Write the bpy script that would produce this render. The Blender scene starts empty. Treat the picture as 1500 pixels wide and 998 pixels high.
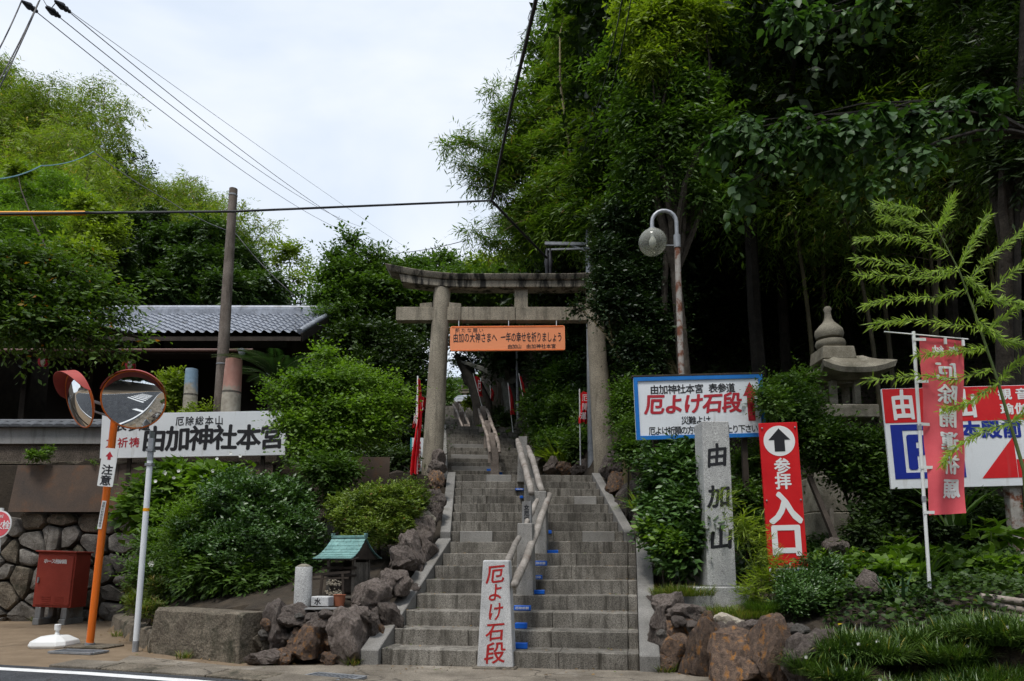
import bpy, bmesh, math, random
import numpy as np
from mathutils import Vector, Matrix

S = bpy.context.scene
C = S.collection
R = math.radians
random.seed(7)

# ------------------------------------------------------------------ camera
F, HC = 1050.0, 0.99                       # focal length in px of a 1500 px wide frame, eye height
TP = 0.1366
PITCH = math.atan(TP)
YC = 820 - F * TP
cam_d = bpy.data.cameras.new("camera")
cam_d.sensor_width = 36
cam_d.lens = F / 1500 * 36
cam_d.shift_y = (YC - 499) / 1500
cam_d.clip_start, cam_d.clip_end = 0.05, 900
cam = bpy.data.objects.new("camera", cam_d)
cam.location = (0, 0, HC)
cam.rotation_euler = (math.pi / 2 + PITCH, 0, 0)
C.objects.link(cam)
S.camera = cam
S.view_settings.view_transform = 'Standard'
S.view_settings.look = 'None'
S.view_settings.exposure = 0.60
S.view_settings.gamma = 1.0
S.cycles.use_adaptive_sampling = True
S.cycles.adaptive_threshold = 0.02
S.cycles.use_denoising = True
S.cycles.max_bounces = 6
S.cycles.diffuse_bounces = 3
S.cycles.glossy_bounces = 3
S.cycles.transmission_bounces = 4
S.cycles.transparent_max_bounces = 6
S.cycles.caustics_reflective = False
S.cycles.caustics_refractive = False

# ------------------------------------------------------------------ sky: bright thin overcast
SUN_EL, SUN_AZ = 66.0, 205.0               # high, behind and a little left of the camera
W = bpy.data.worlds.new("World")
S.world = W
W.use_nodes = True
nt = W.node_tree
nt.nodes.clear()
def nd(t, k, **kw):
    n = t.nodes.new(k)
    for a, v in kw.items():
        setattr(n, a, v)
    return n
wo = nd(nt, 'ShaderNodeOutputWorld')
sky = nd(nt, 'ShaderNodeTexSky', sky_type='NISHITA')
sky.sun_disc = False
sky.sun_elevation = R(SUN_EL)
sky.sun_rotation = R(SUN_AZ)
b1 = nd(nt, 'ShaderNodeBackground'); b1.inputs[1].default_value = 0.10
nt.links.new(sky.outputs[0], b1.inputs[0])
tc = nd(nt, 'ShaderNodeTexCoord')
mp = nd(nt, 'ShaderNodeMapping'); mp.inputs['Scale'].default_value = (1.0, 1.0, 2.2)
nt.links.new(tc.outputs['Generated'], mp.inputs[0])
nz = nd(nt, 'ShaderNodeTexNoise'); nz.inputs['Scale'].default_value = 2.3
nz.inputs['Detail'].default_value = 5; nz.inputs['Roughness'].default_value = .5
nz.inputs['Distortion'].default_value = .4
nt.links.new(mp.outputs[0], nz.inputs['Vector'])
cr = nd(nt, 'ShaderNodeValToRGB')
cr.color_ramp.elements[0].position = .38; cr.color_ramp.elements[0].color = (.64, .73, .85, 1)
cr.color_ramp.elements[1].position = .68; cr.color_ramp.elements[1].color = (.90, .93, .98, 1)
nt.links.new(nz.outputs['Fac'], cr.inputs[0])
b2 = nd(nt, 'ShaderNodeBackground'); b2.inputs[1].default_value = 0.80
nt.links.new(cr.outputs[0], b2.inputs[0])
mx = nd(nt, 'ShaderNodeMixShader'); mx.inputs[0].default_value = .88
nt.links.new(b1.outputs[0], mx.inputs[1]); nt.links.new(b2.outputs[0], mx.inputs[2])
nt.links.new(mx.outputs[0], wo.inputs[0])

sd = bpy.data.lights.new("sun", 'SUN')
sd.energy = 1.9
sd.angle = R(14)
sd.color = (1.0, .965, .91)
so = bpy.data.objects.new("sun", sd)
sdir = Vector((math.sin(R(SUN_AZ)) * math.cos(R(SUN_EL)), math.cos(R(SUN_AZ)) * math.cos(R(SUN_EL)), math.sin(R(SUN_EL))))
so.rotation_euler = sdir.to_track_quat('Z', 'Y').to_euler()
so.location = (-8, -12, 30)
C.objects.link(so)

# ------------------------------------------------------------------ helpers
def at(px, py, Y):
    """world point seen at photo pixel (px, py) at depth Y"""
    u, v = (px - 750) / F, (YC - py) / F
    cp, sp = math.cos(PITCH), math.sin(PITCH)
    d = Vector((u, cp - v * sp, sp + v * cp))
    s = Y / d.y
    return Vector((s * d.x, Y, HC + s * d.z))
def gnd(px, py):
    """ground point (z = 0) seen at a pixel"""
    a = at(px, py, 1.0)
    s = HC / (HC - a.z)
    return Vector((a.x * s, s, 0))
def tag(o, label=None, cat=None, group=None, kind=None):
    if label: o['label'] = label
    if cat: o['category'] = cat
    if group: o['group'] = group
    if kind: o['kind'] = kind
    return o
ORG = {}
def thing(name, label, cat, loc, group=None):
    o = bpy.data.objects.new(name, None)
    o.empty_display_size = .2
    C.objects.link(o)
    o.location = loc
    ORG[o.name] = Vector(loc)
    return tag(o, label, cat, group)
def link(name, me, parent=None, org=None):
    o = bpy.data.objects.new(name, me)
    C.objects.link(o)
    if parent is not None:
        o.parent = parent
        ORG[o.name] = ORG[parent.name]
    elif org is not None:
        o.location = org
        ORG[o.name] = Vector(org)
    else:
        ORG[o.name] = Vector((0, 0, 0))
    return o
I4 = Matrix.Identity(4)
class MB:
    """collects shapes given in world (or M-local) coordinates, links them as one mesh"""
    def __init__(s, M=None):
        s.v, s.f, s.M = [], [], (M or I4)
    def add(s, vs, fs):
        n = len(s.v)
        s.v += [s.M @ Vector(p) for p in vs]
        s.f += [tuple(i + n for i in f) for f in fs]
        return s
    def box(s, c, d, rz=0, R3=None, top=1.0, topy=None):
        hx, hy, hz = d[0] / 2, d[1] / 2, d[2] / 2
        ty = top if topy is None else topy
        P = [(-hx, -hy, -hz), (hx, -hy, -hz), (hx, hy, -hz), (-hx, hy, -hz),
             (-hx * top, -hy * ty, hz), (hx * top, -hy * ty, hz), (hx * top, hy * ty, hz), (-hx * top, hy * ty, hz)]
        m = R3 if R3 is not None else Matrix.Rotation(rz, 3, 'Z')
        c = Vector(c)
        return s.add([c + m @ Vector(p) for p in P],
                     [(3, 2, 1, 0), (4, 5, 6, 7), (0, 1, 5, 4), (1, 2, 6, 5), (2, 3, 7, 6), (3, 0, 4, 7)])
    def bar(s, a, b, w, h=None):
        a, b = Vector(a), Vector(b)
        d = b - a
        q = d.to_track_quat('Z', 'Y').to_matrix()
        return s.box((a + b) / 2, (w, h or w, d.length), R3=q)
    def tube(s, pts, rad, seg=8, caps=True):
        pts = [Vector(p) for p in pts]
        if not hasattr(rad, '__len__'): rad = [rad] * len(pts)
        vs, fs, up = [], [], None
        for i, p in enumerate(pts):
            t = (pts[min(i + 1, len(pts) - 1)] - pts[max(i - 1, 0)]).normalized()
            if up is None: up = t.orthogonal().normalized()
            up = (up - t * up.dot(t)); up = up.normalized() if up.length > 1e-6 else t.orthogonal().normalized()
            w = t.cross(up)
            for k in range(seg):
                a = 2 * math.pi * k / seg
                vs.append(p + (up * math.cos(a) + w * math.sin(a)) * rad[i])
        for i in range(len(pts) - 1):
            for k in range(seg):
                a, b = i * seg + k, i * seg + (k + 1) % seg
                fs.append((a, b, b + seg, a + seg))
        if caps:
            fs.append(tuple(range(seg))[::-1])
            n = (len(pts) - 1) * seg
            fs.append(tuple(range(n, n + seg)))
        return s.add(vs, fs)
    def lathe(s, prof, c, seg=20, sx=1.0, sy=1.0):
        vs, fs = [], []
        c = Vector(c)
        for r, z in prof:
            for k in range(seg):
                a = 2 * math.pi * k / seg
                vs.append(c + Vector((r * sx * math.cos(a), r * sy * math.sin(a), z)))
        for i in range(len(prof) - 1):
            for k in range(seg):
                a, b = i * seg + k, i * seg + (k + 1) % seg
                fs.append((a, b, b + seg, a + seg))
        fs.append(tuple(range(seg))[::-1])
        n = (len(prof) - 1) * seg
        fs.append(tuple(range(n, n + seg)))
        return s.add(vs, fs)
    def prism(s, poly, y0, y1):
        """poly of (x, z), extruded along y"""
        n = len(poly)
        return s.add([(x, y0, z) for x, z in poly] + [(x, y1, z) for x, z in poly],
                     [tuple(range(n)), tuple(range(n, 2 * n))[::-1]] + [(i, i + n, (i + 1) % n + n, (i + 1) % n) for i in range(n)])
    def flat(s, poly):
        n = len(s.v)
        s.v += [s.M @ Vector(p) for p in poly]
        s.f.append(tuple(range(n, n + len(poly))))
        return s
    def build(s, name, mat, parent=None, org=None, bevel=0, smooth=0, fix=True, seg=1):
        o = parent and ORG[parent.name] or (Vector(org) if org is not None else Vector((0, 0, 0)))
        me = bpy.data.meshes.new(name)
        me.from_pydata([tuple(p - o) for p in s.v], [], s.f)
        if fix or bevel:
            bm = bmesh.new(); bm.from_mesh(me)
            if fix: bmesh.ops.recalc_face_normals(bm, faces=bm.faces)
            if bevel: bmesh.ops.bevel(bm, geom=bm.edges, offset=bevel, segments=seg, affect='EDGES', profile=.5, clamp_overlap=True)
            bm.to_mesh(me); bm.free()
        if smooth:
            me.polygons.foreach_set('use_smooth', [True] * len(me.polygons))
            me.set_sharp_from_angle(angle=R(smooth))
        me.materials.append(mat)
        return link(name, me, parent, org)

# ------------------------------------------------------------------ materials
def lin(r, g, b):
    f = lambda c: (c / 255 / 12.92) if c <= 10 else ((c / 255 + .055) / 1.055) ** 2.4
    return (f(r), f(g), f(b))
MATS = {}
def base(name, rough=.8, metal=0., spec=.4):
    m = bpy.data.materials.new(name); m.use_nodes = True
    t = m.node_tree
    p = t.nodes['Principled BSDF']
    p.inputs['Roughness'].default_value = rough
    p.inputs['Metallic'].default_value = metal
    p.inputs['Specular IOR Level'].default_value = spec
    MATS[name] = m
    return m, t, p
def noise_n(t, vec, scale, detail=4, rough=.55, dist=0):
    n = nd(t, 'ShaderNodeTexNoise')
    n.inputs['Scale'].default_value = scale; n.inputs['Detail'].default_value = detail
    n.inputs['Roughness'].default_value = rough; n.inputs['Distortion'].default_value = dist
    t.links.new(vec, n.inputs['Vector'])
    return n.outputs['Fac']
def ramp(t, fac, stops):
    c = nd(t, 'ShaderNodeValToRGB')
    e = c.color_ramp.elements
    while len(e) < len(stops): e.new(.5)
    for i, (p, col) in enumerate(stops):
        e[i].position = p
        e[i].color = tuple(col) + (1,) if hasattr(col, '__len__') else (col, col, col, 1)
    t.links.new(fac, c.inputs[0])
    return c.outputs[0]
def mixc(t, fac, a, b, mode='MIX'):
    m = nd(t, 'ShaderNodeMix', data_type='RGBA', blend_type=mode)
    for s, v in ((0, fac), (6, a), (7, b)):
        if hasattr(v, 'is_linked') or hasattr(v, 'links'): t.links.new(v, m.inputs[s])
        elif s == 0: m.inputs[0].default_value = v
        else: m.inputs[s].default_value = tuple(v) + (1,)
    return m.outputs[2]
def bump(t, p, h, strength=.3, dist=.01):
    b = nd(t, 'ShaderNodeBump'); b.inputs['Strength'].default_value = strength; b.inputs['Distance'].default_value = dist
    t.links.new(h, b.inputs['Height']); t.links.new(b.outputs[0], p.inputs['Normal'])
def surf(name, c1, c2, scale=3, spk=0, spk_scale=160, rough=.85, bmp=.3, bdist=.01, bscale=None, rnd=.25,
         stain=None, stain_scale=1.2, stain_lo=.5, stain_hi=.7, vstreak=False, metal=0., spec=.35, wcoord=False):
    """two-tone noisy surface with optional mineral speckle, shaped stains and a shade that differs per piece"""
    m, t, p = base(name, rough, metal, spec)
    tcn = nd(t, 'ShaderNodeTexCoord')
    vec = tcn.outputs['Object']
    if wcoord:
        g = nd(t, 'ShaderNodeNewGeometry'); vec = g.outputs['Position']
    f = noise_n(t, vec, scale, 6, .6)
    col = ramp(t, f, [(.32, c1), (.68, c2)])
    if spk:
        s1 = noise_n(t, vec, spk_scale, 2, .7)
        sp = ramp(t, s1, [(.36, 1 - spk), (.5, 1.0), (.66, 1 + spk * .8)])
        col = mixc(t, 1.0, col, sp, 'MULTIPLY')
    if stain is not None:
        v2 = vec
        if vstreak:
            mpn = nd(t, 'ShaderNodeMapping'); mpn.inputs['Scale'].default_value = (6, 6, .8)
            t.links.new(vec, mpn.inputs[0]); v2 = mpn.outputs[0]
        sf = noise_n(t, v2, stain_scale, 5, .65, .3)
        sm = ramp(t, sf, [(stain_lo, 0.0), (stain_hi, 1.0)])
        col = mixc(t, sm, col, stain)
    if rnd:
        oi = nd(t, 'ShaderNodeObjectInfo')
        mr = nd(t, 'ShaderNodeMapRange'); mr.inputs[3].default_value = 1 - rnd; mr.inputs[4].default_value = 1 + rnd
        t.links.new(oi.outputs['Random'], mr.inputs[0])
        cmb = nd(t, 'ShaderNodeCombineColor')
        for i in range(3): t.links.new(mr.outputs[0], cmb.inputs[i])
        col = mixc(t, 1.0, col, cmb.outputs[0], 'MULTIPLY')
    t.links.new(col, p.inputs['Base Color'])
    if bmp:
        bump(t, p, noise_n(t, vec, bscale or scale * 12, 6, .65), bmp, bdist)
    return m
def plain(name, col, rough=.5, metal=0., spec=.4, var=.12, scale=6, bmp=0):
    return surf(name, [c * (1 - var) for c in col], [c * (1 + var) for c in col], scale, rough=rough, metal=metal, spec=spec, bmp=bmp, rnd=0)
def leafmat(name, dark, lite, accent=None, acc=.97, rough=.5, trans=.28, spec=.35, nscale=.9):
    m, t, p = base(name, rough, 0, spec)
    g = nd(t, 'ShaderNodeNewGeometry')
    f = noise_n(t, g.outputs['Position'], nscale, 3, .6)
    add = nd(t, 'ShaderNodeMath', operation='MULTIPLY_ADD')
    t.links.new(g.outputs['Random Per Island'], add.inputs[0]); add.inputs[1].default_value = .42
    t.links.new(f, add.inputs[2])
    mid = [(a + b) / 2 for a, b in zip(dark, lite)]
    col = ramp(t, add.outputs[0], [(.42, dark), (.68, mid), (.95, lite)])
    if accent:
        am = ramp(t, g.outputs['Random Per Island'], [(acc, 0.), (min(1, acc + .004), 1.)])
        col = mixc(t, am, col, accent)
    t.links.new(col, p.inputs['Base Color'])
    tr = nd(t, 'ShaderNodeBsdfTranslucent')
    tcol = mixc(t, 1.0, col, (1.35, 1.5, .55), 'MULTIPLY')
    t.links.new(tcol, tr.inputs[0])
    ms = nd(t, 'ShaderNodeMixShader'); ms.inputs[0].default_value = trans
    t.links.new(p.outputs[0], ms.inputs[1]); t.links.new(tr.outputs[0], ms.inputs[2])
    t.links.new(ms.outputs[0], t.nodes['Material Output'].inputs[0])
    return m

m_stair = surf('stair granite', (.115, .104, .088), (.235, .218, .190), 3.2, .6, 110, .88, .5, .005, 60, .22,
               stain=(.050, .045, .036), stain_scale=2.4, stain_lo=.48, stain_hi=.70, vstreak=True)
m_stair_pale = surf('pale replaced granite', (.21, .20, .185), (.31, .30, .28), 3, .25, 120, .85, .25, .003, 90, .1)
m_kerb = surf('kerb granite', (.15, .145, .135), (.245, .235, .22), 3, .38, 130, .8, .3, .003, 90, .10,
              stain=(.13, .12, .10), stain_scale=2.2, stain_lo=.55, stain_hi=.75)
m_granite = surf('pale speckled granite', (.42, .425, .43), (.58, .58, .575), 5, .42, 190, .75, .25, .002, 160, 0,
                 stain=(.30, .29, .26), stain_scale=3, stain_lo=.6, stain_hi=.85)
m_granite2 = surf('grey speckled granite', (.34, .34, .335), (.46, .46, .45), 5, .6, 150, .75, .25, .002, 160, .06)
m_post = surf('post granite', (.20, .19, .175), (.32, .31, .29), 4, .4, 150, .8, .3, .003, 120, .1)
m_torii = surf('weathered torii granite', (.215, .185, .14), (.33, .29, .225), 3, .38, 70, .9, .5, .006, 50, .08,
               stain=(.095, .085, .065), stain_scale=1.3, stain_lo=.50, stain_hi=.74, vstreak=True)
m_torii_top = surf('blackened torii beam granite', (.19, .165, .13), (.30, .265, .21), 3, .38, 70, .9, .5, .006, 50, .05,
                   stain=(.022, .020, .017), stain_scale=1.1, stain_lo=.47, stain_hi=.60, vstreak=True)
m_lantern = surf('lichened lantern stone', (.13, .115, .085), (.26, .24, .19), 5, .3, 90, .9, .5, .008, 40, .1,
                 stain=(.07, .065, .045), stain_scale=3, stain_lo=.5, stain_hi=.7)
m_rock = surf('rough brown boulder', (.060, .047, .040), (.20, .165, .145), 8, .45, 90, .92, 1.0, .022, 26, .25,
              stain=(.26, .24, .20), stain_scale=5, stain_lo=.6, stain_hi=.72)
m_rock_rust = surf('rust stained boulder', (.060, .043, .036), (.20, .135, .095), 7, .45, 90, .92, 1.0, .022, 24, .3,
                   stain=(.30, .135, .035), stain_scale=3.6, stain_lo=.55, stain_hi=.66)
m_rock_pale = surf('pale boulder', (.30, .26, .20), (.48, .43, .35), 4, .3, 60, .9, .7, .02, 14, .2)
m_wallstone = surf('retaining wall stone', (.085, .078, .070), (.20, .185, .165), 7, .45, 90, .92, 1.0, .02, 26, .32,
                   stain=(.05, .042, .032), stain_scale=3, stain_lo=.5, stain_hi=.7)
m_mortar = surf('dark mortar and earth', (.045, .037, .028), (.10, .082, .062), 4, .3, 60, .95, .8, .02, 30, 0)
m_conc = surf('old mossy concrete', (.085, .070, .052), (.20, .17, .13), 3.5, .45, 60, .95, 1.0, .03, 16, .1,
              stain=(.040, .038, .024), stain_scale=3.2, stain_lo=.50, stain_hi=.66)
m_plaster = surf('grey plaster', (.20, .20, .20), (.29, .29, .285), 1.5, .1, 60, .9, .2, .005, 40, 0,
                 stain=(.13, .125, .12), stain_scale=1.6, stain_lo=.5, stain_hi=.75, vstreak=True)
m_pebble = surf('pebbledash', (.06, .048, .038), (.13, .105, .085), 3, .7, 70, .95, .8, .01, 70, 0,
                stain=(.30, .29, .27), stain_scale=1.6, stain_lo=.70, stain_hi=.74)
m_plywood = surf('weathered plywood', (.065, .053, .047), (.13, .085, .058), 1.6, .15, 60, .8, .25, .004, 30, .06,
                 stain=(.21, .085, .03), stain_scale=1.8, stain_lo=.53, stain_hi=.75)
m_asphalt = surf('asphalt', (.034, .037, .043), (.068, .071, .078), 1.6, .7, 90, .9, .9, .008, 90, 0,
                 stain=(.11, .105, .095), stain_scale=1.4, stain_lo=.60, stain_hi=.78)
m_pave = surf('stained concrete paving', (.095, .080, .062), (.225, .195, .155), 2.0, .35, 90, .93, .5, .005, 40, .10,
              stain=(.30, .275, .24), stain_scale=1.8, stain_lo=.60, stain_hi=.75)
m_paint = surf('worn road paint', (.62, .62, .62), (.80, .80, .80), 6, .12, 90, .8, .2, .003, 90, 0,
               stain=(.22, .22, .22), stain_scale=14, stain_lo=.66, stain_hi=.76)
m_white = surf('white painted board', (.68, .71, .745), (.77, .80, .83), 2, .03, 60, .5, .05, .002, 30, 0,
               stain=(.50, .50, .48), stain_scale=1.6, stain_lo=.58, stain_hi=.84, vstreak=True)
m_white2 = plain('white plastic', (.72, .73, .72), .45, var=.05)
m_galv = surf('galvanised steel', (.26, .275, .295), (.38, .395, .42), 8, .1, 60, .45, .1, .002, 60, 0, metal=.35)
m_galvd = surf('dull grey steel', (.20, .215, .23), (.32, .33, .35), 8, .1, 60, .5, .1, .002, 60, 0, metal=.3)
m_orange = plain('orange pole paint', (.72, .155, .015), .4, var=.1)
m_bannero = plain('orange banner board', (.88, .30, .13), .45, var=.05, scale=1.5)
m_red = surf('red sign paint', (.56, .006, .012), (.66, .020, .022), 2.5, .03, 60, .4, .05, .002, 30, 0,
             stain=(.50, .05, .05), stain_scale=1.4, stain_lo=.6, stain_hi=.85, vstreak=True)
m_redbox = surf('faded red enamel', (.27, .036, .022), (.36, .055, .034), 3, .08, 60, .55, .1, .002, 30, 0,
                stain=(.15, .03, .02), stain_scale=4, stain_lo=.6, stain_hi=.8)
m_redtxt = plain('red lettering', (.42, .016, .03), .6, var=.15, scale=20)
m_redcut = plain('red cut lettering', (.38, .015, .015), .7, var=.3, scale=30)
m_black = plain('black lettering', (.012, .012, .016), .6, var=.2)
m_blue = plain('blue sign paint', (.01, .16, .50), .45, var=.08)
m_navy = plain('navy sign paint', (.006, .022, .27), .4, var=.08)
m_bluebox = plain('blue plastic', (.008, .12, .58), .4, var=.1)
m_wtxt = plain('white lettering', (.78, .78, .78), .5, var=.04)
m_cable = plain('black cable sheath', (.012, .012, .016), .5)
m_yellow = plain('yellow cable guard', (.85, .36, .01), .5, var=.08)
m_wood = surf('grey weathered wood', (.095, .075, .060), (.21, .175, .15), 3, .2, 50, .9, .6, .008, 30, .12,
              stain=(.05, .038, .03), stain_scale=2, stain_lo=.52, stain_hi=.7, vstreak=True)
m_log = surf('bleached debarked log', (.15, .133, .115), (.33, .30, .27), 5, .2, 50, .85, .5, .006, 24, .12,
             stain=(.13, .09, .07), stain_scale=4, stain_lo=.55, stain_hi=.72)
m_dwood = surf('dark old timber', (.022, .016, .012), (.055, .042, .032), 4, .2, 50, .85, .4, .006, 30, .2)
m_gwood = surf('silvered shrine timber', (.085, .075, .062), (.17, .15, .125), 5, .2, 50, .85, .4, .006, 40, .2)
m_rail = surf('bleached driftwood rail', (.16, .13, .11), (.33, .28, .245), 4, .2, 50, .85, .6, .008, 24, .15)
m_bark = surf('tree bark', (.030, .024, .018), (.085, .070, .055), 5, .2, 40, .95, .9, .02, 18, .2, wcoord=True)
m_barkp = surf('pale smooth bark', (.085, .085, .072), (.17, .17, .15), 4, .2, 40, .9, .5, .015, 14, .1, wcoord=True)
m_culm = surf('bamboo culm', (.13, .10, .045), (.26, .22, .11), 3, .1, 40, .6, .2, .005, 20, .25, wcoord=True)
m_culmg = surf('green bamboo culm', (.05, .085, .02), (.12, .16, .045), 3, .1, 40, .6, .2, .005, 20, .2, wcoord=True)
m_tile = surf('grey glazed roof tile', (.20, .215, .25), (.36, .385, .44), 3.5, .2, 20, .38, .2, .005, 20, .08, spec=.6,
              stain=(.10, .10, .105), stain_scale=3, stain_lo=.55, stain_hi=.72)
m_tiled = surf('dark coping tile', (.040, .042, .048), (.085, .09, .10), 4, .2, 40, .5, .3, .005, 20, .25, spec=.5)
m_copper = surf('verdigris copper', (.10, .21, .20), (.20, .36, .34), 6, .15, 60, .6, .2, .003, 30, .1,
                stain=(.09, .11, .09), stain_scale=7, stain_lo=.55, stain_hi=.72, metal=.2)
m_rust = surf('rusty peeling white paint', (.26, .24, .215), (.40, .38, .35), 6, .1, 60, .6, .4, .004, 40, 0,
              stain=(.15, .050, .022), stain_scale=9, stain_lo=.47, stain_hi=.60)
m_flag = surf('faded red flag cloth', (.62, .075, .095), (.74, .125, .15), 2, .05, 200, .8, .15, .003, 60, .1)
m_flagb = surf('bright red flag cloth', (.60, .012, .02), (.72, .02, .03), 2, .05, 200, .7, .15, .003, 60, .15)
m_tan = plain('tan weathered render', (.42, .34, .27), .8)
m_soil = surf('leaf litter soil', (.020, .015, .010), (.075, .055, .036), 3, .5, 40, .95, .9, .02, 30, 0,
              stain=(.12, .085, .05), stain_scale=9, stain_lo=.62, stain_hi=.72, wcoord=True)
# cracks in the paving and the road
for m_, sc_, w_ in ((m_pave, .75, .010), (m_asphalt, .45, .006)):
    t_ = m_.node_tree; p_ = t_.nodes['Principled BSDF']; l_ = p_.inputs['Base Color'].links[0].from_socket
    tc_ = nd(t_, 'ShaderNodeTexCoord'); nn_ = nd(t_, 'ShaderNodeTexNoise'); nn_.inputs['Scale'].default_value = 3; nn_.inputs['Detail'].default_value = 6
    t_.links.new(tc_.outputs['Object'], nn_.inputs['Vector'])
    va_ = nd(t_, 'ShaderNodeVectorMath', operation='MULTIPLY_ADD'); t_.links.new(nn_.outputs['Color'], va_.inputs[0]); va_.inputs[1].default_value = (.5, .5, .5); t_.links.new(tc_.outputs['Object'], va_.inputs[2])
    vo_ = nd(t_, 'ShaderNodeTexVoronoi', feature='DISTANCE_TO_EDGE'); vo_.inputs['Scale'].default_value = sc_; t_.links.new(va_.outputs[0], vo_.inputs['Vector'])
    t_.links.new(mixc(t_, ramp(t_, vo_.outputs['Distance'], [(0, .85), (w_, .0)]), l_, (.025, .02, .016)), p_.inputs['Base Color'])
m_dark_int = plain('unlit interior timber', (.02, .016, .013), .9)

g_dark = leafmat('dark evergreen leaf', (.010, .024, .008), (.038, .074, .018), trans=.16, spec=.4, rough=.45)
g_gloom = leafmat('forest leaf with shade in colour', (.006, .014, .005), (.022, .042, .010), trans=.15, spec=.25)  # leaf colour taken down to hold the shade deep in the forest
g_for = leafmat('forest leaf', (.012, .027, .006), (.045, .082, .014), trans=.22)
g_mid = leafmat('mid green leaf', (.030, .070, .011), (.10, .18, .026), trans=.32)
g_midd = leafmat('mid dark green leaf', (.020, .048, .010), (.068, .125, .022), trans=.26, spec=.4)
g_fresh = leafmat('fresh green leaf', (.055, .115, .012), (.18, .30, .035), trans=.38)
g_lime = leafmat('yellow green leaf', (.085, .13, .012), (.24, .32, .03), trans=.38)
g_bush = leafmat('clipped bush leaf', (.022, .060, .012), (.085, .17, .034), trans=.2, spec=.5, rough=.4, nscale=2.5)
g_azal = leafmat('azalea leaf', (.055, .10, .012), (.19, .26, .032), (.25, .12, .03), .985, trans=.25, nscale=3)
g_cherry = leafmat('cherry leaf with autumn spots', (.032, .070, .010), (.11, .19, .026), (.60, .22, .02), .988, trans=.32)
g_bamb = leafmat('bamboo leaf', (.045, .095, .012), (.15, .235, .030), (.26, .19, .05), .975, trans=.40)
g_bambf = leafmat('hillside bamboo leaf', (.065, .11, .014), (.23, .30, .045), (.30, .24, .08), .95, trans=.40, nscale=.35)
g_bambr = leafmat('bright bamboo leaf', (.13, .22, .018), (.32, .46, .05), trans=.45)
g_mulb = leafmat('broad mulberry leaf', (.022, .055, .012), (.062, .130, .030), trans=.30, nscale=2)
g_cyc = leafmat('cycad leaflet', (.015, .05, .016), (.05, .11, .035), trans=.12, spec=.5, rough=.35)
g_grass = leafmat('grass blade', (.05, .08, .012), (.17, .22, .04), (.30, .22, .08), .90, trans=.3, nscale=3)
g_turf = leafmat('lily turf blade', (.025, .060, .012), (.11, .185, .034), (.35, .30, .07), .975, trans=.22, spec=.5, rough=.4, nscale=4)
g_ivy = leafmat('ivy leaf', (.014, .036, .008), (.060, .115, .018), (.45, .33, .02), .992, trans=.22, nscale=2)
m_wfl = plain('white petal', (.78, .78, .74), .6, var=.05)

# ------------------------------------------------------------------ lettering (flat print)
GL = {}
def glyph(ch, off):
    k = (ch, off)
    if k not in GL:
        cu = bpy.data.curves.new('glyph', 'FONT')
        cu.body = ch; cu.size = 1; cu.resolution_u = 3; cu.offset = off; cu.fill_mode = 'FRONT'
        o = bpy.data.objects.new('glyph', cu)
        me = bpy.data.meshes.new_from_object(o)
        n = len(me.vertices)
        co = np.zeros(n * 3); me.vertices.foreach_get('co', co); co = co.reshape(-1, 3)
        fs = [tuple(p.vertices) for p in me.polygons]
        bpy.data.objects.remove(o); bpy.data.curves.remove(cu); bpy.data.meshes.remove(me)
        GL[k] = (co, fs)
    return GL[k]
_r, _ = glyph('\u56fd', 0.0)
GC = (_r.max(0) + _r.min(0)) / 2
GS = (_r.max(0) - _r.min(0))[1] / .92
def text(M, items, mat, parent, bold=.0, name='lettering', skew=0., wob=0., mirror=False):
    """items: (char, x, z, w, h) in the sign's own plane, M puts the plane in the world (x right, z up, -y to viewer)"""
    vs, fs = [], []
    # heavier strokes: the outline laid down again a hair apart, each layer 0.2 mm proud of the last
    lay = [(0, 0)] if bold <= .004 else [(0, 0), (bold, 0), (-bold, 0), (0, bold * .8), (0, -bold * .8)]
    if bold > .03: lay += [(bold * .7, bold * .6), (-bold * .7, bold * .6), (bold * .7, -bold * .6), (-bold * .7, -bold * .6)]
    for ch, x, z, w, h in items:
        if ch in ' \u3000': continue
        co, f = glyph(ch, .004)
        for li, (dx, dz) in enumerate(lay):
            n = len(vs)
            for p in co:
                a, b = (p[0] - GC[0]) / GS + dx, (p[1] - GC[1]) / GS + dz
                if wob:
                    a += wob * math.sin(5.1 * b + x * 9); b += wob * math.sin(4.3 * a + x * 5) + wob * a
                a += skew * b
                if mirror: a = -a
                vs.append(M @ Vector((x + a * w, -.0002 * li, z + b * h)))
            fs += [tuple(i + n for i in q) for q in f]
    mb = MB(); mb.v, mb.f = vs, fs
    return mb.build(name, mat, parent, fix=False)
def row(s, x0, x1, z, h, w=None):
    n = len(s); st = (x1 - x0) / n
    return [(c, x0 + st * (i + .5), z, w or st * .96, h) for i, c in enumerate(s)]
def colm(s, x, z0, z1, w, h=None):
    n = len(s); st = (z0 - z1) / n
    return [(c, x, z0 - st * (i + .5), w, h or st * .92) for i, c in enumerate(s)]
def plane_M(o, rz=0, rx=0, ry=0):
    return Matrix.Translation(o) @ Matrix.Rotation(rz, 4, 'Z') @ Matrix.Rotation(rx, 4, 'X') @ Matrix.Rotation(ry, 4, 'Y')

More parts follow.
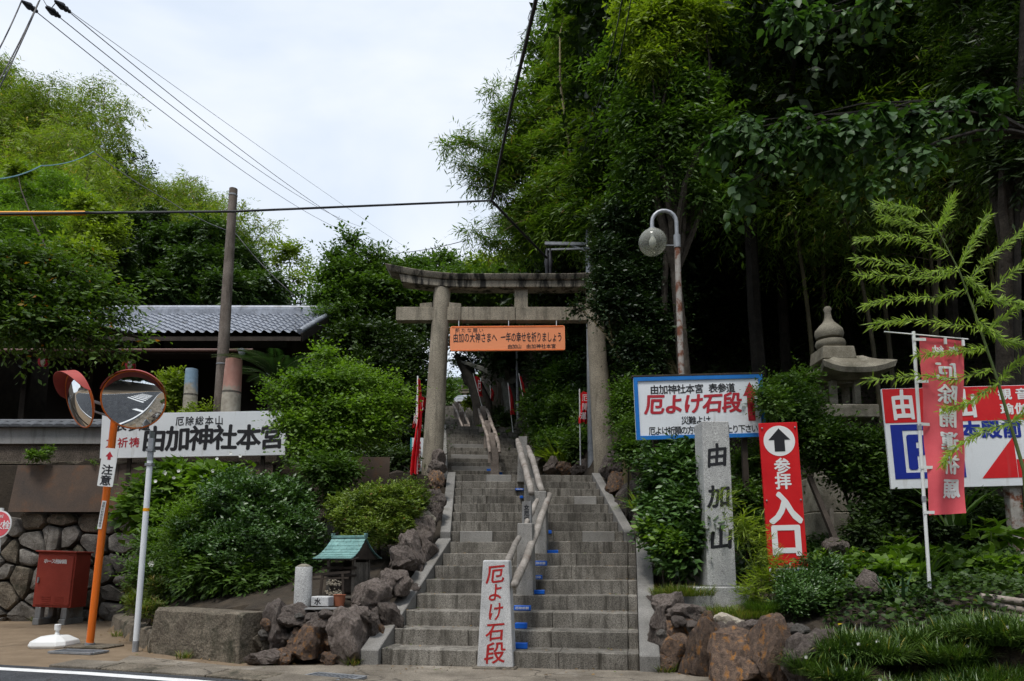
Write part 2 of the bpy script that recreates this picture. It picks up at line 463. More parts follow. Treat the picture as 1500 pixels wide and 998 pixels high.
# ------------------------------------------------------------------ foliage
rng = np.random.default_rng(11)
def unit(a): return a / np.maximum(np.linalg.norm(a, axis=-1, keepdims=True), 1e-9)
def heart_mesh(name, P, D, N, L, Wd, mat, fold=.12, droop=0.0):
    n = len(P); L = np.asarray(L).reshape(-1, 1) * np.ones((n, 1)); Wd = np.asarray(Wd).reshape(-1, 1) * np.ones((n, 1))
    Sd = unit(np.cross(D, N)); Nn = unit(np.cross(Sd, D)); v = np.empty((n, 6, 3), np.float32)
    for i, (u, w, f, dr) in enumerate(((0, 0, 0, 0), (.16, .5, .8, 0), (.52, .42, 1, .3), (1, 0, 0, 1.), (.52, -.42, 1, .3), (.16, -.5, .8, 0))):
        v[:, i] = P + D * L * u + Sd * Wd * w + Nn * Wd * fold * f - np.array([0, 0, 1.]) * L * droop * dr
    me = bpy.data.meshes.new(name); me.vertices.add(n * 6); me.vertices.foreach_set('co', v.reshape(-1))
    idx = (np.arange(n)[:, None] * 6 + np.array([0, 1, 2, 3, 0, 3, 4, 5])[None]).astype(np.int32).reshape(-1)
    me.loops.add(n * 8); me.loops.foreach_set('vertex_index', idx); me.polygons.add(n * 2)
    me.polygons.foreach_set('loop_start', (np.arange(n * 2) * 4).astype(np.int32)); me.polygons.foreach_set('loop_total', np.full(n * 2, 4, np.int32))
    me.update(calc_edges=True); me.materials.append(mat)
    return me
def leaf_mesh(name, P, D, N, L, Wd, mat, fold=.12, droop=0.0, mid=.45, heart=False):
    if heart: return heart_mesh(name, P, D, N, L, Wd, mat, fold, droop)
    n = len(P)
    L = np.asarray(L).reshape(-1, 1) * np.ones((n, 1)); Wd = np.asarray(Wd).reshape(-1, 1) * np.ones((n, 1))
    Sd = unit(np.cross(D, N)); Nn = unit(np.cross(Sd, D))
    v = np.empty((n, 4, 3), np.float32)
    v[:, 0] = P
    v[:, 1] = P + D * L * mid + Sd * Wd * .5 + Nn * Wd * fold
    v[:, 2] = P + D * L - np.array([0, 0, 1.]) * L * droop
    v[:, 3] = P + D * L * mid - Sd * Wd * .5 + Nn * Wd * fold
    me = bpy.data.meshes.new(name)
    me.vertices.add(n * 4); me.vertices.foreach_set('co', v.reshape(-1))
    idx = (np.arange(n)[:, None] * 4 + np.array([0, 1, 2, 0, 2, 3])[None]).astype(np.int32).reshape(-1)
    me.loops.add(n * 6); me.loops.foreach_set('vertex_index', idx)
    me.polygons.add(n * 2)
    me.polygons.foreach_set('loop_start', (np.arange(n * 2) * 3).astype(np.int32))
    me.polygons.foreach_set('loop_total', np.full(n * 2, 3, np.int32))
    me.update(calc_edges=True)
    me.materials.append(mat)
    return me
def cl(px, py, Y, rp, flat=.8, wide=1.0, depth=1.0):
    """a leaf clump centred where photo pixel (px, py) lies at depth Y, rp pixels in radius there"""
    r = rp * Y / F
    return (at(px, py, Y), (r * wide, r * depth, r * flat))
def crown_me(name, clumps, n, k, L, Wd, mat, org=(0, 0, 0), twig=.35, up=.25, out=1.0, droop=.15, seed=0, jit=.5, shell=.45, ldroop=.0, fold=.12, hang=0.0, heart=False):
    g = np.random.default_rng(seed + 100)
    Cn = np.array([tuple(c) for c, r in clumps]); Rr = np.array([r for c, r in clumps])
    wt = (Rr.prod(1)) ** (2 / 3); wt /= wt.sum()
    ci = g.choice(len(clumps), n // k, p=wt); m = len(ci)
    d = unit(g.normal(size=(m, 3)))
    # uneven lumps in each clump
    r = (shell + (1 - shell) * g.random((m, 1)) ** .5) * (1 + .22 * np.sin(d[:, :1] * 5 + ci[:, None]) * np.cos(d[:, 1:2] * 6 + d[:, 2:3] * 4))
    O = Cn[ci] + d * Rr[ci] * r
    z = np.array([0, 0, 1.])
    T = unit(d * out + z * up + g.normal(size=(m, 3)) * jit - z * hang)
    T = np.repeat(T, k, 0); O = np.repeat(O, k, 0); dd = np.repeat(d, k, 0)
    j = np.tile(np.arange(k), m)[:, None]
    sgn = np.where(j % 2 == 0, 1., -1.)
    side = unit(np.cross(T, z + g.normal(size=T.shape) * .15))
    tw = np.repeat(twig * (.6 + .8 * g.random((m, 1))), k, 0)
    P = O + T * tw * (j / k) - z * (droop * tw * (j / k) ** 2)
    D = unit(T * .7 + side * sgn * .8 + g.normal(size=T.shape) * .25 - z * droop)
    N = unit(z * 1.0 + dd * .5 + g.normal(size=T.shape) * .45)
    s = (.65 + .7 * g.random((len(P), 1))) * np.repeat(.8 + .45 * np.abs(np.sin(ci * 2.7 + 1))[:, None], k, 0)
    return leaf_mesh(name, P - np.array(tuple(org)), D, N, L * s, Wd * s, mat, droop=ldroop, fold=fold, heart=heart)
def limb(mb, a, b, r0, r1, bend=.12, seg=6, n=5):
    a, b = Vector(a), Vector(b); ln = (b - a).length
    off = Vector((random.uniform(-1, 1), random.uniform(-1, 1), random.uniform(0, 1))) * ln * bend
    pts = [a.lerp(b, i / n) + off * math.sin(math.pi * i / n) for i in range(n + 1)]
    mb.tube(pts, [r0 + (r1 - r0) * i / n for i in range(n + 1)], seg)
    return pts
def tree(name, label, cat, base, clumps, n, k, L, Wd, mat, bark=None, r0=.12, group=None, twigs=True, trunk_top=None, shoots=.10, smat=None, **kw):
    base = Vector(base)
    t = thing(name, label, cat, base, group)
    sh = kw.get('twig', .35) * .5
    clumps = [(c, tuple(max(q - sh, q * .35) for q in r)) for c, r in clumps]
    mb = MB()
    cz = sum((c.z for c, r in clumps)) / len(clumps); cc = sum((c for c, r in clumps), Vector()) / len(clumps)
    fork = Vector(trunk_top) if trunk_top else base.lerp(Vector((cc.x, cc.y, cz)), .6)
    limb(mb, base - Vector((0, 0, .15)), fork, r0, r0 * .6, .05, 8)
    for c, r in clumps:
        limb(mb, fork, c, r0 * .5, r0 * .12, .1, 5, 4)
        if twigs:
            for q in range(4):
                e = c + Vector((random.uniform(-1, 1) * r[0], random.uniform(-1, 1) * r[1], random.uniform(-.6, 1) * r[2])) * .8
                limb(mb, c, e, r0 * .14, r0 * .04, .1, 4, 3)
    mb.build('trunk', bark or m_bark, t, smooth=60, fix=False)
    me = crown_me(name + '_crown', clumps, n, k, L, Wd, mat, base, seed=random.randint(0, 9999), **kw)
    link('crown', me, t)
    if n > 6000 and shoots:
        # young shoots that stand out past the outline, with their own leaf size
        k2 = dict(kw); k2.update(shell=.92, up=kw.get('up', .25) + .25, twig=kw.get('twig', .35) * 1.7, jit=.3)
        big = [(c, tuple(q * 1.10 for q in r)) for c, r in clumps]
        me2 = crown_me(name + '_shoots', big, int(n * shoots), k + 2, L * 1.15, Wd * 1.1, smat or mat, base, seed=random.randint(0, 9999), **k2)
        link('shoots', me2, t)
    return t

m_bark_shade = surf('bark with shade in colour', (.012, .010, .008), (.035, .030, .024), 5, .2, 40, .95, .9, .02, 18, .2, wcoord=True)  # darker copy of the tree bark, the forest's shade put into its colour
m_culm_shade = surf('bamboo culm with shade in colour', (.05, .042, .02), (.12, .10, .05), 3, .1, 40, .6, .2, .005, 20, .3, wcoord=True)  # culm colour lowered to carry the shade among the forest trees
# ------------------------------------------------------------------ terrain, road, pavement
def ip(x, xs, ys): return np.interp(x, xs, ys)
def sm(t): t = np.clip(t, 0, 1); return t * t * (3 - 2 * t)
def zc(Y): return ip(Y, [6.9, 7.1, 9.7, 12.2, 16.3, 22.6, 27, 35, 50, 120], [0, -.02, .92, 2.2, 2.32, 4.85, 4.95, 8.1, 8.2, 14])
def yfL(X): return ip(X, [-60, -5.80, -5.70, -3.83, -2.58, -1.4], [11.98, 11.98, 10.6, 8.12, 7.36, 7.36])
def yfR(X): return ip(X, [1.3, 2.4, 2.9, 5, 60], [6.85, 6.25, 5.4, 4.7, 4.7])
def zt(X, Y):
    X = np.asarray(X, float); Y = np.asarray(Y, float)
    tl = Y - yfL(X)
    h0 = ip(X, [-5.7, -3.8, -2.6, -1.4], [.25, .40, .44, .50])
    zl = np.where(tl < .02, 0, h0 + np.minimum(np.maximum(tl, 0) * .27, 1.15))
    zl = np.where(X < -5.8, np.where(Y < 11.98, 0, 2.6), zl)
    ter = np.where(X < -2.9, 2.6, np.minimum(2.6, zc(Y) + .25 + 0 * X))
    zl = np.where(Y > 12.15, np.maximum(ter, zl * (X > -5.8)), zl)
    hill = ip(X / np.maximum(Y, 1), [-.95, -.72, -.55, -.40, -.28, -.15], [28.5, 22.5, 16.5, 11, 6, 4.5])
    zl = zl + sm((Y - 23) / 24) * hill
    tr = Y - yfR(X)
    zr = np.where(tr < .02, 0, np.where(X < 2.7, .36, np.clip(tr * .40, 0, .44)) + np.clip(tr, 0, .3) * .2 + np.maximum(tr - .3, 0) * np.where(X < 2.7, .16, .14))
    zr = zr + np.clip(Y - 11, 0, 17) * .5 + np.maximum(X - 6, 0) * .12 * (Y > 6)
    near = sm((3.2 - X) / 1.2)
    zr = np.where(Y > 7.5, np.maximum(zr, (zc(Y) + .35) * near), zr)
    xc = ip(Y, [7, 9.6, 12, 16, 22, 27, 35, 60], [.1, .35, .25, -.25, -.95, -2.2, -3.0, -4])
    hw = ip(Y, [7, 9.6, 12, 30], [1.5, 1.5, 1.35, 1.3])
    dl = sm(((xc - hw) - X) / .35); dr = sm((X - (xc + hw)) / .35)
    z = zc(Y) * (1 - dl) * (1 - dr) + zl * dl + zr * dr
    z = np.where(Y < 6.9, zr * (X > 1.3), z)
    # a wooded bank across the road, behind the viewer
    z = z + sm((-8 - Y) / 12) * 6
    return z
xs = np.unique(np.concatenate([np.linspace(-180, -40, 15), np.linspace(-40, -8, 33), np.arange(-8, 10, .2), [-5.82, -5.78], np.linspace(10, 40, 31), np.linspace(40, 180, 15)]))
ys = np.unique(np.concatenate([np.linspace(-90, -10, 18), np.linspace(-10, 4, 12), np.arange(4, 13, .18), [11.96, 12.0, 12.14, 12.17], np.arange(13, 40, .7), np.linspace(40, 300, 40)]))
GX, GY = np.meshgrid(xs, ys)
GZ = zt(GX, GY)
gn = np.random.default_rng(3)
rough = (np.abs(GZ) > .2)
GZ = GZ + gn.normal(size=GZ.shape) * np.where(GY < 9.5, .012, .035) * rough * ~((GX > -1.6) & (GX < 2) & (GY < 36)) * (GY < 40)
nx, ny = len(xs), len(ys)
V = np.stack([GX, GY, GZ], -1).reshape(-1, 3)
fs = [(j * nx + i, j * nx + i + 1, (j + 1) * nx + i + 1, (j + 1) * nx + i) for j in range(ny - 1) for i in range(nx - 1)]
me = bpy.data.meshes.new('ground'); me.from_pydata(V.tolist(), [], fs)
m, t, p = base('ground earth', .95)
g = nd(t, 'ShaderNodeNewGeometry'); pos = g.outputs['Position']
soil = ramp(t, noise_n(t, pos, 2.5, 8, .7), [(.3, (.018, .014, .010)), (.6, (.05, .038, .026)), (.8, (.10, .075, .045))])
sand = ramp(t, noise_n(t, pos, 3, 8, .7), [(.3, (.15, .105, .065)), (.7, (.25, .185, .12))])
sep = nd(t, 'ShaderNodeSeparateXYZ'); t.links.new(pos, sep.inputs[0])
flatm = ramp(t, sep.outputs[2], [(.0, 1.), (.08, 1.), (.12, 0.)])
t.links.new(mixc(t, flatm, soil, sand), p.inputs['Base Color'])
bump(t, p, noise_n(t, pos, 25, 6, .7), .8, .02)
me.materials.append(m)
gr = link('ground', me); tag(gr, kind='structure')

def sheet(name, poly, z, mat, kind='structure', parent=None, label=None, cat=None):
    mb = MB(); mb.flat([(x, y, z) for x, y in poly])
    o = mb.build(name, mat, parent, fix=False)
    if parent is None: tag(o, label, cat, kind=kind)
    return o
edge = [(-60, 9.6), (-25, 9.3), (-14, 8.6), (-9, 7.9), (-4.95, 7.02), (-3.7, 6.66), (-2.65, 6.28), (-2.0, 6.0), (-1.2, 5.62), (0, 5.0), (1.5, 4.2), (4, 2.9), (8, .9), (14, -1.6), (30, -7), (60, -17)]
back = [(60, -26), (30, -16), (14, -9.5), (8, -6.6), (0, -4.0), (-8, -2.2), (-20, -.4), (-60, 1.0)]
sheet('road', edge + back, .004, m_asphalt)
def stripe(pts, w, z):
    """a painted line of width w along pts"""
    mb = MB(); L_, R_ = [], []
    for i, p in enumerate(pts):
        a = Vector(pts[max(i - 1, 0)]); b = Vector(pts[min(i + 1, len(pts) - 1)])
        d = (b - a).normalized(); n = Vector((-d.y, d.x))
        L_.append(Vector(p) + n * w / 2); R_.append(Vector(p) - n * w / 2)
    for i in range(len(pts) - 1):
        mb.flat([(L_[i].x, L_[i].y, z), (R_[i].x, R_[i].y, z), (R_[i + 1].x, R_[i + 1].y, z), (L_[i + 1].x, L_[i + 1].y, z)])
    return mb
inner = [(x, y - .22) for x, y in edge]
tag(stripe(inner[:-1], .13, .008).build('edge_line', m_paint, fix=False), kind='structure')
tag(stripe([(x, y + .3) for x, y in back[::-1]], .13, .008).build('edge_line', m_paint, fix=False), kind='structure')
mb = MB()
mb.flat([(-2.45, 6.02, .012), (-2.10, 5.90, .012), (-2.75, 5.1, .012), (-3.35, 5.05, .012)])
for i in range(7):
    x0 = -1.0 + i * .95
    mb.flat([(x0, 3.9 - i * .5, .008), (x0 + .45, 3.68 - i * .5, .008), (x0 - 1.5, .3 - i * .5, .008), (x0 - 1.95, .52 - i * .5, .008)])
tag(mb.build('road_marking', m_paint, fix=False), kind='structure')
sheet('pavement', [(-3.95, 7.62), (-2.58, 6.86), (-1.38, 6.99), (1.28, 6.56), (1.9, 6.35), (2.6, 5.9), (4.2, 4.6), (6, 3.4)] + [(x, y + .01) for x, y in edge[::-1] if -4.2 < x < 5], .0085, m_pave)

def drain(org, w, d, rz):
    t = thing('drain_cover', 'dark steel drain grating set in the ground beside %s' % ('the orange mirror pole' if org[0] < -3 else 'the pavement edge below the boulders'), 'drain cover', org)
    M = Matrix.Translation(Vector(org)) @ Matrix.Rotation(rz, 4, 'Z')
    mb = MB(M)
    for s in (-1, 1):
        mb.box((0, s * d / 2, .012), (w, .03, .02)); mb.box((s * w / 2, 0, .012), (.03, d - .032, .02))
    mb.build('frame', m_galvd, t)
    mb = MB(M)
    n = int(w / .045)
    for i in range(1, n): mb.box((-w / 2 + i * w / n, 0, .011), (.014, d - .034, .014))
    for i in (-1, 0, 1): mb.box((0, i * d / 4, .009), (w - .034, .008, .01))
    mb.build('grating', m_galvd, t)
    mb = MB(M); mb.box((0, 0, .0045 + .002), (w - .03, d - .03, .002)); mb.build('pit_shade', m_black, t)  # flat black sheet painted in for the shade below the grating
a = gnd(115, 957); drain((a.x, a.y, .004), .55, .22, R(-14))
a = gnd(487, 996); drain((a.x, a.y, .009), .5, .24, R(-24))

# ------------------------------------------------------------------ rocks
RC = {}
from mathutils import noise as mnoise
def rock_me(seed, sub=4, flatn=9):
    key = (seed, sub)
    if key in RC: return RC[key]
    g = np.random.default_rng(seed)
    bm = bmesh.new(); bmesh.ops.create_icosphere(bm, subdivisions=sub, radius=1)
    nn = unit(g.normal(size=(flatn + 2, 3))); hh = .58 + .36 * g.random(flatn + 2)
    ph = g.random(6) * 6
    for v in bm.verts:
        dv = v.co.copy(); d = np.array(v.co)
        dots = nn @ d
        r = min(1.18, np.min(np.where(dots > .15, hh / np.maximum(dots, .15), 9)))
        r *= 1 + .16 * (mnoise.fractal(dv * 1.9 + Vector((seed * 3.1, 0, 0)), .9, 2.1, 5)) - .07 * max(0, .12 - abs(mnoise.noise(dv * 2.3 + Vector((0, seed, 0))))) / .12
        v.co = Vector(d * r)
    me = bpy.data.meshes.new('rock'); bm.to_mesh(me); bm.free()
    me.polygons.foreach_set('use_smooth', [True] * len(me.polygons)); me.set_sharp_from_angle(angle=R(26))
    RC[key] = me
    return me
def rock(c, s, seed, mat, parent, name='stone', rot=None, sub=4):
    key = ('m', seed % 18, sub, mat.name)
    if key not in RC:
        m2 = rock_me(seed % 18, sub).copy(); m2.materials.append(mat); RC[key] = m2
    o = bpy.data.objects.new(name, RC[key]); C.objects.link(o)
    if parent:
        o.parent = parent; o.location = Vector(c) - ORG[parent.name]
    else: o.location = c
    rr = random.Random(seed)
    o.rotation_euler = rot or (rr.uniform(-.3, .3), rr.uniform(-.35, .35), rr.uniform(0, 6.28))
    o.scale = s
    return o
def rock_px(x0, y0, x1, y1, Y, depth, seed, mat, parent, name='stone', tilt=0.0, sub=4):
    c = at((x0 + x1) / 2, (y0 + y1) / 2, Y)
    w = (x1 - x0) / 2 * Y / F * 1.1; h = (y1 - y0) / 2 * Y / F * 1.1
    rr = random.Random(seed)
    return rock(c, (w, depth, h), seed, mat, parent, name, (rr.uniform(-.12, .12), tilt + rr.uniform(-.08, .08), rr.uniform(-.25, .25)), sub)

def clip_poly(P, a, b, c):
    out = []
    for i in range(len(P)):
        p, q = P[i], P[(i + 1) % len(P)]
        dp, dq = a * p[0] + b * p[1] - c, a * q[0] + b * q[1] - c
        if dp <= 0: out.append(p)
        if dp * dq < 0:
            s_ = dp / (dp - dq); out.append((p[0] + (q[0] - p[0]) * s_, p[1] + (q[1] - p[1]) * s_))
    return out
def stone_wall(t, M, Wd, Hh, cw, ch, mats, seed, gap=.02, proud=.09, name='stone'):
    """random rubble: one mesh per stone, each with its own edge and domed face"""
    rr = random.Random(seed)
    pts = []
    nxx, nzz = max(1, round(Wd / cw)), max(1, round(Hh / ch))
    for j in range(-1, nzz + 1):
        for i in range(-1, nxx + 1):
            pts.append(((i + .5 + .5 * (j % 2) + rr.uniform(-.46, .46)) * Wd / nxx, (j + .5 + rr.uniform(-.46, .46)) * Hh / nzz))
    for k, (x, z) in enumerate(pts):
        P = [(0, 0), (Wd, 0), (Wd, Hh), (0, Hh)]
        for l, (x2, z2) in enumerate(pts):
            if l == k or abs(x2 - x) > 3 * cw or abs(z2 - z) > 3 * ch: continue
            a, b = x2 - x, z2 - z
            ln = math.hypot(a, b); a /= ln; b /= ln
            P = clip_poly(P, a, b, a * (x + x2) / 2 + b * (z + z2) / 2 - gap)
            if len(P) < 3: break
        if len(P) < 3: continue
        cx = sum(p[0] for p in P) / len(P); cz = sum(p[1] for p in P) / len(P)
        ar = abs(sum(P[i][0] * P[(i + 1) % len(P)][1] - P[(i + 1) % len(P)][0] * P[i][1] for i in range(len(P)))) / 2
        if ar < cw * ch * .08: continue
        # chamfered corners
        Q = []
        for i in range(len(P)):
            p, q = P[i], P[(i + 1) % len(P)]
            for s_ in (.13, .87): Q.append((p[0] + (q[0] - p[0]) * s_ + rr.uniform(-.006, .006), p[1] + (q[1] - p[1]) * s_ + rr.uniform(-.006, .006)))
        n = len(Q); pr = proud * rr.uniform(.6, 1.3)
        tx, tz = rr.uniform(-.12, .12), rr.uniform(-.12, .12)
        vs, fs_ = [], []
        for lv, (sc, y) in enumerate(((1, .06), (1, -pr * .5), (.92, -pr * .92), (.55, -pr * 1.03))):
            for (a, b) in Q:
                xx, zz = cx + (a - cx) * sc, cz + (b - cz) * sc
                vs.append((xx, y + (tx * (xx - cx) + tz * (zz - cz)) * (lv > 0) + (rr.uniform(-.012, .012) if lv > 1 else 0), zz))
        for lv in range(3):
            for i in range(n): fs_.append((lv * n + i, lv * n + (i + 1) % n, (lv + 1) * n + (i + 1) % n, (lv + 1) * n + i))
        vs.append((cx, -pr * 1.08 - 0, cz)); c_ = len(vs) - 1
        for i in range(n): fs_.append((3 * n + i, 3 * n + (i + 1) % n, c_))
        mb = MB(M); mb.add(vs, fs_)
        mb.build(name, rr.choice(mats), t, smooth=40)

# ------------------------------------------------------------------ stone stairs
def flight(name, label, O, yaw, Wd, n, rise, tread, splits, z0, side=.13, back_land=.5, jit=0, pale=(), first=0, kerb=True, kerb_w=.14, mat=None):
    """n steps; each step is a row of granite blocks, an object each"""
    t = thing(name, label, 'stairs', (O[0], O[1], z0))
    M = Matrix.Translation((O[0], O[1], z0)) @ Matrix.Rotation(yaw, 4, 'Z')
    rr = random.Random(int(O[1] * 100))
    for k in range(n):
        dep = tread + .06 if k < n - 1 else back_land
        xs_ = [0, side] if side else [0]
        a, b = side, Wd - side
        cuts = [a + (b - a) * (i + rr.uniform(-.18, .18)) / splits for i in range(1, splits)]
        xs_ = ([0] if side else []) + [a] + cuts + [b] + ([Wd] if side else [])
        for i in range(len(xs_) - 1):
            x0, x1 = xs_[i] + .0015, xs_[i + 1] - .0015
            mm = m_stair_pale if (k, i) in pale else (mat or m_stair)
            dz = rr.uniform(-.002, .002)
            edge_b = (i == 0 or i == len(xs_) - 2) and side
            y0 = tread * k + (.03 if edge_b else 0) + rr.uniform(-.003, .003)
            mb = MB(M)
            mb.box(((x0 + x1) / 2, (y0 + tread * k + dep) / 2, rise * (k + 1) - (rise + .02) / 2 + dz), (x1 - x0, dep + tread * k - y0, rise + .02))
            mb.build('step_stone', mm, t, bevel=.006)
    if kerb:
        for s in (0, 1):
            x = -kerb_w / 2 - .003 if s == 0 else Wd + kerb_w / 2 + .003
            kz = rise * .95
            segs = max(2, n // 3)
            # vertical toe block then sloping slabs
            mb = MB(M); mb.prism([(-.0, -.02), (.0, kz), (.12, kz + .12 * rise / tread), (.12, -.02)], 0, 0)
            L0, L1 = -.05, tread * (n - 1) + .10
            def top(y): return kz + (y - L0) * rise / tread
            for q in range(segs):
                a0 = L0 + (L1 - L0) * q / segs + .002; a1 = L0 + (L1 - L0) * (q + 1) / segs - .002
                vs = []
                for xx in (x - kerb_w / 2, x + kerb_w / 2):
                    vs += [(xx, a0, top(a0) - (kz + .02 if q == 0 else .34)), (xx, a0, top(a0)), (xx, a1, top(a1)), (xx, a1, top(a1) - .34)]
                if q == 0: vs[3] = (vs[3][0], vs[3][1], -.02); vs[7] = (vs[7][0], vs[7][1], -.02)
                mb = MB(M); mb.add(vs, [(0, 1, 2, 3), (7, 6, 5, 4), (0, 4, 5, 1), (1, 5, 6, 2), (2, 6, 7, 3), (3, 7, 4, 0)])
                mb.build('kerb_stone', m_kerb, t, bevel=.008)
    return t
A1 = (-1.385 + .16, 7.0, 0); Y1 = R(-9.6)
f1 = flight('stone_stairs', 'lowest wide flight of grey granite steps rising from the pavement behind the red lettered marker', (-1.25, 6.985), Y1, 2.42, 8, .1525, .365, 3, 0,
            side=.10, back_land=.95, kerb_w=.18)
f2 = flight('stone_stairs', 'second flight of granite steps leading up to the torii, with pale patched blocks', (-.83, 9.78), R(3.2), 2.37, 8, .1525, .35, 5, 1.22,
            side=.12, back_land=1.2, pale={(0, 1), (0, 5), (4, 5), (7, 2)})
sheet('stair_landing', [(-1.7, 12.9), (2.4, 12.9), (1.9, 16.4), (-2.0, 16.4)], 2.436, m_pave)
f3 = flight('stone_stairs', 'third darker flight of steps seen through the torii under the trees', (-1.45, 16.3), R(6), 2.3, 18, .152, .35, 2, 2.43,
            side=.10, back_land=1.0, pale={(8, 1), (11, 1), (5, 1)})
sheet('stair_landing', [(-3.6, 23.2), (1.0, 23.2), (.5, 27.3), (-4.0, 27.3)], 5.155, m_pave)
f4 = flight('stone_stairs', 'topmost narrow flight of steps in deep shade leading to the small far torii', (-3.55, 27.2), R(5), 2.3, 22, .152, .35, 1, 5.15,
            side=0, back_land=3, kerb=True)

# step name boxes (blue) on the treads
st1 = lambda u, v, z: (Matrix.Translation((-1.25, 6.985, 0)) @ Matrix.Rotation(Y1, 4, 'Z')) @ Vector((u, v, z))
def blue_box(px, py0, py1, w_px, Y, rz, lab, txt, z=None):
    c = at(px, py1, Y); h = (py1 - py0) * Y / F; w = w_px * Y / F
    if z is not None: c.z = z
    t = thing('step_marker', lab, 'step marker', c, 'blue markers on the stair treads')
    M = Matrix.Translation(c) @ Matrix.Rotation(rz, 4, 'Z')
    mb = MB(M); mb.prism([(-w / 2, .0), (w / 2, .0), (w / 2, h), (-w / 2, h)], -.012, .05); mb.build('casing', m_bluebox, t, bevel=.004)
    if txt: text(M @ Matrix.Translation((0, -.0145, 0)), row(txt, -w * .42, w * .42, h * .5, h * .55, w * .84 / len(txt) * .95), m_wtxt, t, .01)
for (px, y0, y1, wp, k, lab, txt) in [
        (760, 939, 947, 24, 1, 'blue marker box on the lowest step, just right of the lettered stone', ''),
        (763, 912, 920, 17, 2, 'blue marker box on the second step up, beside the lettered stone', ''),
        (765, 888, 895, 24, 3, 'blue marker box with white writing on the third step up', '厄除祈願'),
        (788, 867.5, 873.5, 19, 4, 'blue marker box beside the foot of the first granite rail post', ''),
        (787, 846, 852, 14, 5, 'short blue marker box on the fifth step, right of the first rail post', '厄除'),
        (790, 826, 833, 22, 6, 'blue marker box with white writing on the sixth step', '厄除祈願'),
        (809, 809.5, 814, 17, 7, 'blue marker box at the foot of the second granite rail post', '')]:
    uu = 1.40 + (px - 760) * .0075
    q = st1(uu, .365 * k - .15, .1525 * k)
    blue_box(px, y0, y1, wp, q.y, Y1, lab, txt, q.z + .003)
for (px, y0, y1, wp, Y, lab, txt) in [
        (804, 777, 782, 8, 9.85, 'small blue marker on the second flight, right of the rail', ''),
        (761, 715.5, 718.5, 12, 11.55, 'thin blue and white marker left of the rail near the head of the second flight', '厄除'),
        (764, 726.5, 730, 5, 11.2, 'tiny blue marker left of the rail on the second flight', ''),
        (732, 692, 695.5, 8, 17.6, 'blue marker at the foot of the weathered rail beyond the torii', ''),
        (716, 687, 690, 6, 18.0, 'blue marker left of the weathered rail beyond the torii', '')]:
    blue_box(px, y0, y1, wp, Y, 0, lab, txt)

# ------------------------------------------------------------------ lettered marker stone at the foot of the stairs
def tapered(t, M, w0, w1, d0, d1, h, mat, name='shaft', bevel=.01, z0=0):
    mb = MB(M)
    mb.add([(-w0 / 2, 0, z0), (w0 / 2, 0, z0), (w0 / 2, d0, z0), (-w0 / 2, d0, z0), (-w1 / 2, (d0 - d1) / 2, z0 + h), (w1 / 2, (d0 - d1) / 2, z0 + h), (w1 / 2, (d0 + d1) / 2, z0 + h), (-w1 / 2, (d0 + d1) / 2, z0 + h)],
           [(3, 2, 1, 0), (4, 5, 6, 7), (0, 1, 5, 4), (1, 2, 6, 5), (2, 3, 7, 6), (3, 0, 4, 7)])
    return mb.build(name, mat, t, bevel=bevel, seg=2)
o = gnd(725, 981); o.z = .0
t = thing('stone_marker', 'pale granite pillar with red cut characters standing at the foot of the stairs', 'stone marker', o)
M = Matrix.Translation(o) @ Matrix.Rotation(Y1 * .8, 4, 'Z')
tapered(t, M, .335, .245, .25, .19, .985, m_granite, 'pillar', .012)
mb = MB(M); mb.box((.0, .12, .012), (.40, .34, .03)); mb.build('mortar_footing', m_pave, t, bevel=.01)
ang = math.atan(.03 / .985)
Mt = M @ Matrix.Translation((0, -.0015, 0)) @ Matrix.Rotation(-ang, 4, 'X')
text(Mt, [('厄', -.002, .855, .175, .17), ('よ', .0, .69, .145, .165), ('け', .002, .515, .145, .165), ('石', .0, .335, .17, .165), ('段', .0, .145, .19, .19)], m_redcut, t, .014, wob=.03)

# ------------------------------------------------------------------ stair rail: granite posts and peeled logs
def rail_post(t, x, y, z, h, w0, w1, d, mat=m_post, rz=0, name='post'):
    M = Matrix.Translation((x, y, z - .01)) @ Matrix.Rotation(rz, 4, 'Z')
    return tapered(t, M, w0, w1, d, d * .85, h, mat, name, .008)
def log(t, pts, r, name='log_rail', mat=None):
    mb = MB()
    P = [Vector(p) for p in pts]
    Q = []
    for i in range(len(P) - 1):
        for s_ in (0, .25, .5, .75): Q.append(P[i].lerp(P[i + 1], s_) + Vector((random.uniform(-1, 1), 0, random.uniform(-1, 1))) * r * .22)
    Q.append(P[-1])
    rr_ = [r * random.uniform(.88, 1.12) for q in Q]; rr_[0] *= .8; rr_[-1] *= .85
    Q = [Q[0] - (Q[1] - Q[0]).normalized() * r * .5] + Q + [Q[-1] + (Q[-1] - Q[-2]).normalized() * r * .5]
    rr_ = [rr_[0] * .5] + rr_ + [rr_[-1] * .5]
    mb.tube(Q, rr_, 9)
    return mb.build(name, mat or m_log, t, smooth=60)
o = at(768, 872, 7.93); o.z = .61
t = thing('stair_handrail', 'handrail of five square granite posts carrying peeled logs up the middle of the lower stairs', 'handrail', o)
pA = at(768.5, 870, 7.93); rail_post(t, pA.x, 7.93, .61, .79, .185, .165, .24, rz=Y1)
pB = at(790, 811, 9.02); rail_post(t, pB.x, 9.02, 1.07, .79, .185, .17, .24, rz=Y1)
pC = at(786, 740, 10.05); rail_post(t, pC.x, 10.05, 1.37, .77, .17, .14, .26)
pD = at(776, 740, 10.95); rail_post(t, pD.x, 10.95, 1.82, .80, .17, .145, .26)
pE = at(766, 707, 11.85); rail_post(t, pE.x, 11.85, 2.28, .77, .19, .14, .26)
mb = MB(); 
q = at(771.5, 768, 8.25); Mq = Matrix.Translation((q.x, 8.25, q.z - .3)) @ Matrix.Rotation(Y1, 4, 'Z')
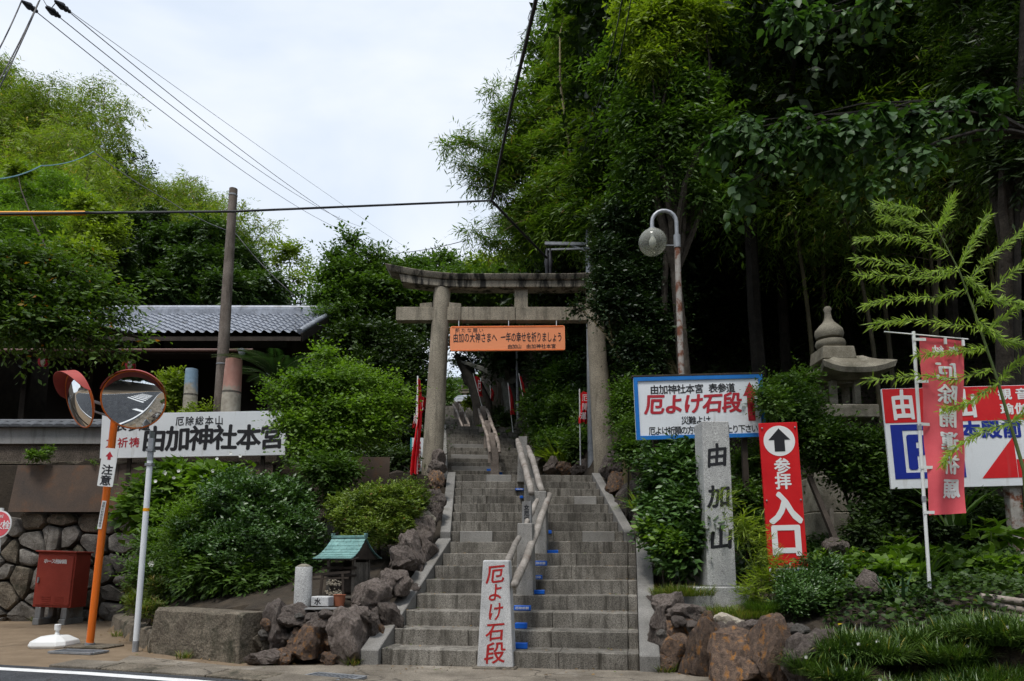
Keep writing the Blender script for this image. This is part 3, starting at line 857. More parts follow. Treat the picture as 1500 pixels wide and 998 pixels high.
tapered(t, Mq, .11, .105, .07, .07, .3 + 33 * 8.25 / F, m_plaster, 'name_post', .004)
text(Mq @ Matrix.Translation((0, -.002, .3)), colm('女厄坂', 0, .225, .02, .062), m_black, t, .03)
log(t, [at(741, 826, 6.75), at(760, 788, 7.85)], .036)
log(t, [at(770, 768, 8.15), at(787, 733, 8.95)], .036)
log(t, [at(754, 858, 6.7), at(778, 800, 7.9), at(805, 725, 9.2)], .042)
log(t, [at(779, 722, 9.0), at(768, 682, 10.2), at(758, 645, 11.7)], .046)
log(t, [at(794, 720, 9.12), at(783, 680, 10.3), at(773, 655, 11.3)], .044)

def old_rail(name, label, pts, ww, h, nlog=2):
    t = thing(name, label, 'handrail', pts[0])
    for p in pts: rail_post(t, p[0], p[1], p[2], h, ww, ww * .75, .24, m_rail)
    for s in (-1, 1):
        log(t, [(p[0] + s * ww * .55, p[1] - .05, p[2] + h * .84) for p in pts], .05, mat=m_rail)
ps = []
for (px, Y, k) in ((725, 17.2, 2), (721, 18.6, 6), (714, 20.0, 10), (707, 21.6, 15)):
    q = at(px, 650, Y); ps.append((q.x, Y, 2.43 + .152 * (k + 1)))
old_rail('stair_handrail', 'weathered rail of rough stone posts and logs on the third flight beyond the torii', ps, .22, .82)
ps = []
for (px, Y, k) in ((683, 27.8, 1), (676, 29.8, 7), (668, 32, 13)):
    q = at(px, 610, Y); ps.append((q.x, Y, 5.15 + .152 * (k + 1)))
old_rail('stair_handrail', 'shaded rail of posts and pale logs on the topmost flight', ps, .26, .85)

# ------------------------------------------------------------------ torii
def torii(name, label, o, sp, Hh, r, mtop, mbody, lean=.055, full=True, zn_=None):
    t = thing(name, label, 'torii gate', o)
    M = Matrix.Translation(o)
    for s in (-1, 1):
        mb = MB(M)
        pts = [Vector((s * (sp / 2 - lean * z), 0, z)) for z in (-.3, 0, Hh * .5, Hh)]
        mb.tube(pts, [r * 1.06, r * 1.04, r * .95, r * .86], 24)
        mb.build('pillar', mbody, t, smooth=50)
        if full:
            mb = MB(M); mb.tube([(s * sp / 2, 0, -.25), (s * sp / 2, 0, .04)], [r * 1.3, r * 1.22], 20); mb.build('base_ring', mbody, t, smooth=50)
    hs = sp / 2 - lean * Hh
    zt_ = Hh
    def beam(nm, half, z0, hh, dep, sweep, over, mat, slant, cutx=()):
        xs_ = np.linspace(-1, 1, 25)
        vs = []
        for u in xs_:
            x = u * half
            zz = z0 + sweep * max(0, abs(u) - .38) ** 2.0 / .62 ** 2.0
            th = hh * (1 + .18 * abs(u) ** 3)
            sl = slant * u * abs(u) ** 6
            for (yy, dz, top) in ((-dep / 2, 0, 0), (dep / 2, 0, 0), (dep / 2 + over, th, 1), (-dep / 2 - over, th, 1)):
                vs.append((x + sl * top, yy, zz + dz))
        fs_ = [(0, 1, 2, 3), tuple(range(96, 100))[::-1]]
        for i in range(24):
            for a in range(4):
                fs_.append((i * 4 + a, i * 4 + (a + 1) % 4, i * 4 + 4 + (a + 1) % 4, i * 4 + 4 + a))
        mb = MB(M); mb.add(vs, fs_); mb.build(nm, mat, t, bevel=.008, smooth=40)
    k = Hh / 3.75
    beam('lower_lintel', hs + .78 * k, zt_ - .02, .135 * k, .34 * k, .11 * k, .01, mtop, .05)
    beam('upper_lintel', hs + 1.02 * k, zt_ + .118 * k, .11 * k, .42 * k, .19 * k, .035, mtop, .08)
    # tie beam in four stone lengths
    zn = Hh - .78 * k if zn_ is None else zn_
    hn = sp / 2 - lean * zn
    L = hn + .86 * k
    cuts = [-L, -hn + r * 2.1, -.05, hn * .62, L] if full else [-L, L]
    for i in range(len(cuts) - 1):
        mb = MB(M); mb.box(((cuts[i] + cuts[i + 1]) / 2, 0, zn), (cuts[i + 1] - cuts[i] - .008, .20 * k, .27 * k))
        mb.build('tie_beam', mbody, t, bevel=.008)
    mb = MB(M); mb.box((.06, 0, zn + .135 * k + (Hh - zn - .135 * k) / 2 - .008), (.26 * k, .17 * k, Hh - zn - .135 * k - .012)); mb.build('centre_strut', mbody, t, bevel=.006)
    for s in (-1, 1):
        for q in (-1, 1):
            xx = s * hn + q * (r * .95 + .10 * k)
            mb = MB(M); mb.prism([(xx - .12 * k, zn + .138 * k), (xx + .12 * k, zn + .138 * k), (xx + .12 * k, zn + (.21 if q > 0 else .235) * k), (xx - .12 * k, zn + (.235 if q > 0 else .21) * k)], -.08 * k, .08 * k)
            mb.build('wedge', mbody, t, bevel=.005)
    return t
TY = 13.0
pl, pr_ = at(632, 690, TY), at(886, 690, TY)
to = Vector(((pl.x + pr_.x) / 2, TY, 2.44))
Ht = at(750, 424, TY).z - 2.44
tor = torii('torii_gate', 'large weathered granite torii gate standing over the head of the second flight', to, pr_.x - pl.x, Ht, .185, m_torii_top, m_torii, lean=.042, zn_=at(750, 462, TY).z - 2.44)
t2 = at(680, 592, 48)
torii('torii_gate', 'small distant torii at the top of the stairs seen under the big gate', (t2.x, 48, 8.7), 3.3, 3.6, .17, m_tan, m_tan, full=False)

# orange banner board hung under the tie beam
c = at(743.5, 496, 12.82); w = 174 * 12.82 / F; h = 39 * 12.82 / F
t = thing('hanging_signboard', 'long orange signboard with black brush writing hanging below the torii beam', 'signboard', c)
M = plane_M(c, 0, 0, R(-.5))
def rrect(w, h, r, n=4):
    P = []
    for cx_, cz_, a0 in ((w / 2 - r, h / 2 - r, 0), (-w / 2 + r, h / 2 - r, 90), (-w / 2 + r, -h / 2 + r, 180), (w / 2 - r, -h / 2 + r, 270)):
        for i in range(n + 1):
            a = R(a0 + 90 * i / n); P.append((cx_ + r * math.cos(a), cz_ + r * math.sin(a)))
    return P
mb = MB(M); mb.prism(rrect(w, h, .04), -.015, .015); mb.build('board', m_bannero, t, bevel=.003)
m_orange_edge = plain('orange board edging', (.80, .17, .03), .5)
mb = MB(M)
mb.box((0, -.017, h / 2 - .018), (w - .06, .006, .022)); mb.box((0, -.017, -h / 2 + .012), (w - .06, .006, .014)); mb.build('edging', m_orange_edge, t)
Mt = M @ Matrix.Translation((0, -.0175, 0))
text(Mt, row('新たな願い', -w * .46, -w * .205, h * .325, .085, .085), m_black, t, 0, wob=.01)
text(Mt, row('由加の大神さまへ', -w * .475, -w * .09, h * .03, .19, .095) + row('一年の幸せを祈りましょう', -w * .06, w * .475, h * .03, .19, .09), m_black, t, .012, wob=.02)
text(Mt, row('由加山', w * .0, w * .12, -h * .335, .085, .085) + row('由加神社本宮', w * .16, w * .42, -h * .335, .085, .085), m_black, t, .012)
mb = MB()
for px in (672, 745, 815):
    a, b = at(px, 479, 12.86), at(px, 470, 12.9); mb.bar(a, b, .012)
mb.build('hanger_wire', m_galvd, t)

# ------------------------------------------------------------------ pale street lamp
a = at(998, 600, 8.7); gz = float(zt(a.x, 8.7))
t = thing('street_lamp', 'globe street lamp on a rust streaked white pole behind the blue framed sign', 'street lamp', (a.x, 8.7, gz))
x0 = at(995, 450, 8.7).x
zt1 = at(991, 362, 8.7).z; zg = at(991, 352, 8.7).z
mb = MB(); mb.tube([(x0, 8.7, gz - .1), (x0, 8.7, zt1)], .037, 12); mb.build('pole', m_rust, t, smooth=60)
mb = MB(); mb.tube([(x0, 8.7, zt1 - .01), (x0, 8.7, zt1 + .16)], .044, 12); mb.tube([(x0 - .16, 8.7, zt1 + .02), (x0, 8.7, zt1 + .02)], .008, 6); mb.build('sleeve', m_galv, t, smooth=60)
zb = at(975, 309, 8.7).z; xg = at(956, 355, 8.7).x; rad = (x0 - xg) / 2
pts = [(x0, 8.7, zt1 + .12), (x0, 8.7, zb - rad)] + [(x0 - rad + rad * math.cos(R(a_)), 8.7, zb - rad + rad * math.sin(R(a_))) for a_ in range(20, 181, 20)] + [(xg, 8.7, zb - rad - .12)]
mb = MB(); mb.tube(pts, .026, 10); mb.build('swan_neck', m_galv, t, smooth=60)
gc = Vector((xg, 8.7, at(956, 355, 8.7).z))
mb = MB(); mb.lathe([(.03, .19), (.05, .185), (.055, .14), (.035, .13)], gc, 14); mb.build('cap', m_galvd, t, smooth=40)
mgl, tt, pp = base('dirty glass globe', .12, 0, .5)
pp.inputs['Base Color'].default_value = (.55, .56, .50, 1)
tr = nd(tt, 'ShaderNodeBsdfTransparent'); tr.inputs[0].default_value = (.80, .80, .74, 1)
lw = nd(tt, 'ShaderNodeLayerWeight'); lw.inputs[0].default_value = .35
rr_ = ramp(tt, lw.outputs['Facing'], [(.0, .30), (.75, .42), (1., .95)])
ms = nd(tt, 'ShaderNodeMixShader'); tt.links.new(rr_, ms.inputs[0]); tt.links.new(tr.outputs[0], ms.inputs[1]); tt.links.new(pp.outputs[0], ms.inputs[2])
tt.links.new(ms.outputs[0], tt.nodes['Material Output'].inputs[0])
bm = bmesh.new(); bmesh.ops.create_uvsphere(bm, u_segments=32, v_segments=20, radius=.178); me = bpy.data.meshes.new('globe'); bm.to_mesh(me); bm.free()
me.polygons.foreach_set('use_smooth', [True] * len(me.polygons)); me.materials.append(mgl)
g_ = link('globe', me, t); g_.location = gc - ORG[t.name]
mb = MB(); mb.lathe([(.018, .13), (.022, .07), (.045, .02), (.048, -.02), (.03, -.06), (.006, -.075)], gc, 14); mb.build('bulb', m_white2, g_, smooth=60)
bpy.data.objects['bulb'].parent = t

# ------------------------------------------------------------------ signs on the right
def board(name, label, cat, px0, py0, px1, py1, Y, rz=0, ry=0, th=.03, mat=m_white, bev=.003):
    c = at((px0 + px1) / 2, (py0 + py1) / 2, Y); w = (px1 - px0) * Y / F / math.cos(rz); h = (py1 - py0) * Y / F
    t = thing(name, label, cat, (c.x, c.y, c.z - h / 2))
    M = plane_M(c, rz, 0, ry)
    mb = MB(M); mb.box((0, th / 2, 0), (w, th, h)); mb.build('board', mat, t, bevel=bev)
    return t, M, w, h
t, M, w, h = board('direction_sign', 'white direction sign with blue frame, red title and red up arrow', 'sign', 928, 549, 1121, 644, 8.2, 0, R(-1.5))
mb = MB(M); fr = .045
for s in (-1, 1):
    mb.box((0, -.008, s * (h / 2 - fr / 2)), (w, .014, fr)); mb.box((s * (w / 2 - fr / 2), -.0081, 0), (fr, .014, h - 2 * fr - .001))
mb.build('frame', m_blue, t)
mb = MB(M); mb.box((0, .03, h / 2 + .014), (w + .04, .09, .022)); mb.build('top_batten', m_dwood, t, bevel=.003)
Mt = M @ Matrix.Translation((0, -.0025, 0))
text(Mt, row('由加神社本宮', -w * .375, w * .04, h * .295, .11, .105) + row('表参道', w * .08, w * .285, h * .295, .11, .105), m_black, t, .018, wob=.015)
text(Mt, row('厄よけ石段', -w * .42, w * .33, h * .055, .235, .225), m_redtxt, t, .034, skew=.12, wob=.012)
text(Mt, row('災難よけ', -w * .145, w * .08, -h * .21, .095, .09), m_black, t, .01)
text(Mt, row('厄よけ祈願の方はここをお上り下さい', -w * .40, w * .44, -h * .365, .098, .082), m_black, t, .01)
mb = MB(Mt); ax = w * .40
mb.flat([(ax - .085, 0, h * .16), (ax + .085, 0, h * .16), (ax, 0, h * .385)]); mb.flat([(ax - .042, -.0004, h * .165), (ax - .042, -.0004, -h * .24), (ax + .042, -.0004, -h * .24), (ax + .042, -.0004, h * .165)])
mb.build('arrow', m_redtxt, t, fix=False)
for px in (960, 1090):
    mb = MB(); q = at(px, 640, 8.28); mb.box((q.x, 8.29, (q.z + zt(q.x, 8.29)) / 2), (.06, .06, q.z - float(zt(q.x, 8.29)) + .5))
    mb.build('post', m_dwood, t)

t, M, w, h = board('entrance_sign', 'tall narrow red sign with white arrow disc and bold white entrance characters', 'sign', 1120, 617, 1175.5, 849, 7.6, R(-4), R(-1.2), th=.035, mat=m_red)
mb = MB(M); mb.box((0, -.002, -h / 2 + .065), (w - .004, .003, .13)); mb.build('notice_panel', m_white, t)
Mt = M @ Matrix.Translation((0, -.0025, 0))
mb = MB(Mt); cz_ = h / 2 - .20; rr0 = w * .41
mb.flat([(rr0 * math.cos(2 * math.pi * i / 40), 0, cz_ + rr0 * math.sin(2 * math.pi * i / 40)) for i in range(40)]); mb.build('disc', m_wtxt, t, fix=False)
mb = MB(Mt @ Matrix.Translation((0, -.0025, 0)))
mb.flat([(-.115, 0, cz_ + .01), (-.055, 0, cz_ + .01), (-.055, 0, cz_ - .115), (.055, 0, cz_ - .115), (.055, 0, cz_ + .01), (.115, 0, cz_ + .01), (0, 0, cz_ + .135)]); mb.build('arrow', m_black, t, fix=False)
text(Mt, [('参', .01, h / 2 - .475, .165, .17), ('拝', .01, h / 2 - .64, .165, .17)], m_wtxt, t, .028)
text(Mt, [('入', .01, h / 2 - .925, .33, .34)], m_wtxt, t, .045)
text(Mt, [('口', 0, h / 2 - 1.26, .34, .36)], m_wtxt, t, .045)
text(Mt @ Matrix.Translation((0, -.003, 0)), row('厄除祈願参道', -w * .46, w * .46, -h / 2 + .09, .055, .058) + row('正面入口', -w * .3, w * .3, -h / 2 + .028, .045, .05), m_navy, t, .01)
mb = MB(); q = at(1150, 850, 7.66); mb.box((q.x, 7.67, (q.z + float(zt(q.x, 7.67))) / 2), (.05, .05, abs(q.z - float(zt(q.x, 7.67))) + .3)); mb.build('stake', m_dwood, t)

def bolts(t, M, w, h, pts):
    for x, z in pts:
        mb = MB(M @ Matrix.Translation((x * w / 2, -.004, z * h / 2)) @ Matrix.Rotation(R(90), 4, 'X')); mb.lathe([(.010, 0), (.010, .006), (.005, .010)], (0, 0, 0), 8); mb.build('bolt', m_galvd, t, smooth=40)
bolts(t, M, w, h, [(-.86, .93), (.86, .93), (-.86, -.93), (.86, -.93), (-.88, .0), (.88, 0)])
# monument
o = at(1061, 893, 7.4); gz = at(1061, 896, 7.4).z
t = thing('stone_monument', 'tall speckled granite pillar with three black cut characters on a square granite base', 'monument', (o.x, 7.4, gz))
M = Matrix.Translation((o.x, 7.4, gz)) @ Matrix.Rotation(R(3), 4, 'Z')
hb = at(1061, 860, 7.4).z - gz
mb = MB(M); mb.box((0, .28, hb / 2 - .05), (.57, .57, hb + .1)); mb.build('plinth', m_granite2, t, bevel=.01)
hs_ = at(1061, 616, 7.5).z - gz - hb
Ms = M @ Matrix.Translation((.03, .12, hb))
tapered(t, Ms, .305, .29, .30, .28, hs_, m_granite2, 'shaft', .012)
text(Ms @ Matrix.Translation((0, -.002, 0)) @ Matrix.Rotation(-math.atan(.01 / hs_), 4, 'X'), [('由', .0, 1.37, .23, .25), ('加', .005, .935, .24, .24), ('山', .01, .50, .25, .25)], m_black, t, .028, wob=.03)

# red, white and blue parking sign
t, M, w, h = board('parking_sign', 'wide red and white parking sign with blue P behind the cloth banner', 'sign', 1296, 563, 1600, 714, 8.0, R(0), R(-1.6), th=.03)
Mt = M @ Matrix.Translation((0, -.003, 0))
zr0 = h / 2 - .35 * h
mb = MB(Mt); mb.box((0, .0015, (h / 2 + zr0) / 2), (w - .01, .003, h / 2 - zr0 - .008)); mb.build('red_panel', m_red, t)
Mu = Mt @ Matrix.Translation((0, -.003, 0))
text(Mu, [('由', -w * .405, h * .325, .27, .34), ('加', -w * .225, h * .325, .26, .32), ('山', -w * .10, h * .325, .27, .34)], m_wtxt, t, .032, wob=.015)
text(Mu, row('観音霊場', w * .06, w * .40, h * .41, .13, .15) + row('瑜伽大権現', w * .07, w * .42, h * .26, .13, .15), m_wtxt, t, .03)
# blue rounded frame with a P inside it
PX, PZ, PW, PH = -w / 2 + .455, -h * .135, .80, .62
mb = MB(Mt)
mb.box((PX - PW / 2 + .065, 0, PZ), (.13, .002, PH)); mb.box((PX + PW / 2 - .065, 0, PZ), (.13, .002, PH))
for s_ in (-1, 1): mb.box((PX, 0, PZ + s_ * (PH / 2 - .035)), (PW - .262, .002, .07))
mb.build('frame', m_navy, t, bevel=0)
text(Mt, [('P', PX + .02, PZ - .0, .50, .50)], m_navy, t, .05)
text(Mt, [(c_, -w * .085 + i * .235, h * .06, .22, .20) for i, c_ in enumerate('本殿前')], m_navy, t, .04)
mb = MB(Mt)
mb.flat([(-w * .055, 0, -h * .42), (w * .12, 0, -h * .42), (w * .12, 0, -h * .01)]); mb.flat([(w * .122, 0, -h * .42), (w * .3, 0, -h * .42), (w * .3, 0, -h * .24), (w * .122, 0, -h * .24)])
mb.build('arrow', m_red, t, fix=False)
for px in (1486, 1320 + 262):
    mb = MB(); q = at(px, 712, 8.06); z_ = float(zt(q.x, 8.1)); mb.box((q.x, 8.1, (q.z + z_) / 2 + .1), (.14, .10, q.z - z_ + .4))
    mb.build('post', m_rust, t, bevel=.004)

# nobori banner seen from behind
pb = at(1363, 882, 6.5); gz = float(zt(pb.x, 6.5))
t = thing('cloth_banner', 'faded red cloth banner with white characters seen from behind on a thin white pole', 'banner', (pb.x, 6.5, gz))
ptp = at(1338, 486, 6.5)
mb = MB(); mb.tube([(pb.x, 6.5, gz - .1), Vector((pb.x, 6.5, gz)).lerp(ptp, .5), ptp], .0155, 10); mb.build('pole', m_white2, t, smooth=60)
mb = MB()
for f_ in (.35, .62): 
    q = Vector((pb.x, 6.5, gz)).lerp(ptp, f_); mb.tube([q, q + Vector((0, 0, .05))], .020, 10)
mb.build('pole_joint', m_galv, t, smooth=60)
mb = MB(); mb.tube([at(1295, 486, 6.5), at(1418, 497, 6.48)], .006, 6); mb.build('crossbar', m_white2, t, smooth=60)
ul, ur, ll, lr = at(1347, 493, 6.5), at(1412, 499, 6.5), at(1362, 755, 6.5), at(1413, 752, 6.5)
NX_, NZ_ = 14, 50
def ban(u, v):
    a = ul.lerp(ur, u).lerp(ll.lerp(lr, u), v)
    return a + Vector((0, .022 * math.sin(u * 7 + v * 3.2) * (.3 + v) + .012 * math.sin(v * 14 + u * 2), 0))
vs = [ban(i / NX_, j / NZ_) for j in range(NZ_ + 1) for i in range(NX_ + 1)]
fs = [(j * (NX_ + 1) + i, j * (NX_ + 1) + i + 1, (j + 1) * (NX_ + 1) + i + 1, (j + 1) * (NX_ + 1) + i) for j in range(NZ_) for i in range(NX_)]
mb = MB(); mb.add(vs, fs); mb.build('cloth', m_flag, t, smooth=80, fix=False)
mb = MB()
for v_ in (.02, .26, .50, .74, .985):
    a = ban(0, v_); q = a.copy(); k_ = (a.z - gz) / (ptp.z - gz); q = Vector((pb.x, 6.5, gz)).lerp(ptp, k_)
    mb.bar(q + Vector((-.02, -.018, 0)), a + Vector((.05, -.018, 0)), .003, .028)
for px in (1384, 1410):
    a = at(px, 493 + (px - 1338) * .09, 6.49); mb.box((a.x, 6.485, a.z - .02), (.024, .012, .06))
mb.build('loop', m_white2, t)
# lettering follows the cloth
vsL, fsL = [], []
def put(ch, u, v, w, h, off):
    co, f = glyph(ch, .004)
    for li, (dx, dz) in enumerate(((0, 0), (off, 0), (-off, 0), (0, off * .8), (0, -off * .8))):
        n = len(vsL)
        for p in co:
            a, b = -(p[0] - GC[0]) / GS + dx, (p[1] - GC[1]) / GS + dz
            vsL.append(ban(u + a * w, v - b * h) + Vector((0, -.004 - .0002 * li, 0)))
        fsL.extend([tuple(i + n for i in q) for q in f])
put('奉', .60 + .17, .07, .26, .055, .02); put('納', .60 - .19, .07, .26, .055, .02)
for i, ch in enumerate('厄除開運祈願'): put(ch, .58 + .012 * i, .195 + i * .133, .50, .108, .032)
mb = MB(); mb.v, mb.f = vsL, fsL; mb.build('lettering', m_wtxt, t, fix=False)

# ------------------------------------------------------------------ stone lantern
LY = 10.0
o = at(1222, 795, LY); k = LY / F
t = thing('stone_lantern', 'old carved stone lantern with upturned roof and onion finial half hidden by leaves', 'stone lantern', (o.x, LY, float(zt(o.x, LY))))
def zz(py): return at(1220, py, LY).z
cx0 = at(1214, 480, LY).x
def L_(prof, px, seg=20):
    c_ = Vector((at(px, 500, LY).x, LY, 0)); mb = MB(); mb.lathe([(r * k, zz(y)) for r, y in prof], c_, seg); return mb
L_([(11, 499), (19, 496), (21, 490), (19.5, 484), (14, 478), (8.5, 473), (5.5, 467), (4.5, 458), (6, 453), (4, 450)], 1215).build('finial', m_lantern, t, smooth=50)
L_([(14, 513.5), (19, 511), (22, 505), (20, 500), (15, 498.5), (10, 498)], 1216).build('finial_bowl', m_lantern, t, smooth=50)
x_ = at(1218, 500, LY).x
mb = MB(); mb.box((x_, LY, (zz(532) + zz(513)) / 2), (50 * k, 50 * k, zz(513) - zz(532)), top=.92); mb.build('neck_block', m_lantern, t, bevel=.012)
# roof: four sloping sides with lifted corners
xr = at(1237, 545, LY).x - .02
mb = MB(); n_ = 8; vs = []; rings = [(20, 527), (25, 532), (34, 539), (43, 545), (48, 550), (46, 557), (34, 561), (18, 562)]
for (hw_, py) in rings:
    for e in range(4):
        for i in range(n_):
            u = -1 + 2 * i / n_
            cxr = [(u, -1), (1, u), (-u, 1), (-1, -u)][e]
            lift = (abs(u) ** 3) * .085 * (hw_ / 48) ** 3
            spread = 1 + .12 * abs(u) ** 4 * (hw_ / 48)
            vs.append((xr + cxr[0] * hw_ * k * spread, LY + cxr[1] * hw_ * k * spread, zz(py) + lift))
N4 = 4 * n_
fs = [tuple(range(N4)), tuple(range((len(rings) - 1) * N4, len(rings) * N4))[::-1]]
for r_ in range(len(rings) - 1):
    for i in range(N4): fs.append((r_ * N4 + i, r_ * N4 + (i + 1) % N4, (r_ + 1) * N4 + (i + 1) % N4, (r_ + 1) * N4 + i))
mb.add(vs, fs); mb.build('roof', m_lantern, t, smooth=45)
xb = at(1230, 580, LY).x
for sx in (-1, 1):
    for sy in (-1, 1):
        mb = MB(); mb.box((xb + sx * 17 * k, LY + sy * 17 * k, (zz(562) + zz(599)) / 2), (9 * k, 9 * k, zz(562) - zz(599))); mb.build('firebox_post', m_lantern, t, bevel=.006)
mb = MB(); mb.box((xb, LY, zz(597)), (36 * k, 36 * k, .03)); mb.box((xb, LY, zz(564)), (34 * k, 34 * k, .03)); mb.build('firebox_floor', m_lantern, t)
mb = MB(); mb.box((xb + .02, LY, (zz(599.5) + zz(618)) / 2), (76 * k, 70 * k, zz(599.5) - zz(618))); mb.build('platform', m_lantern, t, bevel=.012)
mb = MB(); mb.lathe([(30 * k, zz(672)), (22 * k, zz(660)), (17 * k, zz(640)), (20 * k, zz(618.5))], (xb, LY, 0), 20); mb.build('shaft', m_lantern, t, smooth=50)
L_([(34, 700), (33, 692), (28, 682), (18, 674), (10, 670)], 1216).build('lotus_stone', m_lantern, t, smooth=50)
mb = MB(); mb.box((at(1222, 750, LY).x, LY + .1, (zz(700) + zz(752)) / 2), (76 * k, 76 * k, zz(700.5) - zz(752)), top=.9); mb.build('base_block', m_lantern, t, bevel=.015)
mb = MB(); mb.box((at(1222, 750, LY).x, LY + .1, (zz(752.5) + zz(800)) / 2), (90 * k, 88 * k, zz(752.5) - zz(800)), top=.95); mb.build('base_block', m_lantern, t, bevel=.015)

pav = bpy.data.objects['pavement']
def along(pts, step):
    out, acc = [], 0
    P = [Vector((x, y, 0)) for x, y in pts]
    for i in range(len(P) - 1):
        d = P[i + 1] - P[i]; L = d.length; u = (step - acc) if acc else 0
        while u < L:
            out.append((P[i] + d * (u / L), d.normalized())); u += step
        acc = (acc + L) % step if L else acc
    return out
gp = [(-4.3, 6.84), (-3.7, 6.66), (-2.65, 6.28), (-2.0, 6.0), (-1.2, 5.62), (0, 5.0), (1.5, 4.2), (3, 3.4)]
rr = random.Random(2); A_ = along(gp, .6)
for (p, d), (q, d2) in zip(A_[:-1], A_[1:]):
    n_ = Vector((-d.y, d.x, 0)); a = p + d * .006; b = q - d * .006; z_ = .022 + rr.uniform(-.003, .003)
    vs = [a, b, b + n_ * .30, a + n_ * .30]
    mb = MB(); mb.add([(v.x, v.y, -.02) for v in vs] + [(v.x, v.y, z_ + (.012 if i > 1 else 0)) for i, v in enumerate(vs)], [(3, 2, 1, 0), (4, 5, 6, 7), (0, 1, 5, 4), (1, 2, 6, 5), (2, 3, 7, 6), (3, 0, 4, 7)])
    mb.build('gutter_slab', m_conc if rr.random() < .35 else m_pave, pav, bevel=.006)
mb = MB(); mb.add([(1.42, 6.88, -.05), (2.0, 6.60, -.05), (2.62, 6.20, -.05), (3.1, 5.75, -.05), (1.45, 6.98, .40), (2.0, 6.74, .40), (2.66, 6.36, .40), (3.2, 5.95, .30)], [(0, 1, 5, 4), (1, 2, 6, 5), (2, 3, 7, 6)])
tag(mb.build('bank_face', m_mortar, fix=False), kind='structure')
# ------------------------------------------------------------------ left: retaining wall, boards, parapet
WY = 11.92
zw = lambda py, Y=WY: at(300, py, Y).z
t = thing('retaining_wall', 'rubble stone retaining wall behind the red hose box on the left', 'retaining wall', (-9, WY, 0))
mb = MB(); mb.box((-9.6, WY + .14, .86), (14.2, .14, 1.9)); mb.build('mortar', m_mortar, t)
stone_wall(t, Matrix.Translation((-16.2, WY, -.05)), 13.2, 1.80, .40, .31, [m_wallstone, m_wallstone, m_wallstone, m_conc], 5, gap=.020, proud=.065)
t = thing('parapet_wall', 'grey plaster parapet with dark tile coping above the plywood boards', 'wall', (-9, 12.1, 1.75))
mb = MB(); mb.box((-10.3, 12.16, (1.78 + zw(676)) / 2), (12.6, .2, zw(676) - 1.78)); mb.build('lower_band', m_mortar, t)
mb = MB(); mb.box((-10.3, 12.14, (zw(675) + zw(649)) / 2), (12.6, .16, zw(649) - zw(675))); mb.build('pebbledash_band', m_pebble, t)
mb = MB(); mb.box((-10.3, 12.06, zw(677)), (12.6, .12, .05)); mb.build('ledge', m_conc, t, bevel=.005)
mb = MB(); mb.box((-10.3, 12.11, (zw(648.8) + zw(625)) / 2), (12.6, .2, zw(625) - zw(648.8))); mb.build('plaster_band', m_plaster, t)
for i in range(64):
    x = -16.4 + i * .186
    vs, zb = [], zw(624.5)
    for a_ in range(7):
        th = R(180 - a_ * 30); 
        vs.append((x + .098 * math.cos(th), 11.93, zb + .035 * math.sin(th) + .012)); 
    for a_ in range(7):
        th = R(180 - a_ * 30); vs.append((x + .098 * math.cos(th), 12.14, zb + .035 * math.sin(th) + .10))
    vs += [(x + .098, 11.93, zb - .006), (x - .098, 11.93, zb - .006), (x + .098, 12.14, zb + .03), (x - .098, 12.14, zb + .03)]
    fs = [(j, j + 1, j + 8, j + 7) for j in range(6)] + [(0, 1, 2, 3, 4, 5, 6, 14, 15)] + [(14, 15, 17, 16)]
    mb = MB(); mb.add(vs, fs); mb.build('coping_tile', m_tiled, t, smooth=50)
mb = MB(); mb.tube([(-16.6, 12.19, zw(624.5) + .12), (-4.4, 12.19, zw(624.5) + .12)], .055, 10); mb.build('ridge_tile', m_tiled, t, smooth=60)

def ply(x0, x1, y0, y1, lab, lean=.16, sk=0):
    a, b = at(x0, y1, 11.74), at(x1, y1, 11.74); h = (y1 - y0) * 11.74 / F
    t = tag(MB(Matrix.Translation(((a.x + b.x) / 2, 11.74, a.z)) @ Matrix.Rotation(-math.asin(lean * .5), 4, 'X')).add(
        [(-(b.x - a.x) / 2 - .03, 0, 0), ((b.x - a.x) / 2, 0, 0), ((b.x - a.x) / 2, .015, 0), (-(b.x - a.x) / 2 - .03, .015, 0),
         (-(b.x - a.x) / 2 + sk, 0, h), ((b.x - a.x) / 2, 0, h), ((b.x - a.x) / 2, .015, h), (-(b.x - a.x) / 2 + sk, .015, h)],
        [(3, 2, 1, 0), (4, 5, 6, 7), (0, 1, 5, 4), (1, 2, 6, 5), (2, 3, 7, 6), (3, 0, 4, 7)]).build('plywood_board', m_plywood, org=((a.x + b.x) / 2, 11.74, a.z)),
        lab, 'board')
ply(14, 166, 680, 750, 'rust stained plywood board leaning on the wall above the hose box', sk=.02)
ply(167.5, 395, 679, 749, 'weathered plywood board leaning on the wall below the long white sign')
ply(508, 569, 668, 728, 'small brown plywood board between the maple and the azalea')

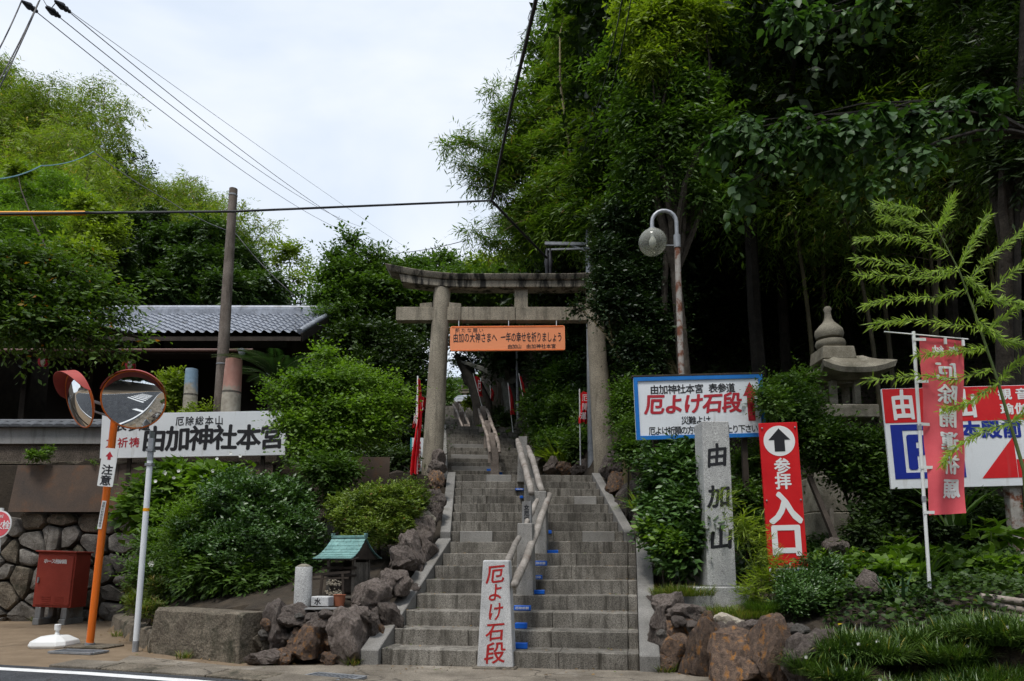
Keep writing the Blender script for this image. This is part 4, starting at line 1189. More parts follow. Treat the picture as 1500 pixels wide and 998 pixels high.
# long white signboard
t, M, w, h = board('shrine_signboard', 'long white signboard with large black shrine name lying along the wall top', 'signboard', 146, 603, 420, 670, 11.7, 0, R(-1.1), th=.04)
Mt = M @ Matrix.Translation((0, -.003, 0))
text(Mt, row('厄除総本山', -w * .5 + (255 - 146) / 274 * w, -w * .5 + (328 - 146) / 274 * w, h * .30, .15, .14), m_black, t, .012, wob=.02)
text(Mt, row('由加神社本宮', -w * .5 + (208 - 146) / 274 * w, -w * .5 + (418 - 146) / 274 * w, -h * .09, .42, .40), m_black, t, .030, skew=.04, wob=.012)
text(Mt, row('表参道', -w * .5 + (166 - 146) / 274 * w, -w * .5 + (219 - 146) / 274 * w, h * .22, .18, .19), m_black, t, .028, wob=.02)
text(Mt, row('方祈祷', -w * .5 + (153 - 146) / 274 * w, -w * .5 + (205 - 146) / 274 * w, -h * .16, .17, .17), m_redtxt, t, .012, wob=.02)
mb = MB()
for px in (190, 385):
    q = at(px, 660, 11.78); mb.box((q.x, 11.80, q.z - .35), (.06, .05, 1.2))
mb.build('batten', m_dwood, t)

# ------------------------------------------------------------------ tiled building
def tiled_roof(t, x0, x1, ye, ze, yr, zr, mat=m_tile, pitch=.235, course=.26):
    nc = int(round((x1 - x0) / pitch)); sl = math.hypot(yr - ye, zr - ze); nr = int(round(sl / course))
    prof = [(-.5, .0), (-.36, .045), (-.2, .055), (-.06, .035), (.12, .0), (.34, -.012), (.5, .0)]
    dy, dz = (yr - ye) / nr, (zr - ze) / nr
    ny_, nz_ = -(zr - ze) / sl, (yr - ye) / sl
    vs, fs = [], []
    for r_ in range(nr):
        for e in range(2):
            lift = .035 * (1 - e)
            for c_ in range(nc):
                for (u, hgt) in prof[:-1]:
                    x = x0 + (c_ + .5 + u) * (x1 - x0) / nc
                    vs.append((x, ye + dy * (r_ + e) + ny_ * (hgt + lift), ze + dz * (r_ + e) + nz_ * (hgt + lift)))
    W_ = nc * 6
    for r_ in range(nr * 2 - 1):
        for i in range(W_ - 1): fs.append((r_ * W_ + i, r_ * W_ + i + 1, (r_ + 1) * W_ + i + 1, (r_ + 1) * W_ + i))
    mb = MB(); mb.add(vs, fs)
    o = mb.build('roof_tiles', mat, t, fix=False, smooth=45); o['kind'] = 'stuff'
    return nc
def house(name, label, x0, x1, ye, ye_px, yr, yr_px, pxr, zb, verge=True):
    ze, zr = at(pxr, ye_px, ye).z, at(pxr, yr_px, yr).z
    t = thing(name, label, 'building', ((x0 + x1) / 2, ye + .8, zb))
    tiled_roof(t, x0, x1 - .02, ye, ze, yr, zr - .12)
    # deck and back slope
    yb = 2 * yr - ye
    for s, (ya, za, yb_, zb_) in (('roof_deck', (ye + .03, ze - .07, yr, zr - .20)), ('back_slope', (yb, ze - .07, yr, zr - .20))):
        mb = MB(); mb.add([(x0, ya, za), (x1, ya, za), (x1, yb_, zb_), (x0, yb_, zb_), (x0, ya, za - .09), (x1, ya, za - .09), (x1, yb_, zb_ - .09), (x0, yb_, zb_ - .09)],
                          [(0, 1, 2, 3), (7, 6, 5, 4), (0, 4, 5, 1), (1, 5, 6, 2), (2, 6, 7, 3), (3, 7, 4, 0)])
        mb.build(s, m_dwood if s == 'roof_deck' else m_tile, t)
    mb = MB(); mb.box(((x0 + x1) / 2, yr, zr - .07), (x1 - x0 + .1, .24, .26)); mb.build('ridge_course', m_tile, t, bevel=.02)
    mb = MB(); mb.tube([(x0, yr, zr + .08), (x1 + .05, yr, zr + .08)], .085, 10); mb.build('ridge_cap', m_tile, t, smooth=60)
    mb = MB(); mb.box((x1 + .08, yr, zr - .02), (.12, .34, .42)); mb.build('ridge_end_tile', m_tile, t, bevel=.03)
    if verge:
        mb = MB(); mb.tube([(x1 - .02, ye - .03, ze + .05), (x1 - .02, yr, zr - .08)], .075, 8); mb.build('verge_tile', m_tile, t, smooth=60)
        mb = MB(); mb.bar((x1 + .03, ye - .02, ze - .10), (x1 + .03, yr, zr - .22), .05, .2); mb.build('bargeboard', m_dwood, t)
        mb = MB(); mb.bar((x1 + .03, yb + .02, ze - .10), (x1 + .03, yr, zr - .22), .05, .2); mb.build('bargeboard', m_dwood, t)
    mb = MB(); mb.box(((x0 + x1) / 2, ye + .02, ze - .13), (x1 - x0, .05, .10)); mb.build('fascia', m_dwood, t)
    # walls: closed timber shutters set back in deep eaves
    yw = ye + 1.15
    mb = MB(); mb.add([(x1 - .55, yw, zb), (x1 - .55, yb - 1.15, zb), (x1 - .55, yb - 1.15, ze - .1), (x1 - .55, yr, zr - .32), (x1 - .55, yw, ze - .1 + .55)], [(0, 1, 2, 3, 4)])
    mb.build('gable_wall', m_dwood, t, fix=False)
    mb = MB(); mb.box(((x0 + x1) / 2, yw + .9, (zb + ze) / 2 + .1), (x1 - x0 - 1.2, .1, ze - zb + .3)); mb.build('wall', m_dark_int, t)
    n = int((x1 - x0) / 1.8)
    for i in range(n + 1):
        x = x1 - .62 - i * (x1 - x0 - 1.2) / n
        mb = MB(); mb.box((x, yw, (zb + ze) / 2 + .1), (.14, .14, ze - zb + .2)); mb.build('post', m_dwood, t)
        if i < n:
            xm = x - (x1 - x0 - 1.2) / n / 2; wd = (x1 - x0 - 1.2) / n - .16
            for q in (-1, 1):
                mb = MB(); mb.box((xm + q * wd / 4, yw + .80 + .04 * (q > 0), zb + .95), (wd / 2 - .01, .03, 1.85)); p_ = mb.build('sliding_door', m_dwood, t)
    return t, ze, zr, yw
X1 = at(441, 490, 17).x
hs1, ze, zr, yw = house('tiled_house', 'low dark timber house with grey tiled roof behind the white signboard', -13.2, X1, 17.0, 489, 19.6, 456, 330, 2.6)
zc_ = at(300, 511, 16.4).z
mb = MB(); mb.add([(-13.2, 16.35, zc_ - .04), (X1 - .9, 16.35, zc_ - .04), (X1 - .9, 18.1, zc_ + .32), (-13.2, 18.1, zc_ + .32), (-13.2, 16.35, zc_ - .14), (X1 - .9, 16.35, zc_ - .14), (X1 - .9, 18.1, zc_ + .22), (-13.2, 18.1, zc_ + .22)],
                  [(0, 1, 2, 3), (7, 6, 5, 4), (0, 4, 5, 1), (1, 5, 6, 2), (2, 6, 7, 3), (3, 7, 4, 0)]); mb.build('lower_canopy', m_dwood, hs1)
mb = MB(); mb.tube([(-13.2, 16.3, zc_ - .07), (X1 - .9, 16.3, zc_ - .07)], .045, 8); mb.build('gutter', plain('brown gutter', (.12, .06, .045), .6), hs1, smooth=60)
house('tiled_house', 'taller tiled house at the far left mostly hidden behind the overhanging branches', -26, -13.5, 16.4, 480, 20.6, 414, 60, 2.6)
def paper_lantern(px, py, Y, lab, rp=8):
    c = at(px, py, Y); r = rp * Y / F
    t = thing('paper_lantern', lab, 'lantern', (c.x, Y, c.z - r))
    for k in range(8):
        vs, fs = [], []
        for i in range(7):
            ph = math.pi * (.12 + .76 * i / 6)
            for j in range(3):
                a = 2 * math.pi * (k + j / 2) / 8
                vs.append((c.x + r * math.sin(ph) * math.cos(a), Y + r * math.sin(ph) * math.sin(a), c.z - r * 1.15 * math.cos(ph)))
        for i in range(6):
            for j in range(2): fs.append((i * 3 + j, i * 3 + j + 1, i * 3 + j + 4, i * 3 + j + 3))
        mb = MB(); mb.add(vs, fs); mb.build('paper_panel', m_redtxt if k % 2 else m_tan, t, fix=False, smooth=60)
    mb = MB(); mb.lathe([(r * .35, r * 1.0), (r * .4, r * 1.12)], c, 10); mb.lathe([(r * .4, -r * 1.12), (r * .35, -r * 1.0)], c, 10); mb.bar(c + Vector((0, 0, r * 1.1)), c + Vector((0, 0, r * 1.1 + .5)), .01); mb.build('rim', m_black, t)
paper_lantern(64, 530, 16.6, 'striped red and white paper lantern hanging at the far left of the dark veranda')
paper_lantern(191, 536, 16.6, 'striped red and white paper lantern hanging above the right road mirror')

# old pole, painted trunks, garden lamp
a, b = at(319, 640, 13.2), at(342, 277, 13.2)
t = thing('wooden_pole', 'tall bare weathered wooden pole leaning slightly in front of the tiled house', 'pole', (a.x, 13.2, 2.5))
mb = MB(); mb.tube([a - Vector((0, 0, .4)), a.lerp(b, .5), b], [.115, .10, .078], 14); mb.build('shaft', m_wood, t, smooth=60)
mb = MB(); q = a.lerp(b, .28); mb.tube([q, q + Vector((0, 0, .02))], .112, 14); q = a.lerp(b, .97); mb.tube([q, q + Vector((0, 0, .03))], .085, 14); mb.build('wire_band', m_galvd, t, smooth=60)
def painted(px, py0, py1, wp, Y, lab, col):
    m, t_, p = base('sun bleached trunk wrap ' + lab[:6], .9)
    tc_ = nd(t_, 'ShaderNodeTexCoord'); f = noise_n(t_, tc_.outputs['Object'], 6, 5)
    c0 = ramp(t_, f, [(.3, (.26, .23, .185)), (.7, (.50, .46, .38))])
    sp_ = nd(t_, 'ShaderNodeSeparateXYZ'); t_.links.new(tc_.outputs['Object'], sp_.inputs[0])
    ml = nd(t_, 'ShaderNodeMath', operation='MULTIPLY_ADD'); t_.links.new(f, ml.inputs[0]); ml.inputs[1].default_value = .9; t_.links.new(sp_.outputs[2], ml.inputs[2])
    msk = ramp(t_, ml.outputs[0], [(.0, 0.), (.86, 0.), (.99, .65)])
    t_.links.new(mixc(t_, msk, c0, col), p.inputs['Base Color']); bump(t_, p, noise_n(t_, tc_.outputs['Object'], 18, 5), .5, .02)
    a, b = at(px[0], py1, Y), at(px[1], py0, Y); r = wp / 2 * Y / F
    t = thing('painted_trunk', lab, 'cut trunk', (a.x, Y, a.z))
    mb = MB(); mb.tube([a - Vector((0, 0, .5)), a.lerp(b, .4), a.lerp(b, .8), b], [r * 1.1, r, r * .93, r * .88], 14)
    mb.build('trunk', m, t, smooth=60)
    mb = MB(); mb.tube([a.lerp(b, .38), a.lerp(b, .41)], r * 1.03, 14); mb.build('rope_band', m_gwood, t, smooth=60)
painted((278, 281), 541, 604, 20, 12.8, 'short cut trunk daubed with pale blue paint behind the white signboard', (.10, .26, .42))
painted((337, 343), 527, 607, 27, 12.8, 'thick cut trunk daubed with faint red paint right of the wooden pole', (.48, .17, .13))
c = at(354, 520, 13.0)
t = thing('garden_lamp', 'small dark garden lamp on a thin post behind the painted trunks', 'lamp', (c.x, 13, 2.6))
mb = MB(); mb.tube([(c.x, 13, 2.6), (c.x, 13, c.z - .05)], .015, 8); mb.build('post', m_galvd, t)
mb = MB(); mb.lathe([(.03, -.06), (.055, .02), (.07, .07), (.08, .075), (.08, .10), (.03, .12)], c, 14); mb.build('head', m_galvd, t, smooth=40)

# ------------------------------------------------------------------ road mirrors
m_mir, tt, pp = base('convex mirror', .03, 1.0, .5)
pp.inputs['Base Color'].default_value = (.80, .83, .85, 1)
pb_ = gnd(131, 948); ptop = at(168, 612, pb_.y)
t = thing('road_mirror', 'orange traffic mirror pole carrying two round convex mirrors with red hoods', 'traffic mirror', pb_)
mb = MB(); mb.tube([pb_, ptop], .041, 16); mb.build('pole', m_orange, t, smooth=60)
mb = MB(); mb.box(pb_ + Vector((.05, -.02, .012)), (.55, .34, .025), rz=R(-12)); mb.build('base_pad', m_conc, t, bevel=.008)
mb = MB(); mb.tube([pb_ + Vector((0, 0, .02)), pb_ + Vector((0.005, 0, .05))], .052, 16); mb.build('collar', m_galvd, t, smooth=60)
def mirror(px, py, Y, wp, nrm, r, hooda, hcol):
    c = at(px, py, Y); n = Vector(nrm).normalized()
    zax = n; xax = Vector((0, 0, 1)).cross(zax).normalized(); yax = zax.cross(xax)
    M = Matrix.Translation(c) @ Matrix((xax, yax, zax)).transposed().to_4x4()
    mb = MB(M); vs, fs = [(0, 0, .07)], []
    RR = 14; SS = 40
    for i in range(1, RR + 1):
        q = i / RR
        for k in range(SS):
            a = 2 * math.pi * k / SS; vs.append((r * q * math.cos(a), r * q * math.sin(a), .07 * (1 - q * q)))
    for k in range(SS): fs.append((0, 1 + k, 1 + (k + 1) % SS))
    for i in range(RR - 1):
        for k in range(SS):
            a, b = 1 + i * SS + k, 1 + i * SS + (k + 1) % SS; fs.append((a, a + SS, b + SS, b))
    mb.add(vs, fs)
    disc = mb.build('mirror', m_mir, t, smooth=89, fix=False)
    mb = MB(M); mb.tube([(r * math.cos(2 * math.pi * k / 40), r * math.sin(2 * math.pi * k / 40), 0) for k in range(41)], .009, 8, caps=False); mb.build('rim', m_orange, disc, smooth=60)
    mb = MB(M); mb.lathe([(r * .99, -.012), (r * .8, -.05), (r * .3, -.08)], (0, 0, 0), 40); mb.build('back_shell', m_orange, disc, smooth=60)
    mb = MB(M); vs, fs = [], []
    K = 24
    for k in range(K + 1):
        a = R(hooda[0] + (hooda[1] - hooda[0]) * k / K); dd = .15 * math.sin(math.pi * k / K) ** .5
        for rr_, zz_ in ((r + .014, -.01), (r + .022, dd), (r + .028, dd), (r + .022, -.01)):
            vs.append((rr_ * math.cos(a), rr_ * math.sin(a), zz_))
    for k in range(K):
        for e in range(4): fs.append((k * 4 + e, k * 4 + (e + 1) % 4, k * 4 + 4 + (e + 1) % 4, k * 4 + 4 + e))
    mb.add(vs, fs); mb.build('hood', hcol, disc, smooth=50)
    mb = MB(); mb.bar(c - n * .07, Vector((ptop.x, ptop.y + .02, c.z - .02)), .03); mb.bar(c - n * .05 + Vector((0, 0, -.1)), Vector((ptop.x, ptop.y + .01, c.z - .14)), .02); mb.build('bracket', m_galvd, t)
m_hood = plain('faded red hood', (.36, .055, .045), .6)
mirror(196, 586, 7.95, 84, (.40, -.86, -.32), .325, (15, 165), m_hood)
mirror(116, 586, 8.05, 60, (-.48, -.60, -.26), .32, (10, 170), m_hood)
c = at(159.5, 685, 8.0); w = 23 * 8 / F; h = 57 * 8 / F
M = plane_M(c + Vector((0, -.02, 0)), 0, 0, R(4.5))
mb = MB(M); mb.prism(rrect(w, h, .015), -.004, .004); mb.build('caution_plate', m_white2, t)
Mt = M @ Matrix.Translation((0, -.006, 0))
text(Mt, [('注', 0, -.03, .125, .115), ('意', 0, -.15, .125, .115)], m_black, t, .02)
mb = MB(Mt); z_ = .13
mb.flat([(-.042, 0, z_ - .01), (.042, 0, z_ - .01), (0, 0, z_ + .05)]); mb.flat([(-.018, 0, z_ - .01), (-.018, 0, z_ - .045), (.018, 0, z_ - .045), (.018, 0, z_ - .01)]); mb.build('arrow', m_redtxt, t, fix=False)
c = pb_.lerp(ptop, .565); 
M = plane_M(c + Vector((0, -.044, 0)), 0, 0, R(6)); mb = MB(M); mb.box((0, 0, 0), (.05, .003, .33)); mb.build('label_strip', m_white2, t)
text(M @ Matrix.Translation((0, -.003, 0)), colm('道路反射鏡管理番号', 0, .15, -.15, .032), m_black, t, 0)

# white pole with edge-on plate
wb = gnd(198, 955); wt = at(222, 645, wb.y)
t = thing('sign_pole', 'slim white painted sign pole at the kerb with its plate seen edge-on', 'sign pole', wb)
mb = MB(); mb.tube([wb - Vector((0, 0, .05)), wt], .031, 14); mb.build('pole', m_white, t, smooth=60)
mb = MB(); mb.tube([wb, wb.lerp(wt, .05)], .0325, 14); q = wb.lerp(wt, .90); mb.tube([q, wt + Vector((0, 0, .02))], .033, 14); mb.build('sleeve', m_galv, t, smooth=60)
mb = MB(); q = at(218.5, 660, wb.y); mb.box((q.x - .01, wb.y + .06, q.z), (.008, .12, .46), R3=Matrix.Rotation(R(3), 3, 'Z')); mb.build('plate', m_galvd, t)
mb = MB()
for f_ in (.88, .95): q = wb.lerp(wt, f_); mb.box(q, (.075, .075, .03))
mb.build('clamp', m_galvd, t)
mb = MB(); q = wb.lerp(wt, .655); mb.tube([q, wb.lerp(wt, .67)], .0325, 14); mb.build('sticker', m_yellow, t, smooth=60)

# hydrant sign
c = at(-1, 768, 8.3); r = 20 * 8.3 / F
t = thing('hydrant_sign', 'round red fire hydrant sign cut by the left edge of the photo', 'sign', (c.x, 8.3, 0))
M = plane_M(c, R(-8))
mb = MB(M); mb.prism([(r * math.cos(2 * math.pi * i / 36), r * math.sin(2 * math.pi * i / 36)) for i in range(36)], -.004, .004); mb.build('rim_disc', m_wtxt, t)
mb = MB(M); mb.prism([(r * .9 * math.cos(2 * math.pi * i / 36), r * .9 * math.sin(2 * math.pi * i / 36)) for i in range(36)], -.0065, -.0045); mb.build('disc', m_flag, t)
text(M @ Matrix.Translation((0, -.008, 0)), row('消火栓', -.145, .145, -.01, .10, .10), m_wtxt, t, .02)
text(M @ Matrix.Translation((0, -.008, 0)), row('HYDRANT', -.06, .06, .09, .05, .03), m_wtxt, t, 0)
mb = MB(); mb.tube([(c.x, 8.32, 0), (c.x, 8.32, c.z + r + .03)], .022, 12); mb.build('pole', m_white2, t, smooth=60)

# hose cabinet
cb = at(75, 890, 11.2); zb = cb.z
a, b = at(47, 890, 11.2), at(103, 893, 11.2); wd = b.x - a.x; hh_ = 79 * 11.2 / F
t = thing('hose_cabinet', 'red steel fire hose cabinet on two concrete feet against the stone wall', 'hose cabinet', ((a.x + b.x) / 2, 11.2, 0))
M = Matrix.Translation(((a.x + b.x) / 2, 11.2, zb)) @ Matrix.Rotation(R(2), 4, 'Y')
mb = MB(M); mb.box((0, .20, hh_ / 2), (wd, .40, hh_)); mb.build('cabinet', m_redbox, t, bevel=.006)
mb = MB(M); mb.box((0, .19, hh_ + .008), (wd + .05, .47, .022)); mb.build('lid', m_redbox, t, bevel=.005)
mb = MB(M); mb.box((0.01, -.008, hh_ / 2 - .005), (wd - .07, .014, hh_ - .08)); dr = mb.build('door', m_redbox, t, bevel=.004)
mb = MB(M); mb.box((-wd / 2 + .06, -.026, hh_ * .5), (.02, .02, .06)); mb.lathe([(.014, -.03), (.014, .0)], (-wd / 2 + .06, -.03, hh_ * .47), 8); mb.build('handle', m_galv, dr)
mb = MB(M)
for i in range(4):
    for s in (-1, 1): mb.box((s * wd * .17 + .01, -.018, .07 + i * .03), (wd * .25, .006, .010))
mb.build('vent', m_redbox, dr)
text(M @ Matrix.Translation((.0, -.0165, 0)), row('ホース格納箱', -wd * .32, wd * .28, hh_ * .83, .07, .065), m_wtxt, t, .02)
for s in (-1, 1):
    mb = MB(M); mb.add([(s * wd * .34 - .05, -.03, -.27), (s * wd * .34 + .05, -.03, -.27), (s * wd * .34 + .05, .45, -.27), (s * wd * .34 - .05, .45, -.27),
                        (s * wd * .34 - .05, -.03, -.17), (s * wd * .34 + .05, -.03, -.17), (s * wd * .34 + .05, .45, -.17), (s * wd * .34 - .05, .45, -.17)],
                       [(3, 2, 1, 0), (4, 5, 6, 7), (0, 1, 5, 4), (1, 2, 6, 5), (2, 3, 7, 6), (3, 0, 4, 7)])
    mb.box((s * wd * .34, .05, -.085), (.09, .11, .168)); mb.box((s * wd * .34, .37, -.085), (.09, .11, .168))
    mb.build('concrete_foot', m_plaster, t, bevel=.008)

# parasol base
c = gnd(63, 951)
t = thing('parasol_base', 'white plastic water filled parasol base standing on the sandy ground', 'parasol base', c)
mb = MB(); vs, fs = [], []
for (hw, z_, ch) in ((.205, .0, .07), (.215, .03, .07), (.20, .075, .07), (.12, .125, .04), (.045, .135, .015)):
    for (sx, sy, a, b) in ((1, -1, 0, 1), (1, -1, 1, 0), (1, 1, 1, 0), (1, 1, 0, 1), (-1, 1, 0, 1), (-1, 1, 1, 0), (-1, -1, 1, 0), (-1, -1, 0, 1)):
        vs.append((c.x + sx * (hw - ch * b), c.y + .2 + sy * (hw - ch * a), z_))
# order the eight corners around the outline
order = [1, 2, 3, 4, 5, 6, 7, 0]
for l in range(5):
    seg_ = vs[l * 8:l * 8 + 8]
    seg_.sort(key=lambda p: math.atan2(p[1] - c.y - .2, p[0] - c.x)); vs[l * 8:l * 8 + 8] = seg_
for l in range(4):
    for k in range(8): fs.append((l * 8 + k, l * 8 + (k + 1) % 8, l * 8 + 8 + (k + 1) % 8, l * 8 + 8 + k))
fs += [tuple(range(8))[::-1], tuple(range(32, 40))]
mb.add(vs, fs); mb.build('tank', m_white2, t, bevel=.006)
mb = MB(); mb.lathe([(.028, .13), (.022, .16), (.018, .165), (.018, .185), (.032, .19), (.034, .25), (.028, .255)], (c.x + .02, c.y + .2, 0), 14); mb.build('knob', m_white2, t, smooth=50)

# ------------------------------------------------------------------ concrete planter wall and boulders at the left of the stairs
t = thing('planter_wall', 'low streaked concrete retaining block under the round clipped bush', 'retaining wall', (-3.2, 7.4, 0))
def wallseg(a, b, z, th, nm='block', top=.0):
    a, b = Vector((a[0], a[1], 0)), Vector((b[0], b[1], 0)); d = (b - a).normalized(); n = Vector((-d.y, d.x, 0))
    N_ = 10; vs, fs = [], []
    for i in range(N_ + 1):
        p = a.lerp(b, i / N_); j = random.uniform(-.012, .012)
        vs += [p + Vector((0, 0, -.02)) + n * j, p + Vector((0, 0, z * .5)) + n * (j + random.uniform(-.01, .02)), p + Vector((0, 0, z - .03 + random.uniform(-.008, .008))) + n * (.02 + j), p + n * .06 + Vector((0, 0, z + random.uniform(-.006, .006))), p + n * th + Vector((0, 0, z)), p + n * th]
    for i in range(N_):
        for e in range(6): fs.append((i * 6 + e, i * 6 + (e + 1) % 6, i * 6 + 6 + (e + 1) % 6, i * 6 + 6 + e))
    fs += [tuple(range(6)), tuple(range(N_ * 6, N_ * 6 + 6))[::-1]]
    mb = MB(); mb.add(vs, fs); return mb.build(nm, m_conc, t, smooth=35)
wallseg((-3.86, 7.86), (-2.62, 7.06), .475, .30)
wallseg((-2.615, 7.065), (-2.36, 7.45), .46, .26)
wallseg((-2.35, 7.46), (-2.05, 8.0), .50, .14, 'kerb')
wallseg((-5.75, 10.5), (-3.87, 7.86), .22, .18, 'kerb')
t = thing('boulder_wall', 'pile of brown boulders holding the bank between concrete block and stairs', 'boulders', (-2, 7.3, 0))
for i, (x0, y0, x1, y1, Y, dp, mm, tl) in enumerate([
        (383, 890, 434, 962, 7.25, .18, m_rock, .1), (416, 888, 464, 920, 7.25, .2, m_rock, 0), (455, 893, 492, 938, 7.22, .18, m_rock, 0),
        (418, 918, 479, 974, 7.12, .2, m_rock_rust, .1), (486, 892, 546, 973, 7.15, .24, m_rock, .1), (366, 950, 420, 976, 7.0, .14, m_rock, 0),
        (404, 950, 432, 974, 7.02, .1, m_rock_rust, 0), (468, 955, 500, 976, 7.02, .1, m_rock_rust, 0), (476, 925, 494, 952, 7.15, .1, m_rock_rust, 0),
        (460, 900, 482, 925, 7.3, .1, m_rock, 0), (376, 925, 400, 960, 7.2, .12, m_conc, 0), (510, 858, 572, 906, 7.6, .25, m_rock, -.45)]):
    rock_px(x0, y0, x1, y1, Y, dp, 30 + i, mm, t, tilt=tl)
t = thing('stair_rockery', 'craggy rocks climbing beside the left kerb of the stairs up to the torii', 'rocks', (-1.5, 8.6, .5))
for i, (x0, y0, x1, y1, Y, dp, mm, tl) in enumerate([
        (556, 828, 594, 872, 7.95, .2, m_rock, -.5), (566, 803, 612, 842, 8.35, .22, m_rock, -.5), (590, 778, 622, 836, 8.8, .2, m_rock, -.2),
        (572, 838, 602, 880, 7.9, .2, m_rock, 0), (600, 758, 640, 802, 9.2, .22, m_rock, -.3), (614, 790, 641, 836, 9.1, .2, m_rock, 0), (604, 744, 634, 772, 9.7, .15, m_rock_pale, 0),
        (610, 736, 648, 768, 9.9, .18, m_rock, 0), (618, 715, 648, 752, 10.1, .2, m_rock, -.3), (626, 692, 650, 724, 10.9, .2, m_rock_rust, -.2),
        (626, 676, 652, 698, 11.6, .2, m_rock, 0), (631, 662, 651, 690, 12.2, .2, m_rock, 0), (548, 880, 584, 935, 7.5, .2, m_rock, -.4), (590, 850, 612, 880, 8.3, .2, m_rock, 0),
        (535, 900, 560, 955, 7.3, .16, m_rock, 0), (548, 905, 566, 945, 7.35, .1, m_rock_rust, -.4), (610, 830, 630, 860, 8.8, .2, m_rock, 0), (588, 748, 610, 775, 9.9, .2, m_rock_pale, 0)]):
    rock_px(x0, y0, x1, y1, Y, dp, 50 + i, mm, t, tilt=tl)
t = thing('stair_rockery', 'brown rock face and boulders along the right kerb of the upper stairs', 'rocks', (1.9, 10.5, 1.6))
for i, (x0, y0, x1, y1, Y, dp, mm, tl) in enumerate([
        (880, 662, 908, 698, 12.4, .3, m_rock, 0), (892, 690, 922, 738, 11.6, .3, m_rock_rust, .3), (905, 705, 945, 765, 10.9, .35, m_rock, .4), (918, 738, 975, 818, 10.1, .35, m_rock, .3),
        (938, 775, 984, 850, 9.4, .3, m_rock, .2), (948, 820, 985, 885, 8.6, .3, m_rock, .1), (944, 868, 975, 912, 7.6, .22, m_rock, 0),
        (794, 672, 822, 699, 15.2, .3, m_rock, 0), (816, 676, 842, 700, 15.0, .3, m_rock_rust, 0), (838, 672, 868, 700, 14.6, .3, m_rock, 0), (770, 650, 800, 690, 17.5, .4, m_rock, .4),
        (762, 628, 785, 665, 19.5, .4, m_rock, .4), (815, 640, 845, 685, 16.5, .4, m_rock_rust, 0), (780, 668, 800, 696, 16.2, .3, m_wallstone, .2), (756, 610, 775, 640, 21.5, .4, m_wallstone, .3)]):
    rock_px(x0, y0, x1, y1, Y, dp, 80 + i, mm, t, tilt=tl)
t = thing('boulder_wall', 'low wall of rust stained boulders below the granite monument', 'boulders', (2, 6.6, 0))
for i, (x0, y0, x1, y1, Y, dp, mm, tl) in enumerate([
        (954, 896, 978, 968, 6.80, .16, m_rock, 0), (958, 872, 1000, 908, 7.0, .18, m_rock, 0), (984, 886, 1030, 918, 6.78, .18, m_rock, 0), (972, 908, 1012, 948, 6.72, .14, m_rock_rust, 0),
        (954, 962, 986, 986, 6.62, .12, m_rock_rust, 0), (972, 942, 1014, 988, 6.62, .14, m_rock_rust, 0), (1006, 918, 1064, 1012, 6.35, .2, m_rock_rust, -.08), (1058, 930, 1120, 1020, 6.1, .22, m_rock_rust, 0),
        (1104, 932, 1172, 1030, 5.95, .22, m_rock_rust, .05), (1048, 903, 1092, 928, 6.45, .14, m_rock_pale, 0), (1086, 913, 1122, 932, 6.3, .12, m_rock, 0), (1118, 910, 1150, 936, 6.2, .14, m_rock_rust, 0),
        (1144, 914, 1176, 942, 6.1, .16, m_rock, 0), (1020, 900, 1050, 925, 6.7, .12, m_rock_rust, 0), (1165, 940, 1240, 1040, 5.8, .2, m_rock, 0), (1005, 905, 1030, 930, 6.7, .1, m_rock, 0)]):
    dx_, dy_ = (x1 - x0) * .10, (y1 - y0) * .10
    rock_px(x0 - dx_, y0 - dy_, x1 + dx_, y1 + dy_, Y, dp, 110 + i, mm, t, tilt=tl)
t = thing('packing_stones', 'small angular stones packed between the boulders below the monument', 'stones', (2, 6.6, 0))
rs = random.Random(9)
for i in range(46):
    u_ = rs.random(); px = 958 + u_ * 215; Y = 6.78 - u_ * .82 + rs.uniform(-.05, .03); py = rs.uniform(900 + u_ * 22, 975 + u_ * 25); w_ = rs.uniform(6, 15)
    rock_px(px - w_, py - w_ * .75, px + w_, py + w_ * .75, Y, .07, 200 + i, rs.choice([m_rock, m_rock_rust, m_wallstone, m_rock]), t, sub=3)
t = thing('packing_stones', 'small stones packed between the boulders left of the stairs', 'stones', (-2, 7.3, 0))
for i in range(34):
    px = rs.uniform(384, 548); py = rs.uniform(898, 966); w_ = rs.uniform(5, 12)
    rock_px(px - w_, py - w_ * .75, px + w_, py + w_ * .75, 7.14, .07, 260 + i, rs.choice([m_rock, m_rock_rust, m_wallstone, m_rock]), t, sub=3)
for (x0, y0, x1, y1, Y, lab, sd) in ((1208, 790, 1246, 822, 7.8, 'triangular grey rock in the ivy below the stone lantern', 3), (1244, 844, 1290, 885, 6.6, 'flat brown rock behind the iris leaves', 5)):
    c = at((x0 + x1) / 2, (y0 + y1) / 2, Y); o_ = rock(c, ((x1 - x0) / 2 * Y / F, .16, (y1 - y0) / 2 * Y / F * 1.2), sd, m_rock, None, 'rock'); tag(o_, lab, 'rock')

